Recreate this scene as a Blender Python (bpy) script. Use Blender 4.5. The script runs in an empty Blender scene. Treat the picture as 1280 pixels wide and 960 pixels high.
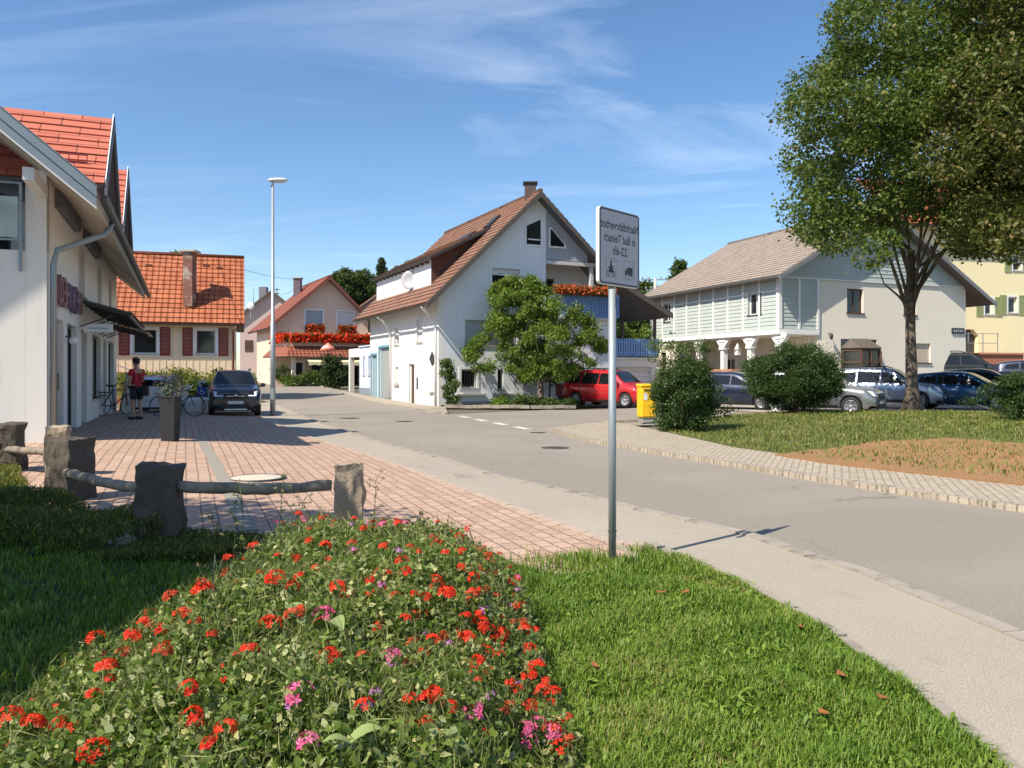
import bpy, bmesh, math, random
import numpy as np
from mathutils import Vector, Matrix, Quaternion
R = math.radians
rnd = random.Random(7)
rng = np.random.default_rng(11)
sc = bpy.context.scene
C = sc.collection

# ------------------------------------------------------------------ camera, sky, sun, exposure
CAM_H = 1.6
cd = bpy.data.cameras.new('camera'); cam = bpy.data.objects.new('camera', cd); C.objects.link(cam)
cam.location = (0, 0, CAM_H); cam.rotation_euler = (R(90), 0, 0)
cd.sensor_width = 36; cd.lens = 28.125; cd.shift_y = -12/1280; cd.clip_end = 3000; cd.clip_start = .05
sc.camera = cam
SUN_EL, SX, SY = 49.5, .745, .667           # shadows fall towards (SX, SY)
w = bpy.data.worlds.new('World'); sc.world = w; w.use_nodes = True
nt = w.node_tree; nt.nodes.clear()
out = nt.nodes.new('ShaderNodeOutputWorld'); bg = nt.nodes.new('ShaderNodeBackground')
sky = nt.nodes.new('ShaderNodeTexSky'); sky.sky_type = 'NISHITA'; sky.sun_disc = False
sky.sun_elevation = R(SUN_EL); sky.sun_rotation = math.atan2(-SX, -SY)
sky.altitude = 300; sky.air_density = 1.0; sky.dust_density = .5; sky.ozone_density = 2.6
tc = nt.nodes.new('ShaderNodeTexCoord')
def wn(t, **k):
    n = nt.nodes.new(t)
    for a, b in k.items(): setattr(n, a, b)
    return n
sep = wn('ShaderNodeSeparateXYZ'); nt.links.new(tc.outputs['Generated'], sep.inputs[0])
zz = wn('ShaderNodeMath', operation='ADD'); zz.inputs[1].default_value = .22; nt.links.new(sep.outputs[2], zz.inputs[0])
dx = wn('ShaderNodeMath', operation='DIVIDE'); dy = wn('ShaderNodeMath', operation='DIVIDE')
nt.links.new(sep.outputs[0], dx.inputs[0]); nt.links.new(zz.outputs[0], dx.inputs[1])
nt.links.new(sep.outputs[1], dy.inputs[0]); nt.links.new(zz.outputs[0], dy.inputs[1])
cmb = wn('ShaderNodeCombineXYZ'); nt.links.new(dx.outputs[0], cmb.inputs[0]); nt.links.new(dy.outputs[0], cmb.inputs[1])
mp = wn('ShaderNodeMapping'); mp.inputs['Rotation'].default_value = (0, 0, R(-35)); mp.inputs['Scale'].default_value = (.5, 1.7, 1); mp.inputs['Location'].default_value = (5.2, 14.1, 0)
nt.links.new(cmb.outputs[0], mp.inputs[0])
n1 = wn('ShaderNodeTexNoise'); n1.inputs['Scale'].default_value = .85; n1.inputs['Detail'].default_value = 9; n1.inputs['Roughness'].default_value = .62; n1.inputs['Distortion'].default_value = 1.3
nt.links.new(mp.outputs[0], n1.inputs['Vector'])
n2 = wn('ShaderNodeTexNoise'); n2.inputs['Scale'].default_value = .5; n2.inputs['Detail'].default_value = 2
nt.links.new(cmb.outputs[0], n2.inputs['Vector'])
r1 = wn('ShaderNodeValToRGB'); r1.color_ramp.elements[0].position = .50; r1.color_ramp.elements[1].position = .74
nt.links.new(n1.outputs[0], r1.inputs[0])
r2 = wn('ShaderNodeValToRGB'); r2.color_ramp.elements[0].position = .38; r2.color_ramp.elements[1].position = .62
nt.links.new(n2.outputs[0], r2.inputs[0])
mm = wn('ShaderNodeMath', operation='MULTIPLY'); nt.links.new(r1.outputs[0], mm.inputs[0]); nt.links.new(r2.outputs[0], mm.inputs[1])
m2 = wn('ShaderNodeMath', operation='MULTIPLY'); m2.inputs[1].default_value = .50; nt.links.new(mm.outputs[0], m2.inputs[0])
mx = wn('ShaderNodeMix', data_type='RGBA'); nt.links.new(m2.outputs[0], mx.inputs[0])
hs = wn('ShaderNodeHueSaturation'); hs.inputs['Saturation'].default_value = 1.14; nt.links.new(sky.outputs[0], hs.inputs['Color'])
nt.links.new(hs.outputs[0], mx.inputs[6]); mx.inputs[7].default_value = (8.2, 8.8, 9.6, 1)
nt.links.new(mx.outputs[2], bg.inputs[0]); bg.inputs[1].default_value = .12
nt.links.new(bg.outputs[0], out.inputs[0])
sd = bpy.data.lights.new('sun', 'SUN'); sd.energy = 5.0; sd.angle = R(.5); sd.color = (1, .90, .76)
sun = bpy.data.objects.new('sun', sd); C.objects.link(sun)
ce = math.cos(R(SUN_EL)); sdir = Vector((SX*ce, SY*ce, -math.sin(R(SUN_EL)))).normalized()
sun.rotation_euler = sdir.to_track_quat('-Z', 'Y').to_euler(); sun.location = (-20, -15, 30)
vs = sc.view_settings; vs.view_transform = 'Standard'; vs.look = 'None'; vs.gamma = 1; vs.use_curve_mapping = False; vs.exposure = .55

# ------------------------------------------------------------------ terrain
W0 = Vector((-8.9, 15.3)); WD = Vector((-.409, 1.)).normalized(); WN = Vector((WD.y, -WD.x))
KR = Vector((1.1, 22.0)); KN = Vector((.93, .37)).normalized()
def sm(t): t = max(0., min(1., t)); return t*t*(3-2*t)
def gz(x, y):
    s = (x-W0.x)*WN.x + (y-W0.y)*WN.y
    a = .26*sm(1-max(s, 0)/7.5)*sm((y-5)/9)*(1-sm((y-24)/10))
    t = min(y, 105.)-38
    f = .18*math.log(1+math.exp(t/6)) if t < 60 else .03*t
    d = (x-KR.x)*KN.x + (y-KR.y)*KN.y
    l = .22*sm((d-2.2)/8)*(1-sm((y-27)/9)*.4)*sm((x-3)/4)
    return a + f + l
def G(px, py, dz=0.):
    """walk along a view direction until it meets the terrain"""
    a = (px-640)/1000; b = (py-468)/1000; Y = 1.5
    while Y < 160:
        if CAM_H - b*Y <= gz(a*Y, Y)+dz: break
        Y += .04
    return Vector((a*Y, Y, gz(a*Y, Y)))
def X(px, Y): return (px-640)/1000*Y
def Zp(py, Y): return CAM_H-(py-468)/1000*Y

# ------------------------------------------------------------------ materials
MATS = {}
def newmat(name):
    m = bpy.data.materials.new(name); m.use_nodes = True; n = m.node_tree; n.nodes.clear()
    o = n.nodes.new('ShaderNodeOutputMaterial'); p = n.nodes.new('ShaderNodeBsdfPrincipled'); n.links.new(p.outputs[0], o.inputs[0])
    MATS[name] = m
    return m, n, p, o
def nd(n, t, inp=None, **k):
    x = n.nodes.new(t)
    for a, b in k.items(): setattr(x, a, b)
    for a, b in (inp or {}).items():
        if hasattr(b, 'is_linked') or isinstance(b, bpy.types.NodeSocket): n.links.new(b, x.inputs[a])
        else: x.inputs[a].default_value = b
    return x
def c4(c): return (c[0], c[1], c[2], 1)
def mixc(n, f, a, b, mode='MIX'):
    x = n.nodes.new('ShaderNodeMix'); x.data_type = 'RGBA'; x.blend_type = mode
    for i, v in ((0, f), (6, a), (7, b)):
        if isinstance(v, bpy.types.NodeSocket): n.links.new(v, x.inputs[i])
        else: x.inputs[i].default_value = v if i == 0 else c4(v)
    return x.outputs[2]
def noise(n, sc_, det=4, rough=.55, vec=None, dist=0):
    x = nd(n, 'ShaderNodeTexNoise', {'Scale': sc_, 'Detail': det, 'Roughness': rough, 'Distortion': dist})
    if vec is None: vec = nd(n, 'ShaderNodeTexCoord').outputs['Object']
    n.links.new(vec, x.inputs['Vector'])
    return x.outputs[0]
def ramp(n, v, a, b, ca=(0, 0, 0), cb=(1, 1, 1)):
    r = nd(n, 'ShaderNodeValToRGB', {0: v}); e = r.color_ramp.elements
    e[0].position = a; e[1].position = b; e[0].color = c4(ca); e[1].color = c4(cb)
    return r.outputs[0]
def bump(n, p, h, s=.3, d=.02):
    b = nd(n, 'ShaderNodeBump', {'Height': h, 'Strength': s, 'Distance': d}); n.links.new(b.outputs[0], p.inputs['Normal'])
def mat(name, col, rough=.7, var=.12, vs_=1.5, fine=25, bmp=.15, metal=0, spec=.5, streak=0, dirt=None):
    """plain surface: coarse and fine tone variation, optional vertical streaks and dirt patches"""
    if name in MATS: return MATS[name]
    m, n, p, o = newmat(name)
    a = tuple(c*(1-var) for c in col); b = tuple(min(1, c*(1+var)) for c in col)
    f = noise(n, vs_, 5); c = mixc(n, f, a, b)
    g = noise(n, fine, 3)
    if bmp: c = mixc(n, ramp(n, g, .3, .7), tuple(k*.94 for k in col), c, 'MIX') if False else c
    if streak:
        v = nd(n, 'ShaderNodeMapping', {'Vector': nd(n, 'ShaderNodeTexCoord').outputs['Object'], 'Scale': (3, 3, .25)})
        s = ramp(n, noise(n, 2.2, 6, .7, v.outputs[0]), .55, .75)
        mth = nd(n, 'ShaderNodeMath', {0: s, 1: streak}, operation='MULTIPLY')
        c = mixc(n, mth.outputs[0], c, tuple(k*.55 for k in col))
    if dirt:
        s = ramp(n, noise(n, dirt[1], 6, .65), .52, .68)
        c = mixc(n, s, c, dirt[0])
    n.links.new(c, p.inputs['Base Color'])
    p.inputs['Roughness'].default_value = rough; p.inputs['Metallic'].default_value = metal
    p.inputs['Specular IOR Level'].default_value = spec
    if bmp: bump(n, p, g, bmp, .01)
    return m
def glassm(name, col=(.02, .024, .028), rough=.06):
    m, n, p, o = newmat(name)
    v = noise(n, .8, 2)
    n.links.new(mixc(n, ramp(n, v, .4, .65), tuple(c*.6 for c in col), tuple(c*1.5 for c in col)), p.inputs['Base Color'])
    p.inputs['Roughness'].default_value = rough; p.inputs['Specular IOR Level'].default_value = .6
    bump(n, p, v, .05, .05)
    return m
def leafm(name, dark, light, rough=.5, trans=.35, third=None):
    """foliage; the tint attribute differs from leaf to leaf"""
    m, n, p, o = newmat(name)
    at = nd(n, 'ShaderNodeAttribute', attribute_name='tint').outputs['Fac']
    c = mixc(n, at, dark, light)
    if third is not None: c = mixc(n, ramp(n, at, .86, .92), c, third)
    n.links.new(c, p.inputs['Base Color']); p.inputs['Roughness'].default_value = rough; p.inputs['Specular IOR Level'].default_value = .35
    t = nd(n, 'ShaderNodeBsdfTranslucent', {'Color': mixc(n, .5, c, (.18, .26, .02))})
    ms = nd(n, 'ShaderNodeMixShader', {0: trans}); n.links.new(p.outputs[0], ms.inputs[1]); n.links.new(t.outputs[0], ms.inputs[2])
    n.links.new(ms.outputs[0], o.inputs[0])
    return m
def paint(name, col, metal=.3):
    m, n, p, o = newmat(name)
    g = ramp(n, noise(n, 3, 5, .7), .45, .8)
    n.links.new(mixc(n, g, col, tuple(c*.7+.03 for c in col)), p.inputs['Base Color'])
    p.inputs['Metallic'].default_value = metal; p.inputs['Roughness'].default_value = .3
    p.inputs['Coat Weight'].default_value = .8; p.inputs['Coat Roughness'].default_value = .06
    return m
def tilem(name, cols, tw, th, joint=.25, lichen=None, flat=False):
    """roof tiles from the slope's own metric uv: every tile its own tone, a curved profile and dark joints"""
    m, n, p, o = newmat(name)
    uv = nd(n, 'ShaderNodeUVMap').outputs[0]
    br = nd(n, 'ShaderNodeTexBrick', {'Vector': uv, 'Color1': c4(cols[0]), 'Color2': c4(cols[1]), 'Mortar': c4(tuple(c*joint for c in cols[0])), 'Scale': 1., 'Mortar Size': .016, 'Mortar Smooth': .3, 'Brick Width': tw, 'Row Height': th, 'Bias': 0.})
    br.offset = .5 if flat else 0.
    v = noise(n, 1.1, 6, .7)
    c = mixc(n, ramp(n, v, .35, .75), br.outputs[0], cols[2])
    c2 = mixc(n, .45, br.outputs[0], c)
    if lichen: c2 = mixc(n, ramp(n, noise(n, 2.5, 8, .75), .5, .66), c2, lichen)
    n.links.new(c2, p.inputs['Base Color']); p.inputs['Roughness'].default_value = .72
    sx = nd(n, 'ShaderNodeSeparateXYZ', {0: uv})
    a1 = nd(n, 'ShaderNodeMath', {0: sx.outputs[0], 1: 2*math.pi/tw}, operation='MULTIPLY')
    s1 = nd(n, 'ShaderNodeMath', {0: a1.outputs[0]}, operation='SINE')
    if flat: bump(n, p, br.outputs['Fac'], -.6, .01)
    else: bump(n, p, s1.outputs[0], .8, .03)
    return m

WHITE = mat('white_plaster', (.80, .79, .76), .9, .06, .7, 40, .2, streak=.33)
CREAMW = mat('cream_plaster', (.84, .78, .66), .9, .05, .7, 40, .2, streak=.1)
SHOPW = mat('shop_plaster', (.82, .79, .73), .9, .05, .7, 40, .2, streak=.33)
PINKW = mat('pink_plaster', (.74, .54, .42), .9, .06, .8, 40, .2, streak=.12)
YELW = mat('yellow_plaster', (.82, .73, .45), .9, .05, .8, 40, .2, streak=.1)
BLUEW = mat('pale_blue_plaster', (.58, .66, .82), .9, .05, .8, 40, .2, streak=.1)
HBLUE = mat('bluish_white_plaster', (.76, .78, .81), .9, .06, .7, 40, .2, streak=.33)
SLATE = mat('grey_cladding', (.16, .17, .19), .7, .15, 3)
WFRAME = mat('white_frame', (.8, .8, .79), .45, .05, 3, 40, .03)
BLIND = mat('grey_blind', (.42, .46, .50), .6, .06, 3)
WBLIND = mat('white_blind', (.72, .72, .70), .6, .05, 3)
ZINC = mat('zinc_sheet', (.30, .34, .35), .45, .15, 2, 30, .1, metal=.5)
GALV = mat('galvanised_steel', (.33, .37, .39), .5, .12, 4, 60, .08, metal=.45)
DKMET = mat('dark_metal', (.035, .037, .04), .5, .2, 4)
BROWNW = mat('brown_wood', (.10, .055, .035), .7, .3, 3, 30, .3)
DKWOOD = mat('weathered_rail', (.25, .205, .155), .85, .5, 6, 40, .6, dirt=((.05, .04, .035), 4))
GREYW = mat('weathered_board', (.30, .28, .26), .8, .3, 4, 40, .4)
BLUEP = mat('blue_paint', (.13, .26, .55), .5, .15, 4)
PBLUE = mat('teal_paint', (.16, .36, .47), .5, .1, 4)
REDSH = mat('dark_red_paint', (.22, .02, .03), .5, .15, 4)
GREENSH = mat('olive_paint', (.30, .34, .15), .5, .15, 4)
BATTEN = mat('cream_board', (.80, .63, .43), .75, .1, 3, 30, .15)
SIDING = mat('sage_siding', (.46, .515, .485), .6, .08, 2, 30, .1, streak=.1)
GLASS = glassm('window_glass'); GLASSL = glassm('curtained_glass', (.16, .17, .18), .12)
BALG = glassm('frosted_glass', (.42, .52, .50), .3)
CONC = mat('concrete', (.42, .40, .36), .85, .15, 3, 60, .3)
KERB = mat('kerb_stone', (.32, .285, .235), .85, .3, 5, 60, .4, dirt=((.16, .14, .11), 3))
REDBR = mat('red_brick_wall', (.36, .15, .09), .85, .3, 6, 30, .4)
POSTST = mat('shade_toned_sandstone', (.085, .068, .052), .95, .45, 5, 35, 1., dirt=((.10, .09, .07), 3))  # sandstone darkened in its colour to stand for shade on the posts
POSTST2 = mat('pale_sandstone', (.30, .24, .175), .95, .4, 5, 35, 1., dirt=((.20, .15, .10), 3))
RUBBER = mat('rubber', (.018, .018, .019), .8, .2, 8)
RIM = mat('alloy_rim', (.45, .46, .48), .35, .1, 5, metal=.7)
CARGL = glassm('car_glass', (.012, .015, .018), .04)
HEADL = glassm('headlight_glass', (.65, .68, .70), .12)
TAILL = glassm('tail_light_glass', (.30, .01, .01), .15)
PLATE = mat('number_plate', (.7, .7, .68), .4, .05, 4)
BLACKPL = mat('black_plastic', (.02, .021, .023), .6, .2, 8)
CHROME = mat('chrome_trim', (.6, .61, .62), .2, .05, 5, metal=.9)
YELP = mat('yellow_box_paint', (.85, .50, .01), .4, .04, 3)
BARK = mat('bark', (.105, .08, .06), .95, .5, 7, 30, 1.2, dirt=((.26, .22, .16), 2.2))
SOIL = mat('soil', (.07, .05, .035), .95, .4, 4, 40, .6)
def asphalt(name, col, spk, patch):
    m, n, p, o = newmat(name)
    sp = nd(n, 'ShaderNodeTexVoronoi', {'Vector': nd(n, 'ShaderNodeTexCoord').outputs['Object'], 'Scale': 150.})
    c = mixc(n, ramp(n, noise(n, .35, 6, .6), .3, .7), tuple(k*.78 for k in col), tuple(k*1.16 for k in col))
    c = mixc(n, ramp(n, noise(n, .13, 3, .5), .5, .54), c, patch)
    c = mixc(n, ramp(n, noise(n, 130, 2, .6), .42, .62), c, tuple(k*1.5 for k in col))
    spf = nd(n, 'ShaderNodeMath', {0: nd(n, 'ShaderNodeSeparateColor', {0: sp.outputs['Color']}).outputs[0], 1: spk}, operation='GREATER_THAN')
    sk = nd(n, 'ShaderNodeMath', {0: spf.outputs[0], 1: .22}, operation='MULTIPLY')
    c = mixc(n, sk.outputs[0], c, tuple(min(.6, k*2.3) for k in col))
    wv = nd(n, 'ShaderNodeTexNoise', {'Vector': nd(n, 'ShaderNodeTexCoord').outputs['Object'], 'Scale': 1.6, 'Detail': 5.})
    wa = nd(n, 'ShaderNodeVectorMath', {0: nd(n, 'ShaderNodeTexCoord').outputs['Object'], 1: nd(n, 'ShaderNodeVectorMath', {0: wv.outputs[1], 1: (1.2, 1.2, 0)}, operation='MULTIPLY').outputs[0]}, operation='ADD')
    ck = nd(n, 'ShaderNodeTexVoronoi', {'Vector': wa.outputs[0], 'Scale': .23}, feature='DISTANCE_TO_EDGE')
    cr = ramp(n, ck.outputs['Distance'], .0015, .0045, (1, 1, 1), (0, 0, 0)); cf = nd(n, 'ShaderNodeMath', {0: cr, 1: ramp(n, noise(n, .3, 2), .45, .6)}, operation='MULTIPLY')
    cf2 = nd(n, 'ShaderNodeMath', {0: cf.outputs[0], 1: .55}, operation='MULTIPLY'); c = mixc(n, cf2.outputs[0], c, tuple(k*.35 for k in col))
    st = ramp(n, noise(n, 1.1, 5, .7), .60, .72); sf = nd(n, 'ShaderNodeMath', {0: st, 1: .42}, operation='MULTIPLY'); c = mixc(n, sf.outputs[0], c, tuple(k*.6 for k in col))
    n.links.new(c, p.inputs['Base Color']); p.inputs['Roughness'].default_value = .88
    bump(n, p, noise(n, 90, 3, .6), .5, .008)
    return m
ROADM = asphalt('road_asphalt', (.21, .187, .155), .90, (.175, .156, .130))
PAVM = asphalt('pavement_asphalt', (.29, .255, .205), .88, (.25, .22, .18))
def brickm(name, c1, c2, mo, bw, rh, ang, off=.5, ms=.012, big=None):
    m, n, p, o = newmat(name)
    mpn = nd(n, 'ShaderNodeMapping', {'Vector': nd(n, 'ShaderNodeTexCoord').outputs['Object'], 'Rotation': (0, 0, ang)})
    wob = nd(n, 'ShaderNodeTexNoise', {'Vector': mpn.outputs[0], 'Scale': 1.2, 'Detail': 2.})
    wv = nd(n, 'ShaderNodeVectorMath', {0: wob.outputs[1], 1: (.03, .03, 0)}, operation='MULTIPLY')
    av = nd(n, 'ShaderNodeVectorMath', {0: mpn.outputs[0], 1: wv.outputs[0]}, operation='ADD')
    br = nd(n, 'ShaderNodeTexBrick', {'Vector': av.outputs[0], 'Color1': c4(c1), 'Color2': c4(c2), 'Mortar': c4(mo), 'Scale': 1., 'Mortar Size': ms, 'Mortar Smooth': .2, 'Brick Width': bw, 'Row Height': rh, 'Bias': 0.})
    br.offset = off
    c = mixc(n, ramp(n, noise(n, .6, 6, .7), .3, .75), br.outputs[0], tuple(k*.82 for k in c1), 'MIX')
    c = mixc(n, .5, br.outputs[0], c)
    c = mixc(n, ramp(n, noise(n, 40, 3, .7), .5, .75), c, tuple(min(1, k*1.25) for k in c2))
    if big: c = mixc(n, ramp(n, noise(n, 1.4, 7, .75), .55, .7), c, big)
    n.links.new(c, p.inputs['Base Color']); p.inputs['Roughness'].default_value = .85
    bump(n, p, br.outputs['Fac'], -.7, .012)
    return m
BA = -math.atan2(WD.y, WD.x)
BRICKM = brickm('red_paver', (.38, .24, .17), (.49, .35, .26), (.10, .07, .055), .24, .155, BA, ms=.011)
SETTM = brickm('grey_sett', (.34, .285, .215), (.46, .40, .31), (.15, .13, .09), .13, .11, R(112), ms=.012, big=(.26, .23, .14))
def groundm(name, cols, s=1.):
    m, n, p, o = newmat(name)
    c = mixc(n, ramp(n, noise(n, .5*s, 6, .6), .3, .7), cols[0], cols[1])
    c = mixc(n, ramp(n, noise(n, 3*s, 6, .7), .45, .75), c, cols[2])
    n2_ = noise(n, 30*s, 4, .7)
    c = mixc(n, ramp(n, n2_, .35, .7), tuple(k*.6 for k in cols[1]), c)
    n.links.new(c, p.inputs['Base Color']); p.inputs['Roughness'].default_value = .95
    bump(n, p, n2_, .8, .04)
    return m
LAWNF = groundm('far_lawn_turf', ((.14, .155, .035), (.10, .13, .025), (.25, .20, .085)))
DIRT = groundm('bare_soil', ((.54, .25, .12), (.40, .22, .09), (.26, .22, .075)))
TURF = groundm('lawn_soil', ((.04, .06, .015), (.05, .07, .018), (.08, .08, .03)))
BEDSOIL = groundm('bed_soil', ((.03, .035, .015), (.02, .03, .01), (.05, .04, .02)))
YARD = groundm('yard_ground', ((.22, .19, .15), (.17, .15, .12), (.12, .12, .06)))

# ------------------------------------------------------------------ building blocks
def tagit(o, label=None, cat=None, group=None, kind=None):
    if label: o['label'] = label
    if cat: o['category'] = cat
    if group: o['group'] = group
    if kind: o['kind'] = kind
    return o
def thing(name, label, cat, loc=(0, 0, 0), rz=0, group=None):
    o = bpy.data.objects.new(name, None); C.objects.link(o); o.empty_display_size = .2
    o.location = loc; o.rotation_euler = (0, 0, rz)
    return tagit(o, label, cat, group)
def worig(o):
    v = Vector((0, 0, 0))
    while o is not None: v = v + o.location; o = o.parent
    return v
class MB:
    def __init__(s): s.v = []; s.f = []; s.uv = {}; s.sm = []; s.mi = []; s.under = None
    def add(s, vs, fs, smooth=False, uvs=None):
        b = len(s.v); s.v += [tuple(v) for v in vs]
        for i, f in enumerate(fs):
            if uvs: s.uv[len(s.f)] = uvs[i]
            s.f.append([b+k for k in f]); s.sm.append(smooth)
        return s
    def hexa(s, p):
        return s.add(p, [(0, 3, 2, 1), (4, 5, 6, 7), (0, 1, 5, 4), (1, 2, 6, 5), (2, 3, 7, 6), (3, 0, 4, 7)])
    def box(s, x0, x1, y0, y1, z0, z1):
        return s.hexa([(x0, y0, z0), (x1, y0, z0), (x1, y1, z0), (x0, y1, z0), (x0, y0, z1), (x1, y0, z1), (x1, y1, z1), (x0, y1, z1)])
    def fb(s, F, u0, u1, v0, v1, n0, n1):
        return s.hexa([F.p(u, v, n) for (u, v, n) in ((u0, v0, n1), (u1, v0, n1), (u1, v0, n0), (u0, v0, n0), (u0, v1, n1), (u1, v1, n1), (u1, v1, n0), (u0, v1, n0))])
    def prism(s, pts, off):
        """polygon pts (3d) swept along off"""
        off = Vector(off); a = [Vector(p) for p in pts]; b = [p+off for p in a]; n = len(a)
        return s.add(a+b, [tuple(range(n))[::-1], tuple(range(n, 2*n))]+[(i, (i+1) % n, n+(i+1) % n, n+i) for i in range(n)])
    def slab(s, a, b, c, d, th):
        """a b = lower edge, d c = upper edge; top face gets metric uv; thickness downward along the normal"""
        a, b, c, d = map(Vector, (a, b, c, d)); nrm = (b-a).cross(d-a).normalized()
        if nrm.z < 0: nrm = -nrm
        o = nrm*th
        ax = (b-a).normalized(); up = nrm.cross(ax)
        def uvq(*q): return [(((p-a).dot(ax)), ((p-a).dot(up))) for p in q]
        vs = [a-o, b-o, c-o, d-o, a, b, c, d]; fs = [(0, 3, 2, 1), (4, 5, 6, 7), (0, 1, 5, 4), (1, 2, 6, 5), (2, 3, 7, 6), (3, 0, 4, 7)]
        b0 = len(s.f); s.mi += [b0]+[b0+k for k in (2, 3, 4, 5)]
        return s.add(vs, fs, uvs=[uvq(*[vs[k] for k in f]) for f in fs])
    def roof(s, a, b, c, d, th, course=.33, step=.022):
        """slab plus one slightly lifted course of tiles after another"""
        a, b, c, d = map(Vector, (a, b, c, d)); s.slab(a, b, c, d, th)
        nrm = (b-a).cross(d-a).normalized()
        if nrm.z < 0: nrm = -nrm
        ax = (b-a).normalized(); up = nrm.cross(ax); L = (d-a).length; n = max(1, int(round(L/course)))
        for i in range(n):
            t0, t1 = i/n, (i+1)/n
            q = [a.lerp(d, t0), b.lerp(c, t0), b.lerp(c, t1), a.lerp(d, t1)]
            lo = [q[0]+nrm*.002, q[1]+nrm*.002, q[2]+nrm*.002, q[3]+nrm*.002]
            hi = [q[0]+nrm*(step+.012), q[1]+nrm*(step+.012), q[2]+nrm*.006, q[3]+nrm*.006]
            vs = lo+hi; fs = [(4, 5, 6, 7), (0, 1, 5, 4), (1, 2, 6, 5), (3, 0, 4, 7)]
            s.add(vs, fs, uvs=[[((vs[k]-a).dot(ax), (vs[k]-a).dot(up)) for k in f] for f in fs])
        return s
    def bar(s, p, q, w_, h_=None, up=(0, 0, 1)):
        p, q = Vector(p), Vector(q); h_ = h_ or w_; d = (q-p).normalized(); up = Vector(up)
        if abs(d.dot(up)) > .99: up = Vector((0, 1, 0))
        x = d.cross(up).normalized()*w_/2; y = x.cross(d).normalized()*h_/2
        return s.hexa([p-x-y, p+x-y, q+x-y, q-x-y, p-x+y, p+x+y, q+x+y, q-x+y])
    def tube(s, pts, rs, seg=10, smooth=True, caps=True, wob=0):
        pts = [Vector(p) for p in pts]; n = len(pts)
        if not hasattr(rs, '__len__'): rs = [rs]*n
        base = len(s.v); t0 = (pts[1]-pts[0]).normalized()
        x = t0.orthogonal().normalized(); ring = []
        for i, p in enumerate(pts):
            t = (pts[min(i+1, n-1)]-pts[max(i-1, 0)]).normalized()
            x = (x-t*x.dot(t)).normalized(); y = t.cross(x)
            for k in range(seg):
                a = 2*math.pi*k/seg; r = rs[i]*(1+(rnd.uniform(-wob, wob) if wob else 0))
                ring.append(p+(x*math.cos(a)+y*math.sin(a))*r)
        fs = [(i*seg+k, i*seg+(k+1) % seg, (i+1)*seg+(k+1) % seg, (i+1)*seg+k) for i in range(n-1) for k in range(seg)]
        s.add(ring, fs, smooth)
        if caps:
            s.f.append([base+k for k in range(seg)][::-1]); s.sm.append(False)
            s.f.append([base+(n-1)*seg+k for k in range(seg)]); s.sm.append(False)
        return s
    def lathe(s, prof, c=(0, 0, 0), seg=20, axis='z', caps=True):
        """prof = [(r, h)...]"""
        vs = []
        for r, h in prof:
            for k in range(seg):
                a = 2*math.pi*k/seg; ca, sa = r*math.cos(a), r*math.sin(a)
                v = (ca, sa, h) if axis == 'z' else ((h, ca, sa) if axis == 'x' else (ca, h, sa))
                vs.append((v[0]+c[0], v[1]+c[1], v[2]+c[2]))
        n = len(prof)
        return s.add(vs, [(i*seg+k, i*seg+(k+1) % seg, (i+1)*seg+(k+1) % seg, (i+1)*seg+k) for i in range(n-1) for k in range(seg)]+([tuple(range(seg))[::-1], tuple((n-1)*seg+k for k in range(seg))] if caps else []), True)
    def ball(s, c, rx, ry=None, rz_=None, seg=12, rings=7):
        ry = ry or rx; rz_ = rz_ or rx
        prof = [(math.sin(math.pi*i/rings), -math.cos(math.pi*i/rings)) for i in range(rings+1)]
        prof[0] = (.02, -1); prof[-1] = (.02, 1)
        vs = [(c[0]+r*math.cos(2*math.pi*k/seg)*rx, c[1]+r*math.sin(2*math.pi*k/seg)*ry, c[2]+h*rz_) for r, h in prof for k in range(seg)]
        n = len(prof)
        return s.add(vs, [(i*seg+k, i*seg+(k+1) % seg, (i+1)*seg+(k+1) % seg, (i+1)*seg+k) for i in range(n-1) for k in range(seg)], True)
    def torus(s, c, R_, r, axis='y', seg=24, sub=8):
        vs = []
        for i in range(seg):
            a = 2*math.pi*i/seg
            for k in range(sub):
                b = 2*math.pi*k/sub; rr = R_+r*math.cos(b); h = r*math.sin(b)
                v = (rr*math.cos(a), h, rr*math.sin(a)) if axis == 'y' else ((rr*math.cos(a), rr*math.sin(a), h) if axis == 'z' else (h, rr*math.cos(a), rr*math.sin(a)))
                vs.append((v[0]+c[0], v[1]+c[1], v[2]+c[2]))
        return s.add(vs, [(i*sub+k, i*sub+(k+1) % sub, ((i+1) % seg)*sub+(k+1) % sub, ((i+1) % seg)*sub+k) for i in range(seg) for k in range(sub)], True)
    def build(s, name, m, parent=None, bevel=0, loc=None):
        me = bpy.data.meshes.new(name); off = worig(parent) if parent is not None else Vector(loc or (0, 0, 0))
        me.from_pydata([(v[0]-off.x, v[1]-off.y, v[2]-off.z) for v in s.v], [], s.f)
        if s.uv:
            ul = me.uv_layers.new(name='UVMap')
            for fi, pl in enumerate(me.polygons):
                q = s.uv.get(fi)
                if q:
                    for li, t in zip(pl.loop_indices, q): ul.data[li].uv = t
        bm = bmesh.new(); bm.from_mesh(me); bmesh.ops.recalc_face_normals(bm, faces=bm.faces); bm.to_mesh(me); bm.free()
        if any(s.sm): me.polygons.foreach_set('use_smooth', s.sm)
        me.materials.append(m)
        if s.mi:
            me.materials.append(s.under or mat('roof_underside', (.17, .14, .12), .8, .15, 3))
            for k in s.mi: me.polygons[k].material_index = 1
        o = bpy.data.objects.new(name, me); C.objects.link(o)
        if parent is not None: o.parent = parent
        elif loc is not None: o.location = loc
        if bevel:
            b = o.modifiers.new('bevel', 'BEVEL'); b.width = bevel; b.segments = 2; b.limit_method = 'ANGLE'; b.angle_limit = R(40)
        return o
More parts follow.
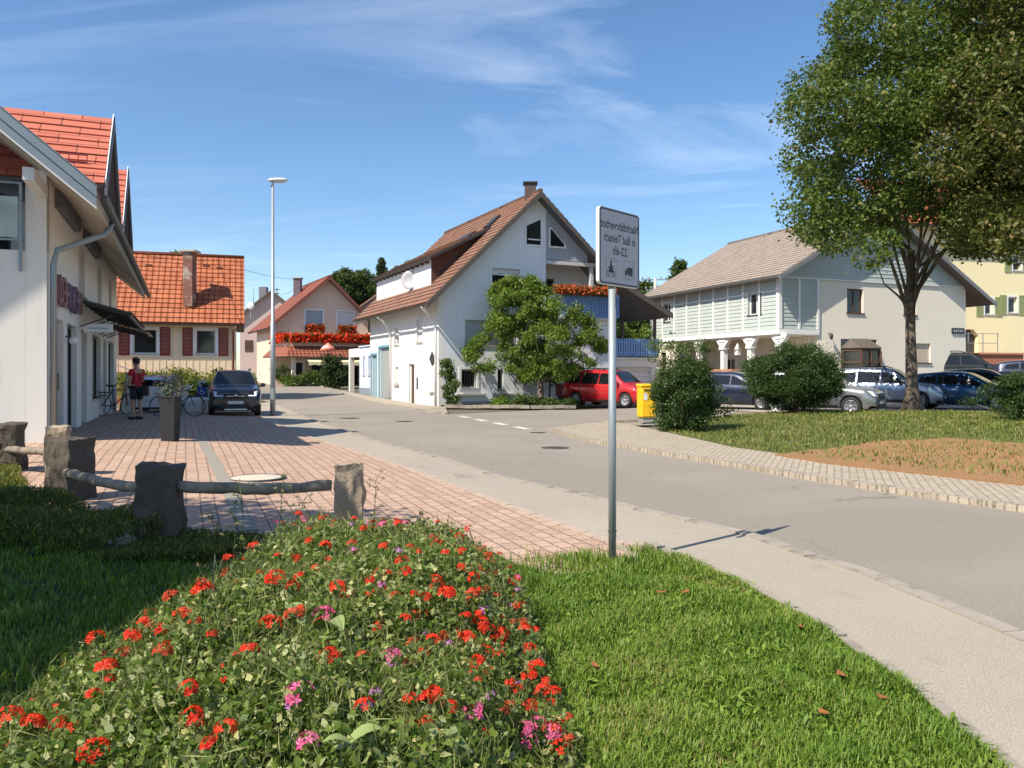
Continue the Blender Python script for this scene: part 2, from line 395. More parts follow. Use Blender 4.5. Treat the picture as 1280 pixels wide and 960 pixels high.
class Fr:
    """wall frame: u to the right seen from outside, v up, n outward"""
    def __init__(s, o, ud):
        s.o = Vector(o); s.u = Vector((ud[0], ud[1], 0)).normalized(); s.n = s.u.cross(Vector((0, 0, 1)))
    def p(s, u, v, n=0): return s.o+s.u*u+s.n*n+Vector((0, 0, v))
def wall(mb, F, u0, u1, v0, v1, holes=(), th=.3, n1=0.):
    us = sorted({u0, u1, *[h[0] for h in holes], *[h[1] for h in holes]}); vs_ = sorted({v0, v1, *[h[2] for h in holes], *[h[3] for h in holes]})
    us = [u for u in us if u0 <= u <= u1]; vs_ = [v for v in vs_ if v0 <= v <= v1]
    for i in range(len(us)-1):
        j = 0
        while j < len(vs_)-1:
            def solid(j): return not any(h[0]-1e-6 <= (us[i]+us[i+1])/2 <= h[1] and h[2] <= (vs_[j]+vs_[j+1])/2 <= h[3] for h in holes)
            if solid(j):
                k = j
                while k < len(vs_)-1 and solid(k): k += 1
                mb.fb(F, us[i], us[i+1], vs_[j], vs_[k], n1-th, n1); j = k
            else: j += 1
def window(root, F, h, mull=1, frame=WFRAME, glass=GLASS, sill=True, bars=0, blind=0, fw=.07, blindm=WBLIND, name='window', sillm=None, depth=.12, surround=None):
    u0, u1, v0, v1 = h; m = MB()
    m.fb(F, u0, u0+fw, v0, v1, -depth-.06, -depth).fb(F, u1-fw, u1, v0, v1, -depth-.06, -depth)
    m.fb(F, u0+fw, u1-fw, v0, v0+fw, -depth-.06, -depth).fb(F, u0+fw, u1-fw, v1-fw, v1, -depth-.06, -depth)
    for i in range(1, mull):
        uc = u0+(u1-u0)*i/mull; m.fb(F, uc-fw*.5, uc+fw*.5, v0+fw, v1-fw, -depth-.06, -depth+.003)
    for i in range(1, bars+1):
        vc = v0+(v1-v0)*i/(bars+1); m.fb(F, u0+fw, u1-fw, vc-.015, vc+.015, -depth-.05, -depth-.004)
    w_ = m.build(name, frame, root)
    MB().fb(F, u0+fw*.5, u1-fw*.5, v0+fw*.5, v1-fw*.5, -depth-.045, -depth-.03).build('pane', glass, w_)
    if blind:
        b = MB(); n_ = max(2, int((v1-v0)*blind/.06)); z = v1-.01
        for i in range(n_):
            b.fb(F, u0+.02, u1-.02, z-(v1-v0)*blind*(i+1)/n_+.004, z-(v1-v0)*blind*i/n_, -depth+.01, -depth+.035)
        b.build('roller_blind', blindm, w_)
    if sill: MB().fb(F, u0-.06, u1+.06, v0-.05, v0, -depth, .06).build('sill', sillm or CONC, w_)
    if surround is not None:
        g = MB(); g.fb(F, u0-.12, u0, v0-.1, v1+.12, -.02, .025).fb(F, u1, u1+.12, v0-.1, v1+.12, -.02, .025).fb(F, u0, u1, v1, v1+.12, -.02, .025).fb(F, u0, u1, v0-.1, v0-.05, -.02, .025)
        g.build('surround', surround, w_)
    return w_
def door(root, F, h, m=BROWNW, glass=False, frame=None, name='door', depth=.14):
    u0, u1, v0, v1 = h; f = MB()
    f.fb(F, u0, u0+.07, v0, v1, -depth-.08, -depth+.02).fb(F, u1-.07, u1, v0, v1, -depth-.08, -depth+.02).fb(F, u0+.07, u1-.07, v1-.07, v1, -depth-.08, -depth+.02)
    if not glass: f.fb(F, u0+.07, u1-.07, v0+.01, v1-.07, -depth-.06, -depth-.02)
    d = f.build(name, frame or m, root)
    if glass: MB().fb(F, u0+.07, u1-.07, v0+.02, v1-.07, -depth-.05, -depth-.02).build('pane', GLASS, d)
    else:
        g = MB(); n_ = max(2, int((u1-u0-.2)/.14))
        for i in range(n_): g.fb(F, u0+.09+(u1-u0-.18)*i/n_+.006, u0+.09+(u1-u0-.18)*(i+1)/n_-.006, v0+.03, v1-.1, -depth-.019, -depth+.0)
        g.build('panel', m, d)
    MB().tube([F.p(u1-.14, v0+1.02, -depth-.02), F.p(u1-.14, v0+1.02, -depth+.06), F.p(u1-.25, v0+1.02, -depth+.06)], .012, 6).build('handle', CHROME, d)
    return d
def gable(mb, F, u0, u1, v0, ua, va, th=.3, n1=0.):
    off = -F.n*th; mb.prism([F.p(u0, v0, n1), F.p(u1, v0, n1), F.p(ua, va, n1)], off)
def shutter(root, F, u0, u1, v0, v1, m):
    b = MB().fb(F, u0, u0+.05, v0, v1, .01, .05).fb(F, u1-.05, u1, v0, v1, .01, .05).fb(F, u0+.05, u1-.05, v0, v0+.06, .01, .05).fb(F, u0+.05, u1-.05, v1-.06, v1, .01, .05)
    n_ = int((v1-v0-.12)/.07)
    for i in range(n_): b.fb(F, u0+.05, u1-.05, v0+.065+i*.07, v0+.065+i*.07+.05, .018, .038)
    return b.build('shutter', m, root)
def gutter(root, a, b, r=.07, m=ZINC):
    a, b = Vector(a), Vector(b); d = (b-a).normalized(); x = d.cross(Vector((0, 0, 1))); g = MB(); pr = []
    for k in range(7):
        t = math.pi*k/6; pr.append((math.cos(t)*r, -math.sin(t)*r))
    for k in range(6, -1, -1):
        t = math.pi*k/6; pr.append((math.cos(t)*(r-.012), -math.sin(t)*(r-.012)))
    g.prism([a+x*p[0]+Vector((0, 0, p[1])) for p in pr], b-a)
    return g.build('gutter', m, root)
def pipe(root, pts, r=.045, m=ZINC): return MB().tube(pts, r, 8).build('downpipe', m, root)

# ---- meshes made of very many leaf-sized faces
def leafmesh(name, P, size, m, parent=None, aspect=.5, up=.3, droop=0., outd=None, loc=None, szv=.35, tint=None, fold=True):
    P = np.asarray(P, dtype=np.float64); N = len(P)
    t = rng.normal(size=(N, 3)); t[:, 2] -= droop
    if outd is not None: t += outd*1.0
    t /= np.linalg.norm(t, axis=1)[:, None]+1e-9
    n_ = rng.normal(size=(N, 3)); n_[:, 2] += up*3
    if outd is not None: n_ += outd*.8
    x = np.cross(t, n_); x /= np.linalg.norm(x, axis=1)[:, None]+1e-9
    nn = np.cross(x, t)
    L = (size*(1+rng.uniform(-szv, szv, N)))[:, None]; Wd = L*aspect*.5
    v = np.empty((N, 4, 3)); v[:, 0] = P-t*L*.5; v[:, 2] = P+t*L*.5
    mid = P+(nn*L*.12 if fold else 0)
    v[:, 1] = mid+x*Wd; v[:, 3] = mid-x*Wd
    off = worig(parent) if parent is not None else Vector(loc or (0, 0, 0))
    v -= np.array(off)
    return rawmesh(name, v.reshape(-1, 3), np.arange(N*4).reshape(N, 4), m, parent, np.repeat(rng.uniform(0, 1, N) if tint is None else tint, 4), loc)
def rawmesh(name, V, F_, m, parent=None, tint=None, loc=None, smooth=False):
    me = bpy.data.meshes.new(name); nf = len(F_); k = F_.shape[1]
    me.vertices.add(len(V)); me.vertices.foreach_set('co', V.astype(np.float32).ravel())
    me.loops.add(nf*k); me.loops.foreach_set('vertex_index', F_.astype(np.int32).ravel())
    me.polygons.add(nf); me.polygons.foreach_set('loop_start', np.arange(0, nf*k, k, dtype=np.int32))
    me.update(calc_edges=True)
    if smooth: me.polygons.foreach_set('use_smooth', np.ones(nf, dtype=bool))
    if tint is not None:
        a = me.attributes.new('tint', 'FLOAT', 'POINT'); a.data.foreach_set('value', tint.astype(np.float32))
    me.materials.append(m)
    o = bpy.data.objects.new(name, me); C.objects.link(o)
    if parent is not None: o.parent = parent
    elif loc is not None: o.location = loc
    return o
def clumps(cs, per, shell=.55, flat=.75):
    """points and outward directions for clusters (x, y, z, r)"""
    P = []; D = []
    for (x, y, z, r) in cs:
        n = max(4, int(per*r*r)); d = rng.normal(size=(n, 3)); d /= np.linalg.norm(d, axis=1)[:, None]
        rad = r*(rng.uniform(shell**3, 1, n)**(1/3))
        # ragged clump: push some directions out and others in
        k = rng.normal(size=(4, 3)); lob = 1+.28*np.tanh((d@k.T).sum(1)*.6)
        p = d*(rad*lob)[:, None]+rng.normal(size=(n, 3))*r*.16; st = rng.uniform(size=n) < .12; p[st] *= rng.uniform(1., 1.5, st.sum())[:, None]; p[:, 2] *= flat
        P.append(p+np.array((x, y, z))); D.append(d)
    return np.concatenate(P), np.concatenate(D)
def crown_clusters(c, rad, n, r0, r1, keep=lambda p: True, inner=.35, seed=1):
    q = random.Random(seed); res = []; tries = 0
    while len(res) < n and tries < n*60:
        tries += 1
        d = Vector((q.gauss(0, 1), q.gauss(0, 1), q.gauss(0, 1))).normalized(); t = q.uniform(inner**2, 1)**.5
        p = Vector((c[0]+d.x*rad[0]*t, c[1]+d.y*rad[1]*t, c[2]+d.z*rad[2]*t))
        r = q.uniform(r0, r1)
        if not keep(p): continue
        if any((p-Vector(o[:3])).length < (r+o[3])*.64 for o in res): continue
        res.append((p.x, p.y, p.z, r))
    return res
def limbs(mb, base, fork, tr, cs, n, seed=3, r_end=.02, seg=7):
    q = random.Random(seed); pick = q.sample(cs, min(n, len(cs)))
    for c in pick:
        e = Vector(c[:3]); s_ = Vector(base).lerp(Vector(fork), q.uniform(.5, 1.)); dv = e-s_
        side = Vector((q.uniform(-1, 1), q.uniform(-1, 1), 0))*dv.length*.1
        pts = [s_, s_+dv*.25+side*.6+Vector((0, 0, dv.length*.03)), s_+dv*.55+side, s_+dv*.8+side*.4, e]
        r = tr*q.uniform(.25, .5)
        mb.tube(pts, [r, r*.75, r*.5, r*.3, r_end], seg)
def bush(name, label, cat, base, cs, per, leaf, m, group=None, aspect=.5, stem=True, droop=0, up=.3, shell=.5):
    t = thing(name, label, cat, base, 0, group)
    P, D = clumps(cs, per, shell); leafmesh('foliage', P, leaf, m, t, aspect, up, droop, D)
    if stem:
        b = MB(); q = random.Random(5)
        for c in q.sample(cs, min(6, len(cs))):
            e = Vector(c[:3]); s_ = Vector(base)+Vector((q.uniform(-.06, .06), q.uniform(-.06, .06), -.03))
            b.tube([s_, s_.lerp(e, .5)+Vector((q.uniform(-.1, .1), q.uniform(-.1, .1), 0)), e], [.03, .02, .008], 5)
        b.build('stem', BARK, t)
    return t
def copy_tree(o, parent=None):
    c = o.copy(); C.objects.link(c); c.parent = parent
    for ch in [k for k in bpy.data.objects if k.parent == o]: copy_tree(ch, c)
    return c
def baked(o):
    """turn the modifiers of a freshly built helper into plain mesh"""
    dg = bpy.context.evaluated_depsgraph_get(); me = bpy.data.meshes.new_from_object(o.evaluated_get(dg)); o.modifiers.clear(); o.data = me
    return o

# ------------------------------------------------------------------ ground, road, pavements
def struct(o): o['kind'] = 'structure'; return o
def sheet(name, pts, dz, m, skirt=0., cell=1., hf=None):
    bm = bmesh.new(); vs = [bm.verts.new((p[0], p[1], 0)) for p in pts]; bm.faces.new(vs)
    bmesh.ops.triangulate(bm, faces=bm.faces)
    xs = [p[0] for p in pts]; ys = [p[1] for p in pts]
    for ax, a, b in ((0, min(xs), max(xs)), (1, min(ys), max(ys))):
        k = math.floor(a/cell)+1
        while k*cell < b:
            co = [0, 0, 0]; co[ax] = k*cell; no = [0, 0, 0]; no[ax] = 1
            bmesh.ops.bisect_plane(bm, geom=bm.verts[:]+bm.edges[:]+bm.faces[:], plane_co=co, plane_no=no, dist=1e-5); k += 1
    bmesh.ops.remove_doubles(bm, verts=bm.verts, dist=1e-4)
    for v in bm.verts: v.co.z = (hf or gz)(v.co.x, v.co.y)+dz
    bmesh.ops.recalc_face_normals(bm, faces=bm.faces)
    if sum(f.normal.z for f in bm.faces) < 0: bmesh.ops.reverse_faces(bm, faces=bm.faces)
    if skirt:
        be = [e for e in bm.edges if e.is_boundary]
        r = bmesh.ops.extrude_edge_only(bm, edges=be)
        for v in r['geom']:
            if isinstance(v, bmesh.types.BMVert): v.co.z -= skirt
    me = bpy.data.meshes.new(name); bm.to_mesh(me); bm.free(); me.materials.append(m)
    o = bpy.data.objects.new(name, me); C.objects.link(o)
    return struct(o)
def gp(*L, dz=0.): return [G(a, b, dz).xy for a, b in L]
# base terrain out to the horizon
xs = sorted(set([-900, -500, -300, -180, -120, -90, -70]+list(range(-60, 62, 2))+[70, 90, 120, 180, 300, 500, 900]))
ys = sorted(set([-900, -400, -200, -100, -50, -25, -10]+list(range(-4, 112, 2))+[120, 150, 200, 300, 500, 900]))
V = [(x, y, gz(x, y)-.06) for y in ys for x in xs]; nx = len(xs)
MBg = MB(); MBg.add(V, [(j*nx+i, j*nx+i+1, (j+1)*nx+i+1, (j+1)*nx+i) for j in range(len(ys)-1) for i in range(nx-1)])
struct(MBg.build('ground', YARD))
# edges traced on the ground
seam = [(340, 478), (352, 492), (367, 515), (387, 524), (428, 538), (483, 556), (560, 576), (630, 599), (740, 622), (807, 640), (943, 672), (1024, 700), (1090, 720), (1280, 798)]
seamW = gp(*seam); e = (seamW[-1]-seamW[-2]).normalized(); seamW.append(seamW[-1]+e*14)
kerbR = [(686, 538), (730, 552), (820, 568), (880, 578), (1014, 601), (1126, 619), (1273, 640)]
kerbW = gp(*kerbR); e = (kerbW[-1]-kerbW[-2]).normalized(); kerbW.append(kerbW[-1]+e*14)
houseK = gp((560, 518), (540, 515), (463, 502), (402, 483), (385, 479), (351, 474))
farL = [Vector((-17.5, 62)), Vector((-20, 76)), Vector((-24, 95))]
farR = [Vector((-30, 96)), Vector((-24.5, 76)), Vector((-20.2, 58)), Vector((-14.0, 46)), Vector((-12.2, 38))]
farL = [Vector((-22.5, 76)), Vector((-29, 97))]
farR = [Vector((-35, 95)), Vector((-29, 78)), Vector((-23, 62)), Vector((-17.2, 50)), Vector((-12.5, 41))]
road = kerbW[::-1]+[Vector((4.0, 24.8)), Vector((40, 26)), Vector((40, 33.5)), Vector((8, 34.6)), Vector((1.5, 34.3))]+houseK+farL+farR+seamW[2:]
sheet('road', road, .0, ROADM)
# dark worn strip and lighter repair strips in the asphalt
pave_in = gp((326, 527), (351, 535), (381, 547), (414, 558), (471, 576), (540, 602), (640, 640), (755, 684), (803, 690))
lawn_edge = gp((803, 684), (841, 699), (921, 731), (976, 762), (1044, 802), (1141, 876), (1234, 960), dz=.03); e = (lawn_edge[-1]-lawn_edge[-2]).normalized(); lawn_edge.append(lawn_edge[-1]+e*5)
pavement = seamW[2:][::-1]+[Vector((-12.3, 40.5)), Vector((-12.9, 36)), Vector((-9.6, 29.6))]+pave_in+lawn_edge
sheet('pavement', pavement, .03, PAVM, .12)
# brick paving in front of the shops
brick = [Vector((-9.6, 29.6)), Vector((-12.9, 36)), Vector((-17.5, 34.5)), Vector((-15.6, 31.8)), Vector((-9.1, 15.2)), Vector((-8.7, 14.0)), Vector((-5.9, 9.6)), Vector((-3.6, 7.4)), Vector((-1.8, 7.3)), Vector((.5, 6.3)), Vector((1.35, 6.5))]+pave_in[::-1][1:]
brick = [Vector((-9.3, 30)), Vector((-12.7, 36)), Vector((-17.5, 34.5)), Vector((-15.6, 31.8)), Vector((-9.4, 15.2)), Vector((-8.7, 13.6)), Vector((-5.9, 9.2)), Vector((-3.6, 7.0)), Vector((-1.8, 6.9)), Vector((.3, 6.0)), Vector((1.2, 6.3))]+pave_in[::-1][1:]
sheet('brick_paving', brick, .036, BRICKM, .1)
# grey drain strip across the bricks and its cover
a, b = G(262, 570).xy, G(300, 645).xy; dv = (b-a).normalized(); pv = Vector((-dv.y, dv.x))*.09
sheet('drain_strip', [a-pv-dv*4, a+pv-dv*4, b+pv+dv*1, b-pv+dv*1], .042, mat('dull_strip', (.27, .25, .21), .85, .2, 5, 60, .3))
def border(name, pts, wd, dz, m, side=1, h=.06, gap=.012, seg=1.0, jitter=.006):
    """a row of kerb stones along a line"""
    mb = MB(); P = [Vector((p[0], p[1])) for p in pts]
    for i in range(len(P)-1):
        d = P[i+1]-P[i]; L = d.length; n_ = max(1, int(round(L/seg))); d.normalize(); nn = Vector((-d.y, d.x))*side
        for k in range(n_):
            a_ = P[i]+d*(L*k/n_+gap/2); b_ = P[i]+d*(L*(k+1)/n_-gap/2); o_ = nn*rnd.uniform(0, jitter); q = rnd.uniform(0, jitter)
            c_ = [a_+o_, b_+o_, b_+o_+nn*wd, a_+o_+nn*wd]; z_ = [gz(c.x, c.y)+dz+q for c in c_]
            mb.hexa([(c.x, c.y, z-h) for c, z in zip(c_, z_)]+[(c.x, c.y, z) for c, z in zip(c_, z_)])
    return struct(mb.build(name, m))
border('kerb_near', seamW[2:], .14, .042, KERB, -1, .06)
border('kerb_far', kerbW, .12, .085, KERB, 1, .12, seg=.9)
border('lawn_edging', lawn_edge, .07, .055, KERB, 1, .08, seg=.5, jitter=.02)
border('brick_edging', pave_in[::-1], .11, .044, mat('edging_paver', (.42, .33, .26), .85, .2, 5, 50, .3), -1, .06, seg=.22)
# cobbled footway on the far side, lawn and bare soil
up = gp((760, 529), (820, 541), (917, 564), (1036, 581), (1280, 609)); e = (up[-1]-up[-2]).normalized(); up.append(up[-1]+e*14)
sheet('cobbled_footway', kerbW+up[::-1]+[Vector((6.5, 27.2)), Vector((3.4, 26.0))], .08, SETTM, .12)
lawnb = [p for p in up[1:]]
lawn2 = lawnb+[Vector((40, 6)), Vector((40, 27.2)), Vector((20, 28.2)), Vector((9.0, 27.0)), Vector((5.6, 25.2))]
FL = sheet('far_lawn', lawn2, .095, LAWNF, .15)
def ragged(P, amp, seed, n=9):
    q = random.Random(seed); o = []
    for i in range(len(P)):
        a_, b_ = P[i], P[(i+1) % len(P)]; d_ = b_-a_; nn_ = Vector((-d_.y, d_.x)).normalized()
        for k in range(n): o.append(a_+d_*(k/n)+nn_*(q.uniform(-amp, amp) if k else 0))
    return o
soil = [G(a, b, .1).xy for a, b in ((968, 568), (1036, 560), (1100, 552), (1190, 548), (1290, 556))]
soil2 = [G(a, b, .1).xy for a, b in ((1290, 607), (1160, 593), (1036, 579))]
sheet('bare_soil', ragged(soil, .16, 3, 7)[:-6]+soil2, .106, DIRT, .1)
sheet('parking_lot', [Vector((9.2, 27.0)), Vector((20, 28.3)), Vector((40, 27.3)), Vector((44, 45)), Vector((12, 38)), Vector((6, 36))], .02, PAVM)
# strip and stone edging in front of the white house
hp = [Vector((-3.5, 36.8)), Vector((-3.2, 35.6)), Vector((.8, 34.9)), Vector((4.6, 35.2)), Vector((5.2, 40.5))]
sheet('planting_strip', [Vector((-3.3, 37.0)), Vector((-2.9, 35.9)), Vector((.8, 35.3)), Vector((2.6, 35.6)), Vector((3.6, 40.3))], .08, BEDSOIL, .1)
border('stone_edging', [Vector((-3.0, 35.8)), Vector((.8, 35.2)), Vector((2.8, 35.5))], .18, .14, KERB, -1, .14, seg=.45, jitter=.03)
fw = gp((560, 518), (540, 515), (463, 502), (402, 483))
fb_ = [Vector((-13.0, 56)), Vector((-9.2, 48.6)), Vector((-4.2, 37.6)), Vector((-3.0, 35.9))]
sheet('house_footway', fw+fb_, .05, SETTM, .08)
border('house_kerb', fw[::-1], .12, .06, KERB, -1, .1)
# painted give-way marks across the mouth of the side street
MARK = mat('road_paint', (.62, .61, .57), .7, .15, 6, 40, .2, dirt=((.2, .18, .16), 5))
a, b = G(574, 520).xy, G(672, 539).xy; dv = (b-a); L = dv.length; dv.normalize(); nn = Vector((-dv.y, dv.x))*.14
for k in range(4):
    s0 = L*(k/4+.02); s1 = s0+L*.14
    sheet('give_way_mark', [a+dv*s0-nn, a+dv*s1-nn, a+dv*s1+nn, a+dv*s0+nn], .006, MARK)
# manhole covers
def cover(px, py, r, label, light=False, dz=.0):
    p = G(px, py); t = thing('manhole_cover', label, 'manhole cover', (p.x, p.y, gz(p.x, p.y)+dz), 0, 'manhole covers in the road')
    MB().lathe([(r, -.02), (r, .008), (r*.9, .010), (r*.88, -.01)], worig(t), 28).build('rim', DKMET, t)
    m = MB().lathe([(r*.86, -.02), (r*.86, .006), (r*.84, .008)], worig(t), 28)
    if not light:
        for i in range(6): m.box(t.location.x-r*.5, t.location.x+r*.5, t.location.y-r*.6+i*r*.22, t.location.y-r*.6+i*r*.22+.02, t.location.z+.0085, t.location.z+.014)
    m.build('lid', mat('pale_concrete', (.52, .48, .38), .8, .1, 6, 60, .3) if light else mat('iron_lid', (.075, .065, .055), .7, .3, 8, 60, .4), t)
    return t
t = cover(321, 601, .40, 'large pale concrete manhole lid with dark rim in the brick paving', True, .04); del t['group']
cover(694, 560, .30, 'iron manhole cover in the road opposite the cobbled footway corner')
cover(674, 611, .13, 'very small iron cap in the grey pavement left of the sign pole')
cover(505, 527, .30, 'iron manhole cover in the middle of the road before the white house')
cover(437, 523, .36, 'iron manhole cover in the road nearest the parked black SUV')
cover(391, 556, .16, 'small iron lid where bricks meet the pavement near the shop shadow', dz=.036)
cover(672, 541, .22, 'iron drain cover beside the tip of the cobbled footway')

# ------------------------------------------------------------------ shop building on the left
ORT = tilem('orange_flat_tile', ((.46, .125, .075), (.54, .165, .10), (.40, .10, .065)), .75, .36, .35, flat=True)
zb = .24
sh = thing('shop_building', 'white shop with orange tiled dormers and grey barge board, left edge', 'shop', (W0.x, W0.y, zb))
FS = Fr((W0.x, W0.y, 0), (WD.x, WD.y))            # street wall, u away from the camera: seen from outside u runs right? n must face the street
FS.n = Vector((WN.x, WN.y, 0))
GD = Vector((-WN.x, -WN.y, 0))                    # along the gable, to the left
FG = Fr((W0.x, W0.y, 0), (GD.x, GD.y)); FG.n = Vector((-WD.x, -WD.y, 0))
LEN = 17.; EZ = 4.72; SL = .83
shop_holes = [(1.25, 2.3, zb, 2.75), (2.9, 4.6, zb, 2.75), (5.6, 6.8, zb, 2.75), (8.2, 10.6, .9, 2.75), (11.5, 12.6, zb, 2.75), (13.4, 15.6, .9, 2.75)]
up_holes = [(5.0, 6.3, 3.62, 4.95), (9.6, 10.9, 3.62, 4.95), (13.5, 14.6, 3.62, 4.95)]
m = MB(); wall(m, FS, 0, LEN, zb-.3, 5.5, shop_holes+up_holes, .35)
wall(m, FG, .352, 5.0, zb-.3, 3.95, [], .35); m.fb(FG, 0, .352, 3.96, 5.5, -.35, 0.003)
FB = Fr(FG.p(0, 0, -1.8), (GD.x, GD.y)); FB.n = FG.n
wall(m, FB, .352, 10.0, 3.95, 5.45, [(.9, 3.4, 4.0, 5.4)], .3)
m.prism([FG.p(0, 5.45, -1.8), FG.p(10, 5.45, -1.8), FG.p(5.0, 9.5, -1.8)], -FG.n*.3)
m.fb(FG, .352, 10, 3.7, 3.948, -2.1, -.351)      # balcony slab
wall(m, FG, 5.0, 10.0, zb-.3, 3.95, [(6, 8, 1, 2.4)], .35)
m.build('wall', SHOPW, sh)
for h in shop_holes[:1]+shop_holes[2:3]+shop_holes[4:5]: door(sh, FS, h, DKMET, glass=True, frame=DKMET)
for h in (shop_holes[1], shop_holes[3], shop_holes[5]): window(sh, FS, h, 2, DKMET, GLASS, h[2] > .5, name='shop_window')
for h in up_holes: window(sh, FS, h, 2, WFRAME, GLASS, name='window')
window(sh, FB, (.9, 3.4, 4.0, 5.4), 2, DKMET, GLASS, False, name='balcony_door')
window(sh, FG, (6, 8, 1, 2.4), 2)
E0 = FS.p(-1.8, EZ, 1.02); E1 = FS.p(LEN+.5, EZ, 1.02); inw = Vector((-WN.x, -WN.y, 0))
RW = 6.02; T0 = E0+inw*RW+Vector((0, 0, RW*SL)); T1 = E1+inw*RW+Vector((0, 0, RW*SL))
m = MB(); m.under = mat('cream_soffit', (.62, .54, .44), .8, .05, 3); up9 = Vector((0, 0, .10)); m.roof(E0+up9, E1+up9, T1+up9, T0+up9, .16, .36); B0 = E0+inw*RW*2; B1 = E1+inw*RW*2
m.roof(B1+up9, B0+up9, T0+up9, T1+up9, .16, .36); m.build('roof', ORT, sh)
# zinc covered barge board with a lower fascia and a white edge line, soffit
m = MB(); z_ = Vector((0, 0, 1)); sd_ = (T0-E0).normalized()
f0 = FG.n*.02
m.prism([E0+f0+z_*.16, E0+f0-z_*.02, T0+f0-z_*.02, T0+f0+z_*.16], FG.n*.06)
m.prism([E0+f0-z_*.03+FG.n*.0, E0+f0-z_*.20, T0+f0-z_*.20, T0+f0-z_*.03], FG.n*.035)
m.prism([E0+f0+z_*.17+FG.n*.075, E0+f0+z_*.17-FG.n*.12, T0+f0+z_*.17-FG.n*.12, T0+f0+z_*.17+FG.n*.075], z_*.02)
m.build('barge_board', ZINC, sh)
MB().prism([E0+f0-z_*.205, E0+f0-z_*.235, T0+f0-z_*.235, T0+f0-z_*.205], FG.n*.05).build('fascia', WFRAME, sh)
m = MB(); m.prism([E0-z_*.15, E1-z_*.15, E1+inw*1.01+z_*(1.01*SL-.15), E0+inw*1.01+z_*(1.01*SL-.15)], (0, 0, .03)); g0 = E0+inw*1.012+z_*(1.012*SL-.15); dd0 = Vector((WD.x, WD.y, 0))*1.78; m.prism([g0, g0+dd0, g0+dd0+inw*5+z_*5*SL, g0+inw*5+z_*5*SL], (0, 0, .03))
m.build('soffit', mat('cream_soffit', (.62, .54, .44), .8, .05, 3), sh)
MB().fb(FG, -.02, .16, 4.98, 5.2, .01, 1.5).build('purlin', WFRAME, sh)
gutter(sh, E0+Vector((WN.x, WN.y, 0))*.09+z_*.03, E1+Vector((WN.x, WN.y, 0))*.09+z_*.03, .085, mat('dark_gutter', (.07, .09, .09), .5, .2, 4, metal=.3))
pipe(sh, [FS.p(.55, EZ-.05, 1.08), FS.p(.5, EZ-.3, .95), FS.p(.12, 4.0, .16), FS.p(.1, 3.7, .10), FS.p(.1, zb, .10)], .06)
# dormers
for uc in (2.55, 7.45):
    hw, re, rr = 1.95, 5.45, 7.35; fn = .15
    A = FS.p(uc, rr, .93); bk = inw*4.3
    for s_ in (-1, 1):
        lo = FS.p(uc+s_*hw, re, .93)
        d_ = MB(); d_.under = SLATE; lb = inw*((re-EZ)/SL+1.2)
        if s_ < 0: d_.roof(lo+lb, lo, A, A+bk, .12, .36)
        else: d_.roof(lo, lo+lb, A+bk, A, .12, .36)
        r_ = d_.build('dormer_roof', ORT, sh)
        e_ = MB().prism([lo+FS.n*.01+z_*.06, lo+FS.n*.01-z_*.22, A+FS.n*.01-z_*.22, A+FS.n*.01+z_*.06], FS.n*.05); e_.build('verge', SLATE, r_)
        MB().prism([lo+FS.n*.02+z_*.061, lo+FS.n*.02+z_*.12, A+FS.n*.02+z_*.12, A+FS.n*.02+z_*.061], FS.n*.02).build('verge_cap', WFRAME, r_)
        if s_ < 0:                                 # snow guard of small bars
            g = MB(); up_ = (A-lo); nn_ = Vector((0, 0, 1))
            for k in range(2): g.bar(lo+inw*.35+up_*.24+nn_*(.07+k*.14), lo+inw*2.5+up_*.24+nn_*(.07+k*.14), .02)
            for k in range(14): g.bar(lo+inw*(.35+k*.165)+up_*.24, lo+inw*(.35+k*.165)+up_*.24+nn_*.24, .015)
            g.build('snow_guard', REDSH, r_)
    Fd = Fr(FS.p(0, 0, fn), (WD.x, WD.y)); Fd.n = FS.n
    d_ = MB(); wall(d_, Fd, uc-1.55, uc+1.55, 5.0, 5.62, [], .2)
    d_.prism([Fd.p(uc-1.55, 5.62), Fd.p(uc+1.55, 5.62), Fd.p(uc, 7.1)], -Fd.n*.2)
    for s_ in (-1, 1):
        q0 = Fd.p(uc+s_*1.55, 5.0, -.2); d_.prism([q0, q0+z_*.62, q0+z_*.62+inw*2.2, q0+inw*.2], Fd.u*(-s_*.12))
    dw = d_.build('dormer_wall', SLATE, sh)
    window(dw, Fr(Fd.p(0, 0, .0), (WD.x, WD.y)) if False else Fd, (uc-.6, uc+.6, 5.3, 6.2), 2, depth=-.05, sill=False)
# balcony rail with frosted panes
m = MB()
for u in (.40, 1.8, 3.2, 4.6): m.fb(FG, u, u+.05, 3.55, 5.22, .02, .06)
m.fb(FG, .40, 4.65, 5.19, 5.22, .0, .08); m.fb(FG, .40, 4.65, 4.12, 4.16, .03, .05)
rl = m.build('balcony_rail', GALV, sh)
for i in range(3): MB().fb(FG, .47+i*1.4, 1.78+i*1.4, 4.18, 4.95, .03, .042).build('pane', BALG, rl)
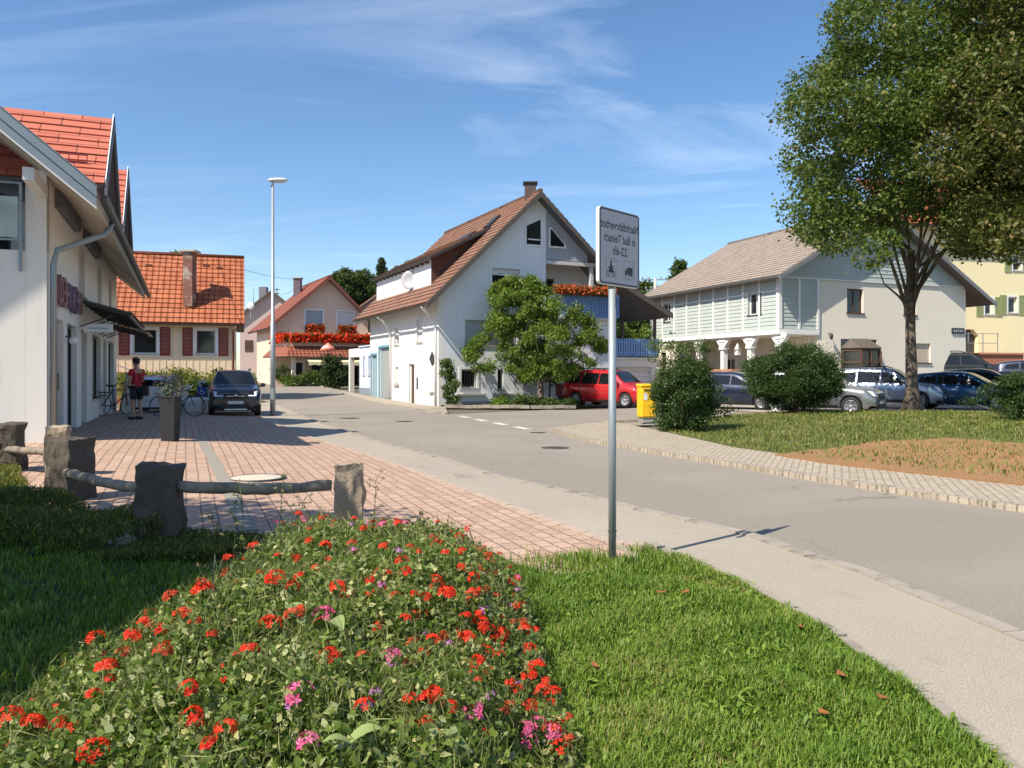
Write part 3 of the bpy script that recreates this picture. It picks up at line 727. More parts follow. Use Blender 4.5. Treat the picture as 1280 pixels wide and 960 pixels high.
# raised sign letters along the shop front (strokes only, mirrored and unreadable at this size)
LET = mat('purple_letter', (.11, .07, .15), .5, .2, 6); LET2 = mat('dusty_red_letter', (.20, .10, .11), .5, .2, 6)
for i, pat in enumerate(('HI', 'E', 'H', 'I', 'N', 'E', 'H', 'I')):
    u = .75+i*.5; g = MB(); zc = 3.05
    st = {'H': [(0, 0, 0, 1), (.7, 0, .7, 1), (0, .5, .7, .5)], 'HI': [(.1, 0, .1, 1), (.1, 1, .7, .8), (.7, .8, .7, .2), (.1, 0, .7, .2)], 'I': [(.35, 0, .35, 1)], 'E': [(.7, 0, .7, 1), (.7, 1, .1, 1), (.7, .5, .2, .5), (.7, 0, .1, 0)], 'N': [(0, 0, 0, 1), (0, 0, .7, 1), (.7, 0, .7, 1)]}[pat]
    for x0, y0, x1, y1 in st: g.bar(FS.p(u+x0*.55, zc+y0*.52, .10), FS.p(u+x1*.55, zc+y1*.52, .10), .09, .09, FS.n)
    g.build('sign_letter', (LET2, LET2, LET, LET, LET, LET, LET2, LET2)[i], sh)
MB().fb(FS, .7, 4.9, 3.28, 3.32, .01, .06).build('sign_rail', DKMET, sh)
# glass canopy on brackets over the doors, white box sign, lamps
cn = thing('glass_canopy', 'dark glass canopy on brackets above the shop doors', 'canopy', tuple(FS.p(8.5, 3.0, 0)))
m = MB()
for u in np.arange(5.0, 12.1, 1.16): m.bar(FS.p(u, 3.42, .03), FS.p(u, 3.1, 1.15), .05, .07); m.bar(FS.p(u, 2.8, .03), FS.p(u, 3.1, .8), .03)
m.bar(FS.p(4.9, 3.08, 1.15), FS.p(12.1, 3.08, 1.15), .06, .08)
m.build('bracket', DKMET, cn)
MB().prism([FS.p(4.9, 3.48, .02), FS.p(12.1, 3.48, .02), FS.p(12.1, 3.15, 1.22), FS.p(4.9, 3.15, 1.22)], (0, 0, .015)).build('glass', glassm('smoked_glass', (.05, .055, .04), .2), cn)
cn2 = thing('glass_canopy', 'second smaller canopy at the far end of the shop front', 'canopy', tuple(FS.p(14.5, 3.0, 0)))
m = MB()
for u in (13.0, 14.2, 15.4, 16.4): m.bar(FS.p(u, 3.3, .03), FS.p(u, 3.0, 1.2), .05, .07)
m.build('bracket', DKMET, cn2)
MB().prism([FS.p(12.9, 3.36, .02), FS.p(16.6, 3.36, .02), FS.p(16.6, 3.05, 1.3), FS.p(12.9, 3.05, 1.3)], (0, 0, .015)).build('glass', MATS['smoked_glass'], cn2)
bs = thing('box_sign', 'white rectangular projecting sign box under the glass canopy', 'sign', tuple(FS.p(5.2, 2.6, .5)))
MB().fb(FS, 5.1, 5.25, 2.66, 2.88, .1, .75).build('panel', WFRAME, bs, .01)
MB().fb(FS, 5.085, 5.099, 2.75, 2.78, .2, .65).build('grey_stripe', BLIND, bs)
lt = thing('wall_lamp', 'small wall lamp beside the first shop door', 'lamp', tuple(FS.p(2.6, 2.5, .1)))
MB().ball(FS.p(2.6, 2.35, .16), .09).build('globe', WFRAME, lt); MB().bar(FS.p(2.6, 2.45, 0), FS.p(2.6, 2.40, .16), .03).build('bracket', DKMET, lt)
mbx = thing('letter_box', 'small dark letter box on the shop wall by the downpipe', 'letter box', tuple(FS.p(.55, 1.35, .0)))
MB().fb(FS, .42, .72, 1.3, 1.62, .005, .12).build('body', DKMET, mbx, .01); MB().fb(FS, .40, .74, 1.621, 1.65, .005, .15).build('lid', GALV, mbx)

# ------------------------------------------------------------------ orange roofed house with red shutters
TI = tilem('orange_pantile', ((.36, .095, .035), (.52, .165, .06), (.26, .06, .028)), .30, .36, .3)
u_ = Vector((.95, .32, 0)).normalized(); bk = Vector((-.32, .95, 0)).normalized()
RE = Vector((-14.05, 42, 0)); L_ = 10.5; gb = .2
LE = RE-u_*L_; ez = 4.25
hb = thing('shutter_house', 'cream boarded house with orange pantile roof and dark red shutters', 'house', (RE.x, RE.y, gb))
FW = Fr(LE+bk*.5, (u_.x, u_.y)); wl = L_-.45
holes = [(wl-1.55-.42, wl-.55-.42, 2.65, 3.95), (wl-4.95, wl-3.8, 2.65, 3.95), (wl-8.3, wl-7.2, 2.65, 3.95)]
m = MB(); wall(m, FW, .1, wl, 1.35, 4.5, holes, .25); m.build('wall', BATTEN, hb)
m = MB(); wall(m, FW, .1, wl, gb-.3, 1.345, [], .25, .03)
FR_ = Fr(FW.p(wl, 0, 0), (bk.x, bk.y)); wall(m, FR_, .252, 6.6, gb-.3, 1.345, [], .25); m.build('plinth', REDBR, hb)
m = MB(); wall(m, FR_, .252, 6.6, 1.35, 4.5, [(2, 3, 2.2, 3.4)], .25); gable(m, FR_, .1, 6.6, 4.5, 3.35, 7.7, .25); m.build('side_wall', BATTEN, hb)
m = MB()
for k in range(int(wl/.32)):
    u = .25+k*.32
    for v0, v1 in ((1.35, 2.5), (2.5, 4.2)):
        if v1 > 3 and any(h[0]-.6 < u < h[1]+.6 for h in holes): continue
        m.fb(FW, u-.025, u+.025, v0, v1, .003, .016)
m.build('batten', mat('batten_edge', (.76, .60, .42), .8, .15, 4), hb)
for h in holes:
    window(hb, FW, h, 1, surround=WFRAME, blind=.0)
    shutter(hb, FW, h[0]-.62, h[0]-.13, h[2]-.08, h[3]+.08, REDSH); shutter(hb, FW, h[1]+.13, h[1]+.62, h[2]-.08, h[3]+.08, REDSH)
D_ = 3.6; a0 = LE+z_*ez; b0 = RE+z_*ez; r0_ = a0+bk*D_+z_*3.95; r1_ = b0+bk*D_+z_*3.95; c0_ = a0+bk*2*D_; c1_ = b0+bk*2*D_
m = MB(); m.roof(a0, b0, r1_, r0_, .14, .36, .03); m.roof(c1_, c0_, r0_, r1_, .14, .36, .03); m.tube([r0_+z_*.03, r1_+z_*.03], .11, 8)
rf = m.build('roof', TI, hb)
m = MB()
ch0 = a0.lerp(b0, (L_-3.05)/L_)
m.box(ch0.x-.24, ch0.x+.24, ch0.y+bk.y*1.1-.3, ch0.y+bk.y*1.1+.3, ez+.9, ez+3.75); m.build('chimney', mat('weathered_brick', (.20, .09, .065), .85, .35, 7, 40, .4, dirt=((.45, .40, .34), 1.3)), rf)
m = MB(); m.box(ch0.x-.42, ch0.x+.42, ch0.y+bk.y*1.1-.42, ch0.y+bk.y*1.1+.42, ez+3.76, ez+3.86); m.build('chimney_cap', CONC, rf)
m = MB()
for fx, fy in ((1.3, 2.9), (4.9, 2.9), (2.0, 3.0), (8, 2.9)): 
    q = b0-u_*fx+bk*fy+z_*(fy*3.95/3.6+.05); m.bar(q-u_*.16, q+u_*.16, .10, .12)
m.build('vent_tile', TI, rf)
pipe(hb, [b0+z_*.0, FW.p(wl-.1, 3.9, .1), FW.p(wl-.1, gb, .1)], .05, mat('copper_pipe', (.22, .07, .04), .5, .2, 4)); gutter(hb, a0-bk*.06-z_*.05, b0-bk*.06-z_*.05, .07, BROWNW)
hr = thing('stair_rail', 'grey metal stair handrail in front of the cream boarded house', 'handrail', tuple(FW.p(wl-7.0, gb, .9)))
m = MB(); m.tube([FW.p(wl-9.5, 2.35, .8), FW.p(wl-6.2, 2.35, .8), FW.p(wl-4.2, 1.5, .8), FW.p(wl-1.6, 1.35, .8)], .03, 6)
for u in (9.2, 8.2, 7.2, 6.2): m.bar(FW.p(wl-u, gb, .8), FW.p(wl-u, 2.35, .8), .03)
for u in (4.2, 3.0, 1.8): m.bar(FW.p(wl-u, gb, .8), FW.p(wl-u, 1.42, .8), .03)
m.build('rail', GALV, hr)
sw_ = thing('terrace_wall', 'low reddish brick terrace wall left of the boarded front', 'wall', tuple(FW.p(wl-7, gb, .7)))
m = MB().fb(FW, wl-9.8, wl-4.9, gb-.2, 1.72, .15, .7); m.build('wall', REDBR, sw_)

# ------------------------------------------------------------------ far small pink house
def simple_house(name, label, A, ud, Wd_, D_, base, eave, ridge, wallm, roofm, ov=.4, wins=(), apex=.5, side_wins=(), course=.36):
    t = thing(name, label, 'house', (A[0], A[1], base))
    F = Fr((A[0], A[1], 0), ud); b_ = -F.n
    m = MB(); wall(m, F, 0, Wd_, base-.5, eave, [w_[:4] for w_ in wins], .25)
    inner = [w_ for w_ in wins if w_[2] >= eave]
    gable(m, F, 0, Wd_, eave, Wd_*apex, ridge-.08, .25)
    F2 = Fr(F.p(Wd_, 0, 0), (b_.x, b_.y)); wall(m, F2, .252, D_, base-.5, eave, [w_[:4] for w_ in side_wins], .25)
    F3 = Fr(F.p(0, 0, -D_), (-b_.x, -b_.y)); wall(m, F3, 0, D_-.252, base-.5, eave, [], .25)
    m.build('wall', wallm, t)
    sl_l = (ridge-eave)/(Wd_*apex); sl_r = (ridge-eave)/(Wd_*(1-apex))
    A0 = F.p(-ov, eave-ov*sl_l, ov); A1 = F.p(-ov, eave-ov*sl_l, -D_-ov); T0_ = F.p(Wd_*apex, ridge, ov); T1_ = F.p(Wd_*apex, ridge, -D_-ov)
    C0 = F.p(Wd_+ov, eave-ov*sl_r, ov); C1 = F.p(Wd_+ov, eave-ov*sl_r, -D_-ov); up_ = Vector((0, 0, .1))
    m = MB(); m.roof(A1+up_, A0+up_, T0_+up_, T1_+up_, .12, course); m.roof(C0+up_, C1+up_, T1_+up_, T0_+up_, .12, course); m.tube([T0_+up_, T1_+up_], .1, 6)
    r_ = m.build('roof', roofm, t)
    return t, F, F2, F3, r_
BRT = tilem('brown_red_tile', ((.26, .075, .04), (.33, .10, .05), (.17, .06, .04)), .30, .36, .35)
RDT = tilem('red_tile', ((.52, .075, .02), (.62, .11, .03), (.40, .06, .02)), .30, .36, .5)
OLT = tilem('old_roof_tile', ((.20, .085, .048), (.30, .135, .078), (.14, .07, .048)), .28, .34, .35, lichen=(.20, .16, .10))
Yc = 84
t, F, F2, F3, r_ = simple_house('gabled_house', 'small dull pink house far up the road behind the lamp post', (X(300, Yc), Yc), (.97, .22), 6.4, 9, 1.4, 7.8, 10.4, mat('dusty_pink_plaster', (.58, .44, .38), .9, .08, 2), BRT, .45,
    [(2.1, 3.3, 5.4, 6.7), (3.4, 4.5, 3.1, 4.2), (4.9, 5.8, 3.1, 4.2)][:0]+[(3.9, 4.9, 3.7, 5.0), (2.6, 3.6, 1.6, 2.7)])
window(t, F, (3.9, 4.9, 3.7, 5.0), 1, surround=WFRAME); shutter(t, F, 3.2, 3.7, 3.6, 5.1, BROWNW); shutter(t, F, 5.05, 5.5, 3.6, 5.1, BROWNW)
window(t, F, (2.6, 3.6, 1.6, 2.7), 1, surround=WFRAME)
shutter(t, F, 3.4, 4.7, 6.3, 7.6, BROWNW); shutter(t, F, .5, 1.3, 4.0, 5.2, BROWNW)
MB().box(X(325, Yc+4), X(325, Yc+4)+.8, Yc+3.6, Yc+4.4, 9.2, 11.2).build('chimney', SLATE, r_)
an = thing('roof_antenna', 'thin television antenna rising behind the small pink house', 'antenna', (X(317, 88), 88, 8.5))
m = MB(); m.tube([(X(317, 88), 88, 8.5), (X(317, 88), 88, 12.4)], .035, 5); m.bar((X(311, 88), 88, 12.1), (X(322, 88), 88, 12.1), .03); m.bar((X(313, 88), 88, 11.5), (X(320, 88), 88, 11.5), .03); m.build('mast', GALV, an)
ds = thing('satellite_dish', 'pale round satellite dish beside the far pink house', 'satellite dish', (X(313, 83), 83, 7.6))
MB().lathe([(.03, .0), (.28, .05), (.40, .13), (.39, .14), (.27, .08), (.03, .03)], (X(313, 83), 83, 8.7), 16, 'y').build('dish', WFRAME, ds); MB().bar((X(313, 83), 83.1, 7.4), (X(313, 83), 83.1, 8.7), .06).build('arm', GALV, ds)

# ------------------------------------------------------------------ pink flower house with balcony
gD = Vector((.89, .45, 0)).normalized()
cx, cy = -15.0, 65.0
F = Fr((cx-gD.x*5.7, cy-gD.y*5.7, 0), (gD.x, gD.y)); gb = .75; bD = Vector((-.47, .88, 0)).normalized()
ph = thing('flower_house', 'pink gabled house with red flower boxes and skirt roof over terrace', 'house', (cx, cy, gb))
# facade width 9.1: eave left at u=0 (z 5.3), apex u=5.7 (z 9.4), eave right u=9.1 (z 6.0)
holes = [(4.25, 5.75, 5.15, 6.75), (7.05, 8.5, 5.15, 6.75)]
H2 = [(3.95, 5.3, 5.3, 6.75), (6.55, 7.85, 5.3, 6.75), (1.85, 2.6, 3.3, 5.0), (3.0, 3.8, 1.5, 2.6), (4.4, 8.3, gb, 2.9)]
m = MB(); wall(m, F, 1.55, 9.1, gb-.5, 5.1, [h for h in H2 if h[3] <= 5.1], .3)
# upper gable built from vertical strips so the window openings stay real
def top(u): return 9.45-(5.7-u)*.88 if u <= 5.7 else 9.45-(9.45-6.1)*(u-5.7)/3.4
cuts = [1.55, 2.7, 3.95, 4.6, 5.3, 5.7, 6.55, 7.2, 7.85, 9.1]
for u0, u1 in zip(cuts[:-1], cuts[1:]):
    lo = 5.1
    if 3.95 <= u0 < 5.3 or 6.55 <= u0 < 7.85:
        m.fb(F, u0, u1, 5.1, 5.3, -.3, 0); lo = 6.75
    m.prism([F.p(u0, lo), F.p(u1, lo), F.p(u1, max(lo+.01, top(u1)-.1)), F.p(u0, max(lo+.01, top(u0)-.1))], -F.n*.3)
F3 = Fr(F.p(1.55, 0, 0)+bD*7.5, (-bD.x, -bD.y)); wall(m, F3, 0, 7.2, gb-.5, 5.6, [], .3)
F2 = Fr(F.p(9.1, 0, 0), (bD.x, bD.y)); wall(m, F2, .3, 7.5, gb-.5, 6.0, [], .3)
m.build('wall', PINKW, ph)
window(ph, F, H2[0], 2, blind=.95, blindm=BLIND, surround=WFRAME); window(ph, F, H2[1], 2, blind=.9, surround=WFRAME)
window(ph, F, H2[2], 2, blind=.9, blindm=BLIND); window(ph, F, H2[3], 1, surround=WFRAME)
window(ph, F, H2[4], 3, frame=BROWNW, sill=False, name='terrace_door')
ovh = .7
def rp(u, z, n): return F.p(u, z, 0)+(-bD)*n
a0 = rp(.85, 5.23, ovh); t0_ = rp(5.7, 9.5, ovh); c0_ = rp(10.0, 5.3, ovh); a1 = rp(.85, 5.23, -8); t1_ = rp(5.7, 9.5, -8); c1_ = rp(10.0, 5.3, -8)
m = MB(); m.roof(a1, a0, t0_, t1_, .14, .36); m.roof(c0_, c1_, t1_, t0_, .14, .36); m.tube([t0_, t1_], .12, 6); r_ = m.build('roof', BRT, ph)
m = MB(); m.prism([a0+z_*.05, a0-z_*.22, t0_-z_*.22, t0_+z_*.05], F.n*.05); m.prism([c0_+z_*.05, c0_-z_*.22, t0_-z_*.22, t0_+z_*.05], F.n*.05); m.build('verge', mat('red_brown_verge', (.22, .06, .04), .6, .2, 4), r_)
q = rp(4.6, 0, -5.5); m = MB().box(q.x-.3, q.x+.3, q.y-.3, q.y+.3, 7.0, 9.9); ch = m.build('chimney', mat('slate_chimney', (.13, .10, .12), .7, .2, 5), r_)
MB().box(q.x-.4, q.x+.4, q.y-.4, q.y+.4, 9.9, 9.98).build('chimney_cap', CONC, ch)
# terrace slab with tiled skirt roof
m = MB()
k0 = [F.p(1.6, 3.55, 0.02), F.p(2.2, 3.55, 2.2), F.p(10.2, 3.55, 2.2), F.p(10.2, 3.55, .02)]
m.prism(k0, (0, 0, .22)); m.build('terrace_slab', CREAMW, ph)
m = MB()
m.roof(F.p(1.9, 2.95, 3.2), F.p(11.2, 2.95, 3.2), F.p(10.8, 3.8, 2.2), F.p(2.2, 3.8, 2.2), .08, .3)
m.roof(F.p(.6, 2.95, .05), F.p(1.9, 2.95, 3.2), F.p(2.2, 3.8, 2.2), F.p(1.5, 3.8, .05), .08, .3)
m.build('skirt_roof', BRT, ph)
m = MB(); m.prism([F.p(2.2, 3.8, 2.15), F.p(10.8, 3.8, 2.15), F.p(10.8, 4.25, 2.15), F.p(2.2, 4.25, 2.15)], -F.n*.1); m.prism([F.p(1.5, 3.8, .05), F.p(2.2, 3.8, 2.15), F.p(2.2, 4.25, 2.15), F.p(1.5, 4.25, .05)], F.u*.1)
m.build('parapet', PINKW, ph)
for u in (2.4, 8.9): MB().fb(F, u, u+.3, gb-.2, 2.94, 2.0, 2.3).build('pillar', CREAMW, ph)
aw = thing('awning', 'pale yellow scalloped awning below the terrace of the flower house', 'awning', tuple(F.p(6, 2.9, 2.6)))
m = MB(); AWM = mat('awning_cloth', (.72, .66, .42), .8, .1, 3)
m.prism([F.p(3.4, 2.9, 2.35), F.p(8.8, 2.9, 2.35), F.p(8.8, 2.55, 3.6), F.p(3.4, 2.55, 3.6)], (0, 0, .03))
for i in range(18): m.fb(F, 3.4+i*.3+.01, 3.7+i*.3-.01, 2.3+.04*(i % 2), 2.552, 3.59, 3.615)
m.build('cloth', AWM, aw)
# flowers on the house: each box is its own thing
GERF = leafm('geranium_leaf', (.05, .10, .015), (.13, .20, .04))
REDP = leafm('red_petal', (.70, .015, .008), (.90, .06, .015), .55, .25); DREDP = leafm('deep_red_petal', (.42, .03, .012), (.66, .09, .03), .55, .25)
PINKP = leafm('pink_petal', (.72, .07, .22), (.88, .22, .42), .55, .3); LILP = leafm('lilac_petal', (.55, .15, .50), (.75, .35, .68), .55, .3)
def flower_box(label, fr, u0, u1, v, n0, n1, hgt, dens, lf, redm=REDP, droop=.35, share=.55, group='geranium boxes on the houses', box=True):
    o = fr.p((u0+u1)/2, v, (n0+n1)/2); t = thing('flower_box', label, 'flower box', tuple(o), 0, group)
    if box: MB().fb(fr, u0, u1, v, v+.18, n0, n1).build('planter', BROWNW, t)
    N = int(dens*(u1-u0)*hgt)
    P = np.array([fr.p(rnd.uniform(u0, u1), v+.1+hgt*(rnd.betavariate(2, 2)-droop), (n0+n1)/2+rnd.uniform(-.28, .34)*(1 if hgt > .3 else .5)) for _ in range(N)])
    leafmesh('foliage', P, lf, GERF, t, .8)
    P = np.array([fr.p(rnd.uniform(u0, u1), v+.12+hgt*(rnd.betavariate(2, 2)-droop), (n0+n1)/2+rnd.uniform(-.1, .42)) for _ in range(int(N*share))])
    leafmesh('blossom', P, lf*1.05, redm, t, .9)
flower_box('round mass of red geraniums under the left upper window of the pink house', F, 3.9, 5.35, 4.95, .02, .4, .95, 420, .17, DREDP, share=1.0)
flower_box('round mass of red geraniums under the right upper window of the pink house', F, 6.5, 7.95, 4.95, .02, .4, .95, 420, .17, DREDP, share=1.0)
flower_box('long row of red geraniums along the terrace parapet of the pink house', F, 2.2, 10.7, 4.2, 2.1, 2.5, .8, 300, .18, REDP, share=1.0)
Fs = Fr(F.p(1.5, 0, .05), (F.p(2.2, 0, 2.15)-F.p(1.5, 0, .05)).xy)
flower_box('short bright red geranium row on the left corner of the pink house terrace', Fs, 0, 2.2, 4.2, -.2, .2, .8, 300, .18, REDP, share=1.3)
gr = thing('low_shed', 'green leafy creeper behind the terrace flowers', 'creeper', tuple(F.p(7, 4.2, 1.6))) if False else None
P_, D__ = clumps([(F.p(u, 4.45, 1.75).x, F.p(u, 4.45, 1.75).y, 4.5+.15*math.sin(u*3), .32) for u in np.arange(4.2, 10.6, .45)], 900)
tagit(leafmesh('creeper', P_, .16, GERF, None, .7, loc=tuple(F.p(7, 4.3, 1.7))), 'green creeper growing behind the long terrace flower row', 'creeper')
ps = thing('parasol', 'small red and white parasol on thin pole before the pink house', 'parasol', (X(410, 58), 58, gz(X(410, 58), 58)))
o_ = worig(ps); MB().tube([o_, o_+z_*3.0], .03, 6).build('pole', BROWNW, ps)
MB().lathe([(.62, 2.75), (.45, 2.95), (.2, 3.15), (.02, 3.3)], (o_.x, o_.y, o_.z), 12).build('canopy', mat('parasol_cloth', (.75, .18, .12), .8, .1, 2, dirt=((.8, .75, .7), 1.6)), ps)
# red roofed house glimpsed behind
t, F_, F2_, F3_, r_ = simple_house('red_roofed_house', 'house with bright red roof glimpsed behind the pink flower house', (X(447, 72), 72), (.97, -.2), 6, 8, 1, 7.4, 9.3, PINKW, RDT, .4)
del t
# ------------------------------------------------------------------ pale blue annex
d1 = Vector((-.43, .9, 0)).normalized(); g1 = Vector((.9, .43, 0)).normalized()
C0w = Vector((-3.45, 37.5, 0))
FL_ = Fr(C0w+d1*11.8, (-d1.x, -d1.y))     # long wall of the white house: u=0 far end, 11.8 near corner
FA = Fr(FL_.p(0, 0, -.35), (-d1.x, -d1.y))
ax_ = thing('blue_annex', 'low pale blue garage annex joined to the white house', 'annex', tuple(FA.p(-2.5, .45, 0)))
m = MB(); wall(m, FA, -3.8, -.02, .75, 3.35, [(-2.95, -2.55, 1.55, 2.75), (-1.7, -1.25, 1.55, 2.75)], .25)
m.fb(FA, -3.8, -.02, 3.351, 3.42, -3.5, .08); m.build('wall', BLUEW, ax_)
MB().fb(FA, -3.8, -.02, .1, .745, -.25, .02).build('plinth', mat('grey_plinth', (.22, .25, .30), .85, .1, 3), ax_)
for h in ((-2.95, -2.55, 1.55, 2.75), (-1.7, -1.25, 1.55, 2.75)): window(ax_, FA, h, 1)
m = MB(); m.fb(FA, -6.6, -3.81, 2.75, 3.3, -3.5, .0); m.fb(FA, -6.6, -6.3, .2, 2.748, -.3, 0); m.fb(FA, -6.0, -3.81, .2, 2.748, -2.8, -2.5); m.build('carport', mat('carport_plaster', (.74, .70, .62), .9, .06, 2), ax_)
m = MB(); m.fb(FA, -5.6, -4.7, .3, 1.9, -2.45, -1.9); m.build('cupboard', mat('pinkish_board', (.70, .56, .48), .8, .1, 3), ax_)

# ------------------------------------------------------------------ the big white house
wh = thing('white_house', 'large white gabled house with blue trimmed gate and red brown roof', 'house', (C0w.x, C0w.y, .05))
LH = [(0.25, 1.45, .2, 2.75), (1.95, 4.0, .2, 3.15), (4.95, 5.75, 3.2, 4.15), (8.7, 9.6, 3.2, 4.35), (5.0, 5.6, 1.1, 2.0), (7.35, 8.3, .1, 2.15)]
GH = [(1.25, 2.0, 1.0, 1.75), (3.0, 3.2, .95, 1.75), (1.5, 2.75, 3.1, 4.0), (2.7, 4.15, 5.05, 5.95), (4.1+3.0, 4.1+3.9, .85, 1.75)]
GH = [(1.15, 1.95, .95, 1.85), (3.05, 3.35, .85, 1.85), (1.35, 4.1, 3.0, 4.2), (2.75, 4.25, 5.7, 6.75), (7.0, 7.6, .75, 1.75), (7.8, 8.4, .75, 1.75)]
FF = Fr(C0w, (g1.x, g1.y)); WH = 9.7; BW = 5.7
wt = lambda t_: min(4.9+.966*(t_+.8), 10.6-.90*(t_-5.1)) - .12
m = MB(); wall(m, FL_, 0, 11.8, -.2, 5.45, LH, .3)
m.build('side_wall', WHITE, wh)
m = MB(); wall(m, FF, .302, BW, -.2, 4.6, [h for h in GH if h[3] < 4.6 and h[1] < BW], .3); 
wall(m, FF, BW, WH, -.2, 4.55, [h for h in GH if h[0] > BW], .3)
def strip(m, F, u0, u1, lo, hi=None, th=.3):
    h0, h1 = (hi or wt)(u0), (hi or wt)(u1)
    m.prism([F.p(u0, lo), F.p(u1, lo), F.p(u1, max(h1, lo+.01)), F.p(u0, max(h0, lo+.01))], -F.n*th)
for u0, u1, lo in ((.302, 2.75, 4.6), (4.25, 4.55, 4.6), (5.45, 5.7, 4.6)): strip(m, FF, u0, u1, lo)
m.fb(FF, 2.75, 4.25, 4.6, 5.7, -.3, 0); strip(m, FF, 2.75, 4.25, 6.75); 
m.fb(FF, 4.55, 5.1, 4.6, 7.95, -.3, 0); m.fb(FF, 5.1, 5.45, 4.6, 7.95, -.3, 0); strip(m, FF, 4.55, 5.1, 8.97); strip(m, FF, 5.1, 5.45, 8.97)
m.build('gable_wall', HBLUE, wh)
# recessed balcony: inner wall, cheeks, floor, clad gable above it
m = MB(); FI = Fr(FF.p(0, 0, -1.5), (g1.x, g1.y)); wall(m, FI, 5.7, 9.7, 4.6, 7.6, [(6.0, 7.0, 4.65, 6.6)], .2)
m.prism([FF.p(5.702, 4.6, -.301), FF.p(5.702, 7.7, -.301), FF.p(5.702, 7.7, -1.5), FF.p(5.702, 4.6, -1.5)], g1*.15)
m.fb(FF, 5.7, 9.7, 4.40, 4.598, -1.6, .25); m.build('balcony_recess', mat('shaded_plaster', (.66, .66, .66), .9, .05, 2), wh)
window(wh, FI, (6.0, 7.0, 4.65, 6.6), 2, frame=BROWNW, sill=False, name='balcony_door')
m = MB(); CLAD = mat('grey_board_cladding', (.36, .38, .42), .75, .12, 4, 40, .2)
u = 5.702
while u < 8.1:
    u1 = min(u+.16, 8.1); a_, b_ = wt(u), wt(u1)
    lo = 7.35
    if b_ > lo+.02: m.prism([FF.p(u+.006, lo, .01), FF.p(u1-.006, lo, .01), FF.p(u1-.006, b_, .01), FF.p(u+.006, a_, .01)], -FF.n*.12)
    u = u1
m.build('cladding', CLAD, wh)
m = MB(); m.fb(FF, 8.25, 8.42, 4.6, 7.1, -.1, .07); m.fb(FF, 5.7, 8.6, 7.12, 7.3, -.15, .1); m.build('balcony_post', mat('pale_timber', (.55, .55, .55), .7, .1, 4), wh)
# triangle window and tall sloped window
w_ = MB(); tri = [FF.p(5.85, 7.95, .02), FF.p(6.8, 7.95, .02), FF.p(6.8, 8.12, .02), FF.p(5.95, 8.95, .02), FF.p(5.85, 8.95, .02)]
def ringframe(pts, wdt, off, m_, nm, root, pane):
    c_ = sum(pts, Vector())/len(pts); inn = [c_+(p-c_)*(1-wdt) for p in pts]; n = len(pts); fm = MB()
    for i in range(n): fm.prism([pts[i], pts[(i+1) % n], inn[(i+1) % n], inn[i]], off)
    o = fm.build(nm, m_, root); MB().prism([p+off*.3 for p in inn], off*.3).build('pane', pane, o); return o
ringframe(tri, .16, FF.n*.06, WFRAME, 'triangular_window', wh, GLASS)
ringframe([FF.p(4.53, 7.93, -.02), FF.p(5.47, 7.93, -.02), FF.p(5.47, 9.45, -.02), FF.p(4.53, 9.0, -.02)], .16, FF.n*.06, WFRAME, 'tall_gable_window', wh, GLASS)
MB().fb(FF, 4.68, 5.35, 8.25, 8.31, .0, .06).build('glazing_bar', WFRAME, wh)
window(wh, FF, GH[0], 1, surround=WFRAME); window(wh, FF, GH[1], 1, GREYW)
window(wh, FF, GH[2], 2, blind=.98, blindm=BLIND, surround=WFRAME); window(wh, FF, GH[3], 2, blind=.3, surround=WFRAME)
window(wh, FF, GH[4], 1, surround=WFRAME); window(wh, FF, GH[5], 1)
g = MB(); 
for i in range(6): g.fb(FF, 1.2+i*.14, 1.215+i*.14, .97, 1.83, -.03, -.015)
g.build('window_bars', DKMET, wh)
m = MB(); m.fb(FF, .85, 2.35, .60, .68, .0, .18); m.fb(FF, 2.75, 3.9, .60, .68, .0, .18); m.build('ledge', CONC, wh)
# long side: blue framed doors, small windows
door(wh, FL_, LH[0], mat('steel_door', (.30, .40, .46), .5, .1, 3), frame=PBLUE); door(wh, FL_, LH[1], mat('grey_gate', (.32, .34, .33), .6, .1, 3), frame=PBLUE, name='gate')
m = MB()
for h in LH[:2]: m.fb(FL_, h[0]-.12, h[0], h[2], h[3]+.12, -.02, .03).fb(FL_, h[1], h[1]+.12, h[2], h[3]+.12, -.02, .03).fb(FL_, h[0], h[1], h[3], h[3]+.12, -.02, .03)
m.build('door_surround', PBLUE, wh)
window(wh, FL_, LH[2], 1, blind=.55, surround=WFRAME); window(wh, FL_, LH[3], 1, blind=.97, surround=WFRAME); window(wh, FL_, LH[4], 1, blind=.97)
door(wh, FL_, LH[5], BROWNW, frame=WFRAME)
MB().fb(FL_, 8.75, 8.87, .85, 1.45, .01, .05).build('door_bell_plate', DKMET, wh)
m = MB().prism([FL_.p(10.7, 2.35, .02), FL_.p(11.05, 2.02, .02), FL_.p(11.4, 2.35, .02), FL_.p(11.05, 2.68, .02)], FL_.n*.05); m.build('diamond_plaque', DKMET, wh)
MB().fb(FL_, 10.6, 11.2, .72, .78, .0, .12).fb(FL_, 4.9, 5.8, 1.0, 1.06, 0, .12).build('side_ledge', CONC, wh)
m = MB(); m.fb(FF, .3, 6.0, -.1, .3, .003, .03); m.build('plinth', mat('grey_plinth2', (.30, .30, .31), .85, .1, 3), wh)
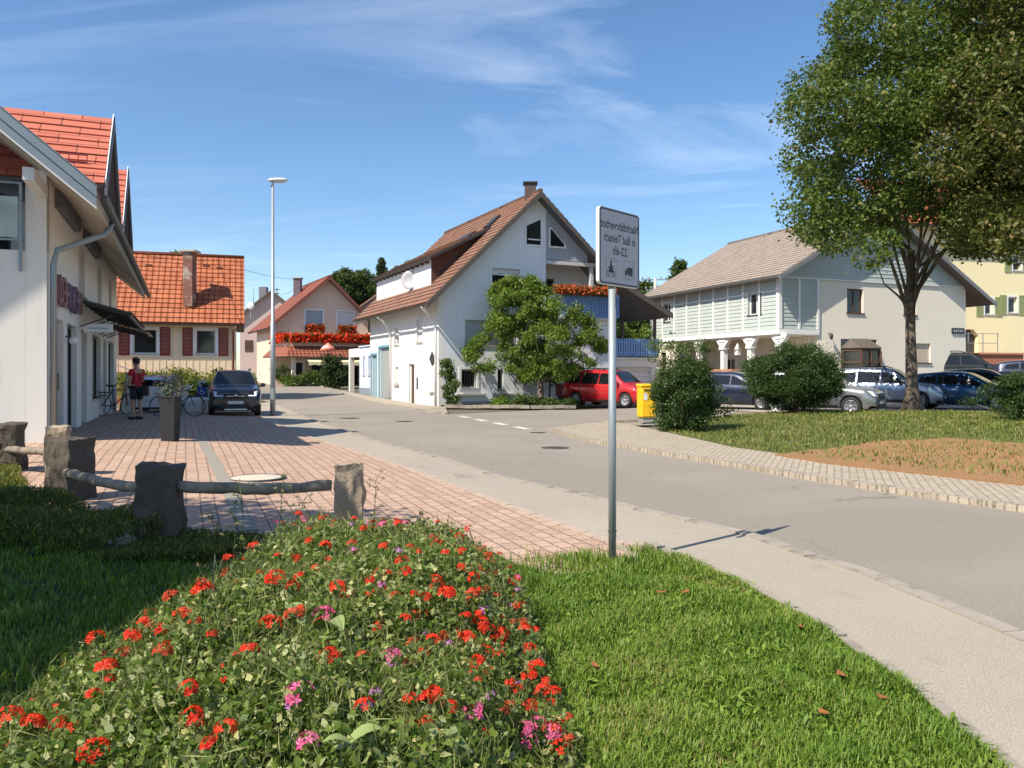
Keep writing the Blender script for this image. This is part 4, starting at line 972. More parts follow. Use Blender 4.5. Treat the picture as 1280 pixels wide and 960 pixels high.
# roof: left slope, right slope with a shallower tail, dormer
RT = OLT
def W(t_, z, n): return FF.p(t_, z, n)     # n<0 goes back along the house
nf, nb = .62, -12.5
e0 = W(-.8, 4.9, nf); e1 = W(-.8, 4.9, nb); p0_ = W(5.1, 10.6, nf); p1_ = W(5.1, 10.6, nb)
k0_ = W(9.64, 6.5, nf); k1_ = W(9.64, 6.5, nb); s0_ = W(13.0, 4.85, nf); s1_ = W(13.0, 4.85, nb+4)
m = MB(); m.roof(e1, e0, p0_, p1_, .16, .34, .025)
m.roof(k0_, k1_, p1_, p0_, .16, .34, .025); m.roof(s0_, s1_, W(9.64, 6.5, nb+4), k0_, .16, .34, .025); m.tube([p0_, p1_], .12, 8)
wr = m.build('roof', RT, wh)
m = MB(); VG = mat('dark_verge_board', (.10, .085, .075), .75, .25, 4, 40, .3)
for a_, b_ in ((e0, p0_), (k0_, p0_), (s0_, k0_)): m.prism([a_-z_*.02, a_-z_*.30, b_-z_*.30, b_-z_*.02], FF.n*.04)
m.build('verge_board', VG, wr)
m = MB(); m.prism([k0_-z_*.19, k0_-z_*.22, p0_-z_*.22, p0_-z_*.19], -FF.n*.62); m.prism([s0_-z_*.19, s0_-z_*.22, k0_-z_*.22, k0_-z_*.19], -FF.n*5)
m.build('soffit', mat('dark_soffit', (.13, .13, .14), .8, .15, 3), wr)
c_ = W(5.0, 0, -.35); m = MB().box(c_.x-.28, c_.x+.28, c_.y-.28, c_.y+.28, 10.1, 11.1); m.build('chimney', mat('dark_chimney', (.09, .065, .06), .8, .2, 6), wr)
MB().box(c_.x-.36, c_.x+.36, c_.y-.36, c_.y+.36, 11.1, 11.17).build('chimney_cap', DKMET, wr)
# long shed dormer
def Dp(b_, z, a_): return FF.p(b_, z, -a_)
m = MB(); m.prism([Dp(.35, 5.9, 2.0), Dp(.35, 7.32, 2.0), Dp(.35, 7.32, 11.6), Dp(.35, 5.9, 11.6)], g1*.15); dw = m.build('dormer_wall', WHITE, wh)
m = MB(); m.prism([Dp(.36, 5.9, 1.99), Dp(.36, 7.3, 1.99), Dp(3.1, 8.75, 1.99), Dp(3.2, 8.7, 1.99)], -FF.n*.12); m.build('dormer_cheek', mat('brown_shingle', (.10, .045, .03), .8, .3, 6, 20, .5), dw)
m = MB(); m.roof(Dp(.12, 7.34, 12.0), Dp(.12, 7.34, 1.6), Dp(3.4, 9.06, 1.6), Dp(3.4, 9.06, 12.0), .12, .34, .025)
dr = m.build('dormer_roof', RT, dw); m = MB(); m.prism([Dp(.12, 7.33, 1.59), Dp(.12, 7.19, 1.59), Dp(3.4, 8.90, 1.59), Dp(3.4, 9.05, 1.59)], FF.n*.04); m.build('dormer_verge', DKMET, dr)
gutter(dw, Dp(.05, 7.3, 1.6), Dp(.05, 7.3, 12), .07, DKMET)
for a_ in np.arange(2.3, 11.5, .75): MB().prism([Dp(.345, 7.22, a_), Dp(.345, 7.10, a_), Dp(.15, 7.10, a_), Dp(.15, 7.22, a_)], -FF.n*.1).build('rafter_end', VG, dw)
gutter(wh, e0-g1*.08-z_*.06, e1-g1*.08-z_*.06, .07, BROWNW)
pipe(wh, [W(-.86, 4.75, .1), FL_.p(11.5, 4.35, .35), FL_.p(11.62, 3.9, .08), FL_.p(11.62, .1, .08)], .055, WFRAME)
pipe(wh, [W(-.86, 4.75, -7.2), FL_.p(4.4, 4.35, .35), FL_.p(4.35, 3.9, .08), FL_.p(4.35, .2, .08)], .055, WFRAME)
sd_ = thing('satellite_dish', 'grey satellite dish on the white dormer of the white house', 'satellite dish', tuple(Dp(.5, 6.0, 5.0)))
cc = Dp(.2, 6.55, 4.9); dd_ = MB().lathe([(.03, .06), (.3, .02), (.48, -.06), (.5, -.04), (.31, .05), (.03, .1)], (0, 0, 0), 18, 'y')
dd_.v = [tuple(Vector((cc.x, cc.y, cc.z))+Matrix.Rotation(R(-25), 3, 'Z') @ Vector(v)) for v in dd_.v]; dd_.build('dish', mat('grey_dish', (.45, .46, .48), .5, .1, 3), sd_)
MB().bar(cc+Vector((.1, .1, 0)), Dp(.5, 5.9, 4.9), .05).build('arm', GALV, sd_)
# roof window and solar panel
m = MB(); sN = Vector(((p0_-e0).normalized())); nn_ = (p0_-e0).cross(e1-e0).normalized(); nn_ = nn_ if nn_.z > 0 else -nn_
for (t_, a_, nm) in ((3.75, 2.4, 'skylight'), ):
    c_ = Dp(t_+.1, 4.9+.966*(t_+.9)+.06, a_); m.hexa([c_+x_*sN*.45+y_*(-FF.n)*.35+zz_*nn_*.1 for zz_ in (0, 1) for x_, y_ in ((-1, -1), (1, -1), (1, 1), (-1, 1))])
m.build('skylight', DKMET, wr)
m = MB(); c_ = Dp(1.6, 8.0, 3.6); dN = Vector(((Dp(3.6, 9.02, 1.6)-Dp(.25, 7.03, 1.6)).normalized()))
for k in range(2): q = Dp(2.5, 7.34+(2.5-.12)*.524+.10, 2.2+k*.8); m.hexa([q+x_*dN*.25+y_*(-FF.n)*.35+Vector((0, 0, zz_*.05)) for zz_ in (0, 1) for x_, y_ in ((-1, -1), (1, -1), (1, 1), (-1, 1))])
m.build('solar_panel', glassm('solar_glass', (.015, .02, .04), .1), dr)
# balcony railing (blue) with flowers, terrace with blue fence over the garage
m = MB(); m.fb(FF, 6.6, 9.8, 5.62, 5.7, .24, .30); m.fb(FF, 6.6, 9.8, 4.55, 4.62, .24, .30)
u = 6.62
while u < 9.75: m.fb(FF, u, u+.12, 4.5, 5.6, .28, .31); u += .155
m.build('balcony_railing', BLUEP, wh)
m = MB().fb(FF, 5.75, 6.62, 4.6, 5.55, .2, .23); m.build('balcony_glass', BALG, wh)
flower_box('orange red geranium row on the blue balcony rail of the white house', FF, 5.9, 9.4, 5.62, .32, .55, .55, 900, .10, leafm('orange_red_petal', (.50, .07, .02), (.70, .16, .05), .55, .25), share=.9)
gs = thing('garage_terrace', 'white garage beside the white house with open roofed terrace on top', 'garage', tuple(FF.p(11, .05, 0)))
GF = Fr(FF.p(9.7, 0, -.35), (g1.x, g1.y))
m = MB(); wall(m, GF, .004, 3.15, -.2, 2.42, [(.35, 2.65, -.05, 2.0)], .3); m.fb(GF, .004, 3.15, 2.421, 2.5, -5, .1); wall(m, Fr(GF.p(3.15, 0, 0), (-FF.n.x, -FF.n.y)), .301, 5, -.2, 2.42, [], .25); m.build('wall', WHITE, gs)
m = MB(); 
for i in range(8): m.fb(GF, .35, 2.65, -.05+i*.256, .195+i*.256, -.22, -.18)
m.build('garage_door', WBLIND, gs)
m = MB(); u = .06
while u < 3.05:
    m.fb(GF, u, u+.10, 2.56, 3.50+.02*math.sin(u*7), .0, .03); u += .155
m.fb(GF, .05, 3.1, 2.72, 2.79, -.05, -.002); m.fb(GF, .05, 3.1, 3.25, 3.32, -.05, -.002); m.build('blue_fence', mat('light_blue_paint', (.20, .38, .72), .5, .12, 4), gs)
m = MB(); m.fb(GF, 2.9, 3.03, 2.5, 5.0, -.25, -.12); m.fb(GF, 2.9, 3.03, 2.5, 4.9, -3.4, -3.25); m.build('roof_post', VG, gs)

# ------------------------------------------------------------------ sage green house on the right
P0 = Vector((12.7, 38, 0)); gH = Vector((.93, .37, 0)).normalized(); bH = Vector((-.37, .93, 0)).normalized()
FHg = Fr(P0, (gH.x, gH.y)); LB = 11.4; FHl = Fr(P0+bH*LB, (-bH.x, -bH.y)); WG = 12.3
hh = thing('sage_house', 'cream house with sage green boarding, white posts and big grey roof', 'house', (P0.x, P0.y, .1))
def boards(m, F, u0, u1, v0, v1, holes=(), n0=0, hi=None, lo=None):
    h = .19; v = v0
    while v < v1-.01:
        vt = min(v+h, v1); segs = [(u0, u1)]
        for hl in holes:
            if hl[2] < vt-.03 and hl[3] > v+.03:
                segs = [s for a, b in segs for s in ((a, min(b, hl[0])), (max(a, hl[1]), b)) if s[1]-s[0] > .02]
        for a, b in segs:
            a2, b2 = a, b
            if hi:  # clip to the roof slope
                ok = [t for t in np.linspace(a, b, 60) if hi(t) > vt]
                if not ok: continue
                a2, b2 = ok[0], ok[-1]
            m.prism([F.p(a2, v, n0), F.p(a2, v, n0+.035), F.p(a2, vt, n0+.012), F.p(a2, vt, n0)], F.u*(b2-a2))
        v = vt
hl_l = [(LB-10.2, LB-9.3, 4.7, 5.75), (LB-2.3, LB-1.25, 4.55, 5.65)]
m = MB(); wall(m, FHl, 0, LB, 3.7, 6.25, hl_l, .2); wall(m, FHg, .201, 2.3, 3.7, 6.25, [], .2)
boards(m, FHl, 0, LB, 3.78, 6.2, hl_l, .004); boards(m, FHg, .0, 2.3, 3.78, 6.2, [], .004)
def hiH(t): return min(6.3+(t+.4)*.56, 6.3+(WG+.4-t)*.56)-.12
gable(m, FHg, .05, WG-.05, 6.25, WG/2, 9.72, .2); boards(m, FHg, 0, WG, 6.28, 9.8, [], .03, hiH)
m.build('siding', SIDING, hh)
ch_ = [(4.15, 5.2, 4.65, 5.85), (7.9, 8.75, 4.65, 5.85), (8.35, 9.75, 2.2, 3.2)]
bay = (3.75, 6.1, .15, 3.35)
m = MB(); wall(m, FHg, 2.302, WG, -.2, 6.248, ch_+[bay], .35)
# ground floor set back behind the arcade
FA1 = Fr(FHl.p(0, 0, -2.0), (-bH.x, -bH.y)); wall(m, FA1, 0, LB-2.0, -.2, 3.45, [(LB-4.6, LB-3.5, .4, 2.6), (LB-7, LB-6, 1.2, 2.5)], .3)
FA2 = Fr(FHg.p(2.0, 0, -2.0), (gH.x, gH.y)); wall(m, FA2, .3, .8, -.2, 3.45, [], .2)
wall(m, Fr(FHg.p(2.3, 0, 0), (bH.x, bH.y)), 0.36, 2.0, -.2, 3.45, [], .2)
wall(m, Fr(FHl.p(0, 0, 0), (-bH.x, -bH.y)), 0, 2.6, -.2, 3.45, [(1.0, 1.6, 1.6, 2.9)], .3)
m.fb(FHg, .0, 2.3, 3.46, 3.69, -LB, .0); wall(m, Fr(FHg.p(WG, 0, 0), (bH.x, bH.y)), .36, LB, -.2, 6.2, [], .3)
m.build('wall', CREAMW, hh)
m = MB(); m.fb(FHl, 0, LB+.03, 3.52, 3.76, .0, .07); m.fb(FHg, -.07, 2.35, 3.52, 3.76, .001, .075); m.build('string_course', WFRAME, hh)
m = MB()
for k in range(10):
    u = .05+k*(LB-.2)/9.0
    if k < 9: m.fb(FHl, u-.06, u+.06, 3.77, 6.2, .035, .075)
for u in (1.15,): m.fb(FHg, u-.06, u+.06, 3.77, 6.2, .035, .075)
m.fb(FHg, 2.22, 2.36, 3.77, 6.22, .035, .075); m.fb(FHg, -.08, .10, 3.77, 6.2, .035, .085); m.fb(FHl, LB-.13, LB-.01, 3.77, 6.2, .035, .085)
m.fb(FHg, 0, WG, 6.2, 6.27, .04, .07)
m.build('trim_post', WFRAME, hh)
for h in hl_l: window(hh, FHl, h, 2, surround=WFRAME, sillm=DKMET)
for h in ch_[:2]: window(hh, FHg, h, 2, BROWNW, GLASS, sillm=BROWNW)
window(hh, FHg, ch_[2], 1, BROWNW, GLASS, blind=.98, blindm=mat('tan_shutter', (.60, .50, .40), .6, .08, 4), sillm=BROWNW)
door(hh, FA1, (LB-4.6, LB-3.5, .4, 2.6), BROWNW, frame=WFRAME); window(hh, FA1, (LB-7, LB-6, 1.2, 2.5), 2); window(hh, Fr(FHl.p(0, 0, 0), (-bH.x, -bH.y)), (1.0, 1.6, 1.6, 2.9), 1, BROWNW)
for uu in (LB-.12, LB-2.3, LB-4.5, LB-6.7):   # arcade posts with curved brackets
    p_ = MB(); p_.fb(FHl, uu-.13, uu+.13, .1, 2.9, -.3, -.04); p_.fb(FHl, uu-.2, uu+.2, 2.9, 3.05, -.36, .02); p_.fb(FHl, uu-.28, uu+.28, 3.3, 3.5, -.3, -.02)
    for s_ in (-1, 1): p_.prism([FHl.p(uu+s_*.13, 3.05, -.05), FHl.p(uu+s_*.20, 3.06, -.05), FHl.p(uu+s_*.45, 3.3, -.05), FHl.p(uu+s_*.6, 3.51, -.05), FHl.p(uu+s_*.13, 3.51, -.05)], -FHl.n*.22)
    p_.fb(FHl, uu-.12, uu+.12, 3.05, 3.5, -.28, -.06)
    p_.build('arcade_post', WFRAME, hh)
# bay window
bw = MB(); u0, u1 = 3.8, 6.05; q = [(u0, 0), (u0+.5, .75), (u1-.5, .75), (u1, 0)]
def bp(i, v, s_=1.): return FHg.p((q[i][0]-(u0+u1)/2)*s_+(u0+u1)/2, v, q[i][1]*s_+.02)
bm1 = MB(); bm1.prism([bp(0, .15), bp(1, .15), bp(2, .15), bp(3, .15)], (0, 0, .35)); bm1.prism([bp(0, 2.75), bp(1, 2.75), bp(2, 2.75), bp(3, 2.75)], (0, 0, .14))
for i in range(4): bm1.bar(bp(i, .5, .985), bp(i, 2.75, .985), .09)
for i in range(3):
    bm1.bar(bp(i, 2.2), bp(i+1, 2.2), .06)
    for f in ((.5,) if i == 1 else ()): bm1.bar(bp(i, .5).lerp(bp(i+1, .5), f), bp(i, 2.75).lerp(bp(i+1, 2.75), f), .05)
bay_o = bm1.build('bay_window', BROWNW, hh)
MB().prism([bp(0, .5, .93), bp(1, .5, .93), bp(2, .5, .93), bp(3, .5, .93)], (0, 0, 2.24)).build('pane', GLASS, bay_o)
rf_ = MB(); tp = [FHg.p(u0+.55, 3.38, .02), FHg.p(u1-.55, 3.38, .02)]
rf_.add([bp(0, 2.89, 1.08), bp(1, 2.89, 1.08), bp(2, 2.89, 1.08), bp(3, 2.89, 1.08), tp[0], tp[1]], [(0, 1, 4), (1, 2, 5, 4), (2, 3, 5), (0, 4, 5, 3), (3, 2, 1, 0)])
rf_.build('bay_roof', mat('dark_bay_roof', (.10, .085, .07), .5, .2, 4), bay_o)
# roof
RG = tilem('grey_concrete_tile', ((.30, .25, .21), (.38, .32, .27), (.22, .19, .16)), .3, .34, .55, lichen=(.38, .27, .20))
a0 = FHg.p(-.5, 6.25, .6); a1 = FHg.p(-.5, 6.25, -LB-.7); t0_ = FHg.p(WG/2, 9.97, .6); t1_ = FHg.p(WG/2, 9.97, -LB-.7); b0_ = FHg.p(WG+1.5, 5.43, .6); b1_ = FHg.p(WG+1.5, 5.43, -LB-.7)
m = MB(); m.roof(a1, a0, t0_, t1_, .16, .34); m.roof(b0_, b1_, t1_, t0_, .16, .34); m.tube([t0_, t1_], .12, 6); rr = m.build('roof', RG, hh)
m = MB(); m.prism([a0-z_*.02, a0-z_*.24, t0_-z_*.24, t0_-z_*.02], FHg.n*.05); m.prism([b0_-z_*.02, b0_-z_*.24, t0_-z_*.24, t0_-z_*.02], FHg.n*.05); m.build('verge_board', mat('grey_verge', (.20, .21, .22), .7, .15, 3), rr)
gutter(hh, a0-gH*.08-z_*.04, a1-gH*.08-z_*.04, .07, ZINC); pipe(hh, [a1-gH*.05+bH*-.4, FHl.p(.1, 5.6, .12), FHl.p(.1, .1, .12)], .05, ZINC)
ws = thing('black_wall_sign', 'small black sign board at the top right of the cream wall', 'sign', tuple(FHg.p(11.6, 3.9, 0)))
MB().fb(FHg, 11.25, 12.15, 3.75, 4.05, .01, .06).build('board', DKMET, ws)
g = MB()
for i in range(5): g.fb(FHg, 11.35+i*.15, 11.42+i*.15, 3.84, 3.96, .061, .066)
g.build('worn_lettering', BLIND, ws)
orn = thing('wall_ornament', 'faded painted garland on the cream wall left of the bay window', 'ornament', tuple(FHg.p(2.9, 2.3, 0)))
g = MB()
for i in range(46):
    a_ = i*.55; r_ = .12+.012*i; q_ = FHg.p(2.85+r_*math.cos(a_)*.8, 2.35+r_*math.sin(a_)*1.4, .004); g.fb(Fr((q_.x, q_.y, 0), (gH.x, gH.y)), -.035, .035, q_.z-.03, q_.z+.03, 0, .006)
g.build('painting', mat('faded_ochre', (.62, .50, .38), .9, .1, 4), orn)
lp = thing('wall_lamp', 'dark wall lamp high on the cream wall above the painted garland', 'lamp', tuple(FHg.p(2.95, 3.55, .1)))
MB().bar(FHg.p(2.95, 3.6, .0), FHg.p(2.95, 3.6, .2), .03).build('bracket', DKMET, lp); MB().ball(FHg.p(2.95, 3.45, .22), .09, .09, .16).build('shade', DKMET, lp)
lw = thing('brick_terrace_wall', 'low red brick terrace wall before the arcade of the sage house', 'wall', tuple(FHl.p(6, .1, 1.0)))
MB().fb(FHl, .2, 9.8, -.2, 1.75, 1.2, 1.5).build('wall', REDBR, lw); MB().fb(FHl, .15, 9.85, 1.751, 1.85, 1.12, 1.58).build('coping', mat('terracotta', (.50, .22, .12), .8, .2, 4), lw)
bh = thing('hanging_lantern', 'white peaked lantern hanging in the arcade of the sage house', 'lantern', tuple(FHl.p(LB-3.4, 2.6, -.2)))
MB().fb(FHl, LB-3.52, LB-3.28, 2.6, 2.85, -.3, -.1).build('body', WFRAME, bh); q_ = FHl.p(LB-3.4, 0, -.2); MB().lathe([(.2, 2.851), (.02, 3.2)], (q_.x, q_.y, 0), 4).build('roof', WFRAME, bh)
MB().bar(q_+z_*3.18, q_+z_*3.46, .015).build('chain', DKMET, bh)

# ------------------------------------------------------------------ yellow house at the right edge
A_ = Vector((25.6, 47.5, 0)); uy = Vector((.975, .22, 0)).normalized(); FY = Fr(A_, (uy.x, uy.y))
yh = thing('yellow_house', 'yellow plastered house with olive shutters at the right edge', 'house', (A_.x, A_.y, .5))
def uyp(px): 
    a = (px-640)/1000; return (a*A_.y-A_.x)/(uy.x-a*uy.y)
hy = []
for px0, px1, py0, py1 in ((1231, 1241, 393, 373), (1260, 1271, 391, 371), (1266, 1276, 338, 318)):
    u0, u1 = uyp(px0), uyp(px1); Y_ = A_.y+uy.y*u0; hy.append((u0, u1, Zp(py0, Y_), Zp(py1, Y_)))
arch = (uyp(1206)-.6, uyp(1223), 2.9, 4.3)
m = MB(); wall(m, FY, -2.5, 14, 0, 10.5, hy+[arch, (uyp(1278), uyp(1290), 3.0, 4.0)], .35); m.build('wall', YELW, yh)
for h in hy: window(yh, FY, h, 1, surround=WFRAME); shutter(yh, FY, h[0]-.62, h[0]-.13, h[2]-.1, h[3]+.1, GREENSH); shutter(yh, FY, h[1]+.13, h[1]+.62, h[2]-.1, h[3]+.1, GREENSH)
MB().fb(FY, arch[0], arch[1], arch[2], arch[3], -.34, -.3).build('arch_door', DKMET, yh)
m = MB(); m.prism([FY.p(arch[1]-.35, arch[3]-.005), FY.p(arch[1], arch[3]-.4), FY.p(arch[1]+.001, arch[3]-.005)], -FY.n*.3); m.build('arch_corner', YELW, yh)
m = MB(); r0y = FY.p(-3, 10.3, .8); m.roof(r0y, FY.p(14.5, 10.3, .8), FY.p(14.5, 14, -4), FY.p(-3, 14, -4), .15, .36); m.build('roof', TI, yh)
b1 = thing('yellow_balcony', 'cream block with dark overhang between sage house and yellow wall', 'balcony', tuple(FHg.p(13, 5, -3))) if False else None
tw = thing('sandstone_terrace', 'reddish stone terrace wall with metal rail before the yellow house', 'wall', tuple(FY.p(.5, .5, 2.0)))
MB().fb(FY, -1.5, 3.9, 0, 2.75, .4, 1.8).build('wall', REDBR, tw); MB().fb(FY, -1.6, 4.0, 2.751, 2.85, .3, 1.9).build('coping', mat('terracotta', (.50, .22, .12), .8, .2, 4), tw)
m = MB()
for u in (-1, .2, 1.2, 2.2): m.bar(FY.p(u, 2.85, 1.7), FY.p(u, 4.0, 1.7), .04)
for v in (3.4, 3.95): m.bar(FY.p(-1, v, 1.7), FY.p(2.2, v, 1.7), .035)
m.build('handrail', GALV, tw)
oh = thing('orange_roofed_house', 'orange roof glimpsed between branches right of the sage house', 'house', (X(1190, 60), 60, .5))
t0x = X(1165, 62); m = MB(); m.box(t0x, t0x+9, 62, 70, 0, 9); m.build('wall', YELW, oh); m = MB(); m.roof((t0x-.5, 61.4, 9), (t0x+9.5, 61.4, 9), (t0x+9.5, 66, 12.4), (t0x-.5, 66, 12.4), .15); m.roof((t0x+9.5, 70.6, 9), (t0x-.5, 70.6, 9), (t0x-.5, 66, 12.4), (t0x+9.5, 66, 12.4), .15); m.build('roof', TI, oh)

# ------------------------------------------------------------------ cars
def lerp_tab(tab, x):
    if x <= tab[0][0]: return tab[0][1]
    for (a, va), (b, vb) in zip(tab[:-1], tab[1:]):
        if x <= b:
            t = (x-a)/(b-a+1e-9); t = t*t*(3-2*t)*.5+t*.5
            return va+(vb-va)*t
    return tab[-1][1]
SPECS = dict(
 suv=dict(L=4.3, W=1.80, top=[(-2.15, .98), (-2.08, 1.15), (-1.85, 1.50), (-1.6, 1.60), (-.9, 1.635), (0, 1.63), (.3, 1.60), (.98, 1.10), (1.1, 1.07), (1.75, .99), (2.05, .90), (2.15, .62)], belt=[(-2.15, .93), (-1.8, 1.02), (0, 1.0), (1.0, .99), (1.8, .90), (2.15, .6)], cow=(.30, .98), rear=(-1.85, -2.10), side=[(-1.72, 1.06), (-1.55, 1.44), (-.9, 1.49), (.2, 1.47), (.86, 1.05)], pil=[-.95, -.05], wx=(-1.32, 1.34), wr=.345, low=.26, rails=True),
 hatch=dict(L=4.08, W=1.75, top=[(-2.04, .75), (-1.98, 1.02), (-1.75, 1.28), (-1.4, 1.40), (-.6, 1.46), (0, 1.46), (.25, 1.42), (1.15, 1.0), (1.3, .95), (1.75, .84), (1.98, .70), (2.04, .5)], belt=[(-2.04, .72), (-1.6, .98), (0, .92), (1.1, .87), (1.75, .76), (2.04, .48)], cow=(.25, 1.12), rear=(-1.75, -1.98), side=[(-1.45, 1.06), (-1.3, 1.26), (-.6, 1.35), (.15, 1.31), (.98, .95)], pil=[-.75, .05], wx=(-1.25, 1.32), wr=.32, low=.2, rails=False),
 van=dict(L=4.4, W=1.80, top=[(-2.2, .80), (-2.17, 1.2), (-2.05, 1.55), (-1.8, 1.64), (-.8, 1.68), (.2, 1.66), (.5, 1.60), (1.30, 1.07), (1.45, 1.02), (1.9, .90), (2.12, .76), (2.2, .5)], belt=[(-2.2, .78), (-1.9, 1.02), (0, 1.0), (1.3, .94), (1.9, .82), (2.2, .48)], cow=(.5, 1.28), rear=(-2.05, -2.17), side=[(-2.0, 1.07), (-1.92, 1.47), (-.8, 1.53), (.35, 1.50), (1.12, 1.02)], pil=[-1.1, -.1], wx=(-1.35, 1.38), wr=.32, low=.2, rails=True),
)
def make_car(kind, label, pm, group=None):
    S = SPECS[kind]; H = S['L']/2; hw = S['W']/2
    t = thing('parked_car', label, 'car', (0, 0, 0), 0, group)
    def top(x): return lerp_tab(S['top'], x)
    def belt(x): return min(lerp_tab(S['belt'], x), top(x)-.02)
    def wb(x): q = abs(x)/H; return hw*(1-.16*max(0, (q-.72)/.28)**2.2)
    xr, xc = S['rear'][1], S['cow'][1]
    def wtop(x):     # half width at the top edge
        b = wb(x); zt, zb_ = top(x), belt(x); return b-.05-(zt-zb_)*.36
    def sec(x):
        b, wt_, zt, zb_ = wb(x), wtop(x), top(x), belt(x); lo = S['low']+(.10 if abs(x) > H-.25 else 0); r = min(.09, (zt-zb_)*.45+.012)
        mid = lo+(zb_-lo)*.45
        s = [(0, lo), (b*.86, lo), (b*.965, lo+.06), (b*.992, mid), (b, mid+(zb_-mid)*.5), (b*.985, zb_-.03), (b-.035, zb_)]
        a = Vector((b-.035, zb_)); c = Vector((wt_, zt-r))
        s += [tuple(a.lerp(c, k)) for k in (.33, .67, 1.)]
        s += [(wt_-r*.35, zt-r*.35), (wt_-r*1.1, zt-.004), (wt_*.6, zt+.015), (wt_*.3, zt+.023), (0, zt+.026)]
        return s
    xs_ = sorted(set([round(-H+2*H*k/64, 3) for k in range(65)]))
    m = MB(); rows = [sec(x) for x in xs_]; ns = len(rows[0]); vs = []
    for x, s in zip(xs_, rows):
        vs += [(x, y, z) for y, z in s]+[(x, -y, z) for y, z in s[-2:0:-1]]
    n = len(vs)//len(xs_)
    m.add(vs, [(i*n+k, i*n+(k+1) % n, (i+1)*n+(k+1) % n, (i+1)*n+k) for i in range(len(xs_)-1) for k in range(n)], True)
    m.add([], []); m.f += [list(range(n))[::-1], [(len(xs_)-1)*n+k for k in range(n)]]; m.sm += [False, False]
    body = m.build('body', pm, t)
    # wheel arches cut out of the body
    cut = MB()
    for wx in S['wx']: cut.lathe([(S['wr']+.055, -hw-.2), (S['wr']+.055, -hw+.28)], (wx, 0, S['wr']), 24, 'y'); cut.lathe([(S['wr']+.055, hw-.28), (S['wr']+.055, hw+.2)], (wx, 0, S['wr']), 24, 'y')
    co = cut.build('arch_cutter', BLACKPL); bo = body.modifiers.new('b', 'BOOLEAN'); bo.object = co; bo.operation = 'DIFFERENCE'; bo.solver = 'EXACT'
    baked(body); bpy.data.objects.remove(co)
    def ys(x, z):
        s = sec(x)
        for (y0, z0), (y1, z1) in zip(s[1:-1], s[2:]):
            if z0 <= z <= z1 and z1 > z0: return y0+(y1-y0)*(z-z0)/(z1-z0)
        return s[5][0]
    def patch(poly, off=.008):   # polygon in x, z laid on both flanks
        class Pair:
            def build(s, nm, m_, par): return [q.build(nm, m_, par) for q in s.l]
        mm_ = Pair(); mm_.l = []
        for sg in (1, -1):
            bm = bmesh.new(); bm.faces.new([bm.verts.new((p[0], 0, p[1])) for p in poly]); bmesh.ops.triangulate(bm, faces=bm.faces)
            for ax, a, b in ((0, -H, H), (2, .2, 1.7)):
                k = a
                while k < b:
                    co_ = [0, 0, 0]; co_[ax] = k; no = [0, 0, 0]; no[ax] = 1
                    bmesh.ops.bisect_plane(bm, geom=bm.verts[:]+bm.edges[:]+bm.faces[:], plane_co=co_, plane_no=no, dist=1e-5); k += .12
            bm.verts.index_update(); bm.verts.ensure_lookup_table(); mm_.l.append(MB().add([(v.co.x, sg*(ys(v.co.x, v.co.z)+off), v.co.z) for v in bm.verts], [[v.index for v in f.verts] for f in bm.faces], True)); bm.free()
        return mm_
    sp = S['side']; cuts = [sp[0][0]]+S['pil']+[sp[-1][0]]
    def zt_at(x):
        for (a, za), (b, zb_) in zip(sp[:-1], sp[1:]):
            if a <= x <= b: return za+(zb_-za)*(x-a)/(b-a)
        return sp[0][1]
    zb0, zb1 = sp[0][1], sp[-1][1]
    for k, (a, b) in enumerate(zip(cuts[:-1], cuts[1:])):
        a_ = a+(.03 if k else 0); b_ = b-(.03 if k < len(cuts)-2 else 0)
        lowz = lambda x: zb0-.01+(zb1-zb0)*(x-cuts[0])/(cuts[-1]-cuts[0])
        topp = [(x, z) for x, z in sp[1:-1] if a_ < x < b_]
        poly = [(a_, lowz(a_)), (b_, lowz(b_))]+([(b_, zt_at(b_))] if k < len(cuts)-2 else [])+topp[::-1]+([(a_, zt_at(a_))] if k else [])
        patch(poly).build('side_window', CARGL, t)
    def screen(x0, x1, nm, y0=.0):
        g = MB(); N = 8; M = 8; vv = []
        for i in range(N+1):
            x = x0+(x1-x0)*i/N
            for j in range(M+1):
                f = -1+2*j/M; wt_ = wtop(x)-.075-.02; y = f*wt_; z = top(x)+.026-.022*abs(f)**2.2
                vv.append((x, y, z+.006))
        nx_ = 1 if x1 > x0 else -1
        g.add(vv, [(i*(M+1)+j, i*(M+1)+j+1, (i+1)*(M+1)+j+1, (i+1)*(M+1)+j) for i in range(N) for j in range(M)], True)
        return g.build(nm, CARGL, t)
    screen(S['cow'][0]+.07, S['cow'][1]-.03, 'windscreen'); screen(S['rear'][0]+.02, S['rear'][1]+.02, 'rear_window')
    # front
    fz = top(H-.3)
    for sg in (1, -1):
        g = MB(); q = wb(H-.14)
        g.hexa([(H-.40, sg*(q+.012), fz-.17), (H-.02, sg*(q-.12), fz-.26), (H-.015, sg*(q-.42), fz-.25), (H-.35, sg*(q-.3), fz-.17), (H-.44, sg*(q+.01), fz-.02), (H-.12, sg*(q-.10), fz-.085), (H-.10, sg*(q-.42), fz-.115), (H-.4, sg*(q-.3), fz-.02)])
        g.build('headlight', HEADL, t, .015)
        g = MB(); g.hexa([(-H+.25, sg*(wb(-H+.2)+.008), .70), (-H-.005, sg*(wb(-H)-.0), .70), (-H-.005, sg*(wb(-H)-.16), .70), (-H+.1, sg*(wb(-H)-.16), .70), (-H+.28, sg*(wb(-H+.2)+.002), .95), (-H+.03, sg*(wb(-H)-.03), .95), (-H+.02, sg*(wb(-H)-.16), .95), (-H+.12, sg*(wb(-H)-.16), .95)])
        g.build('tail_light', TAILL, t, .01)
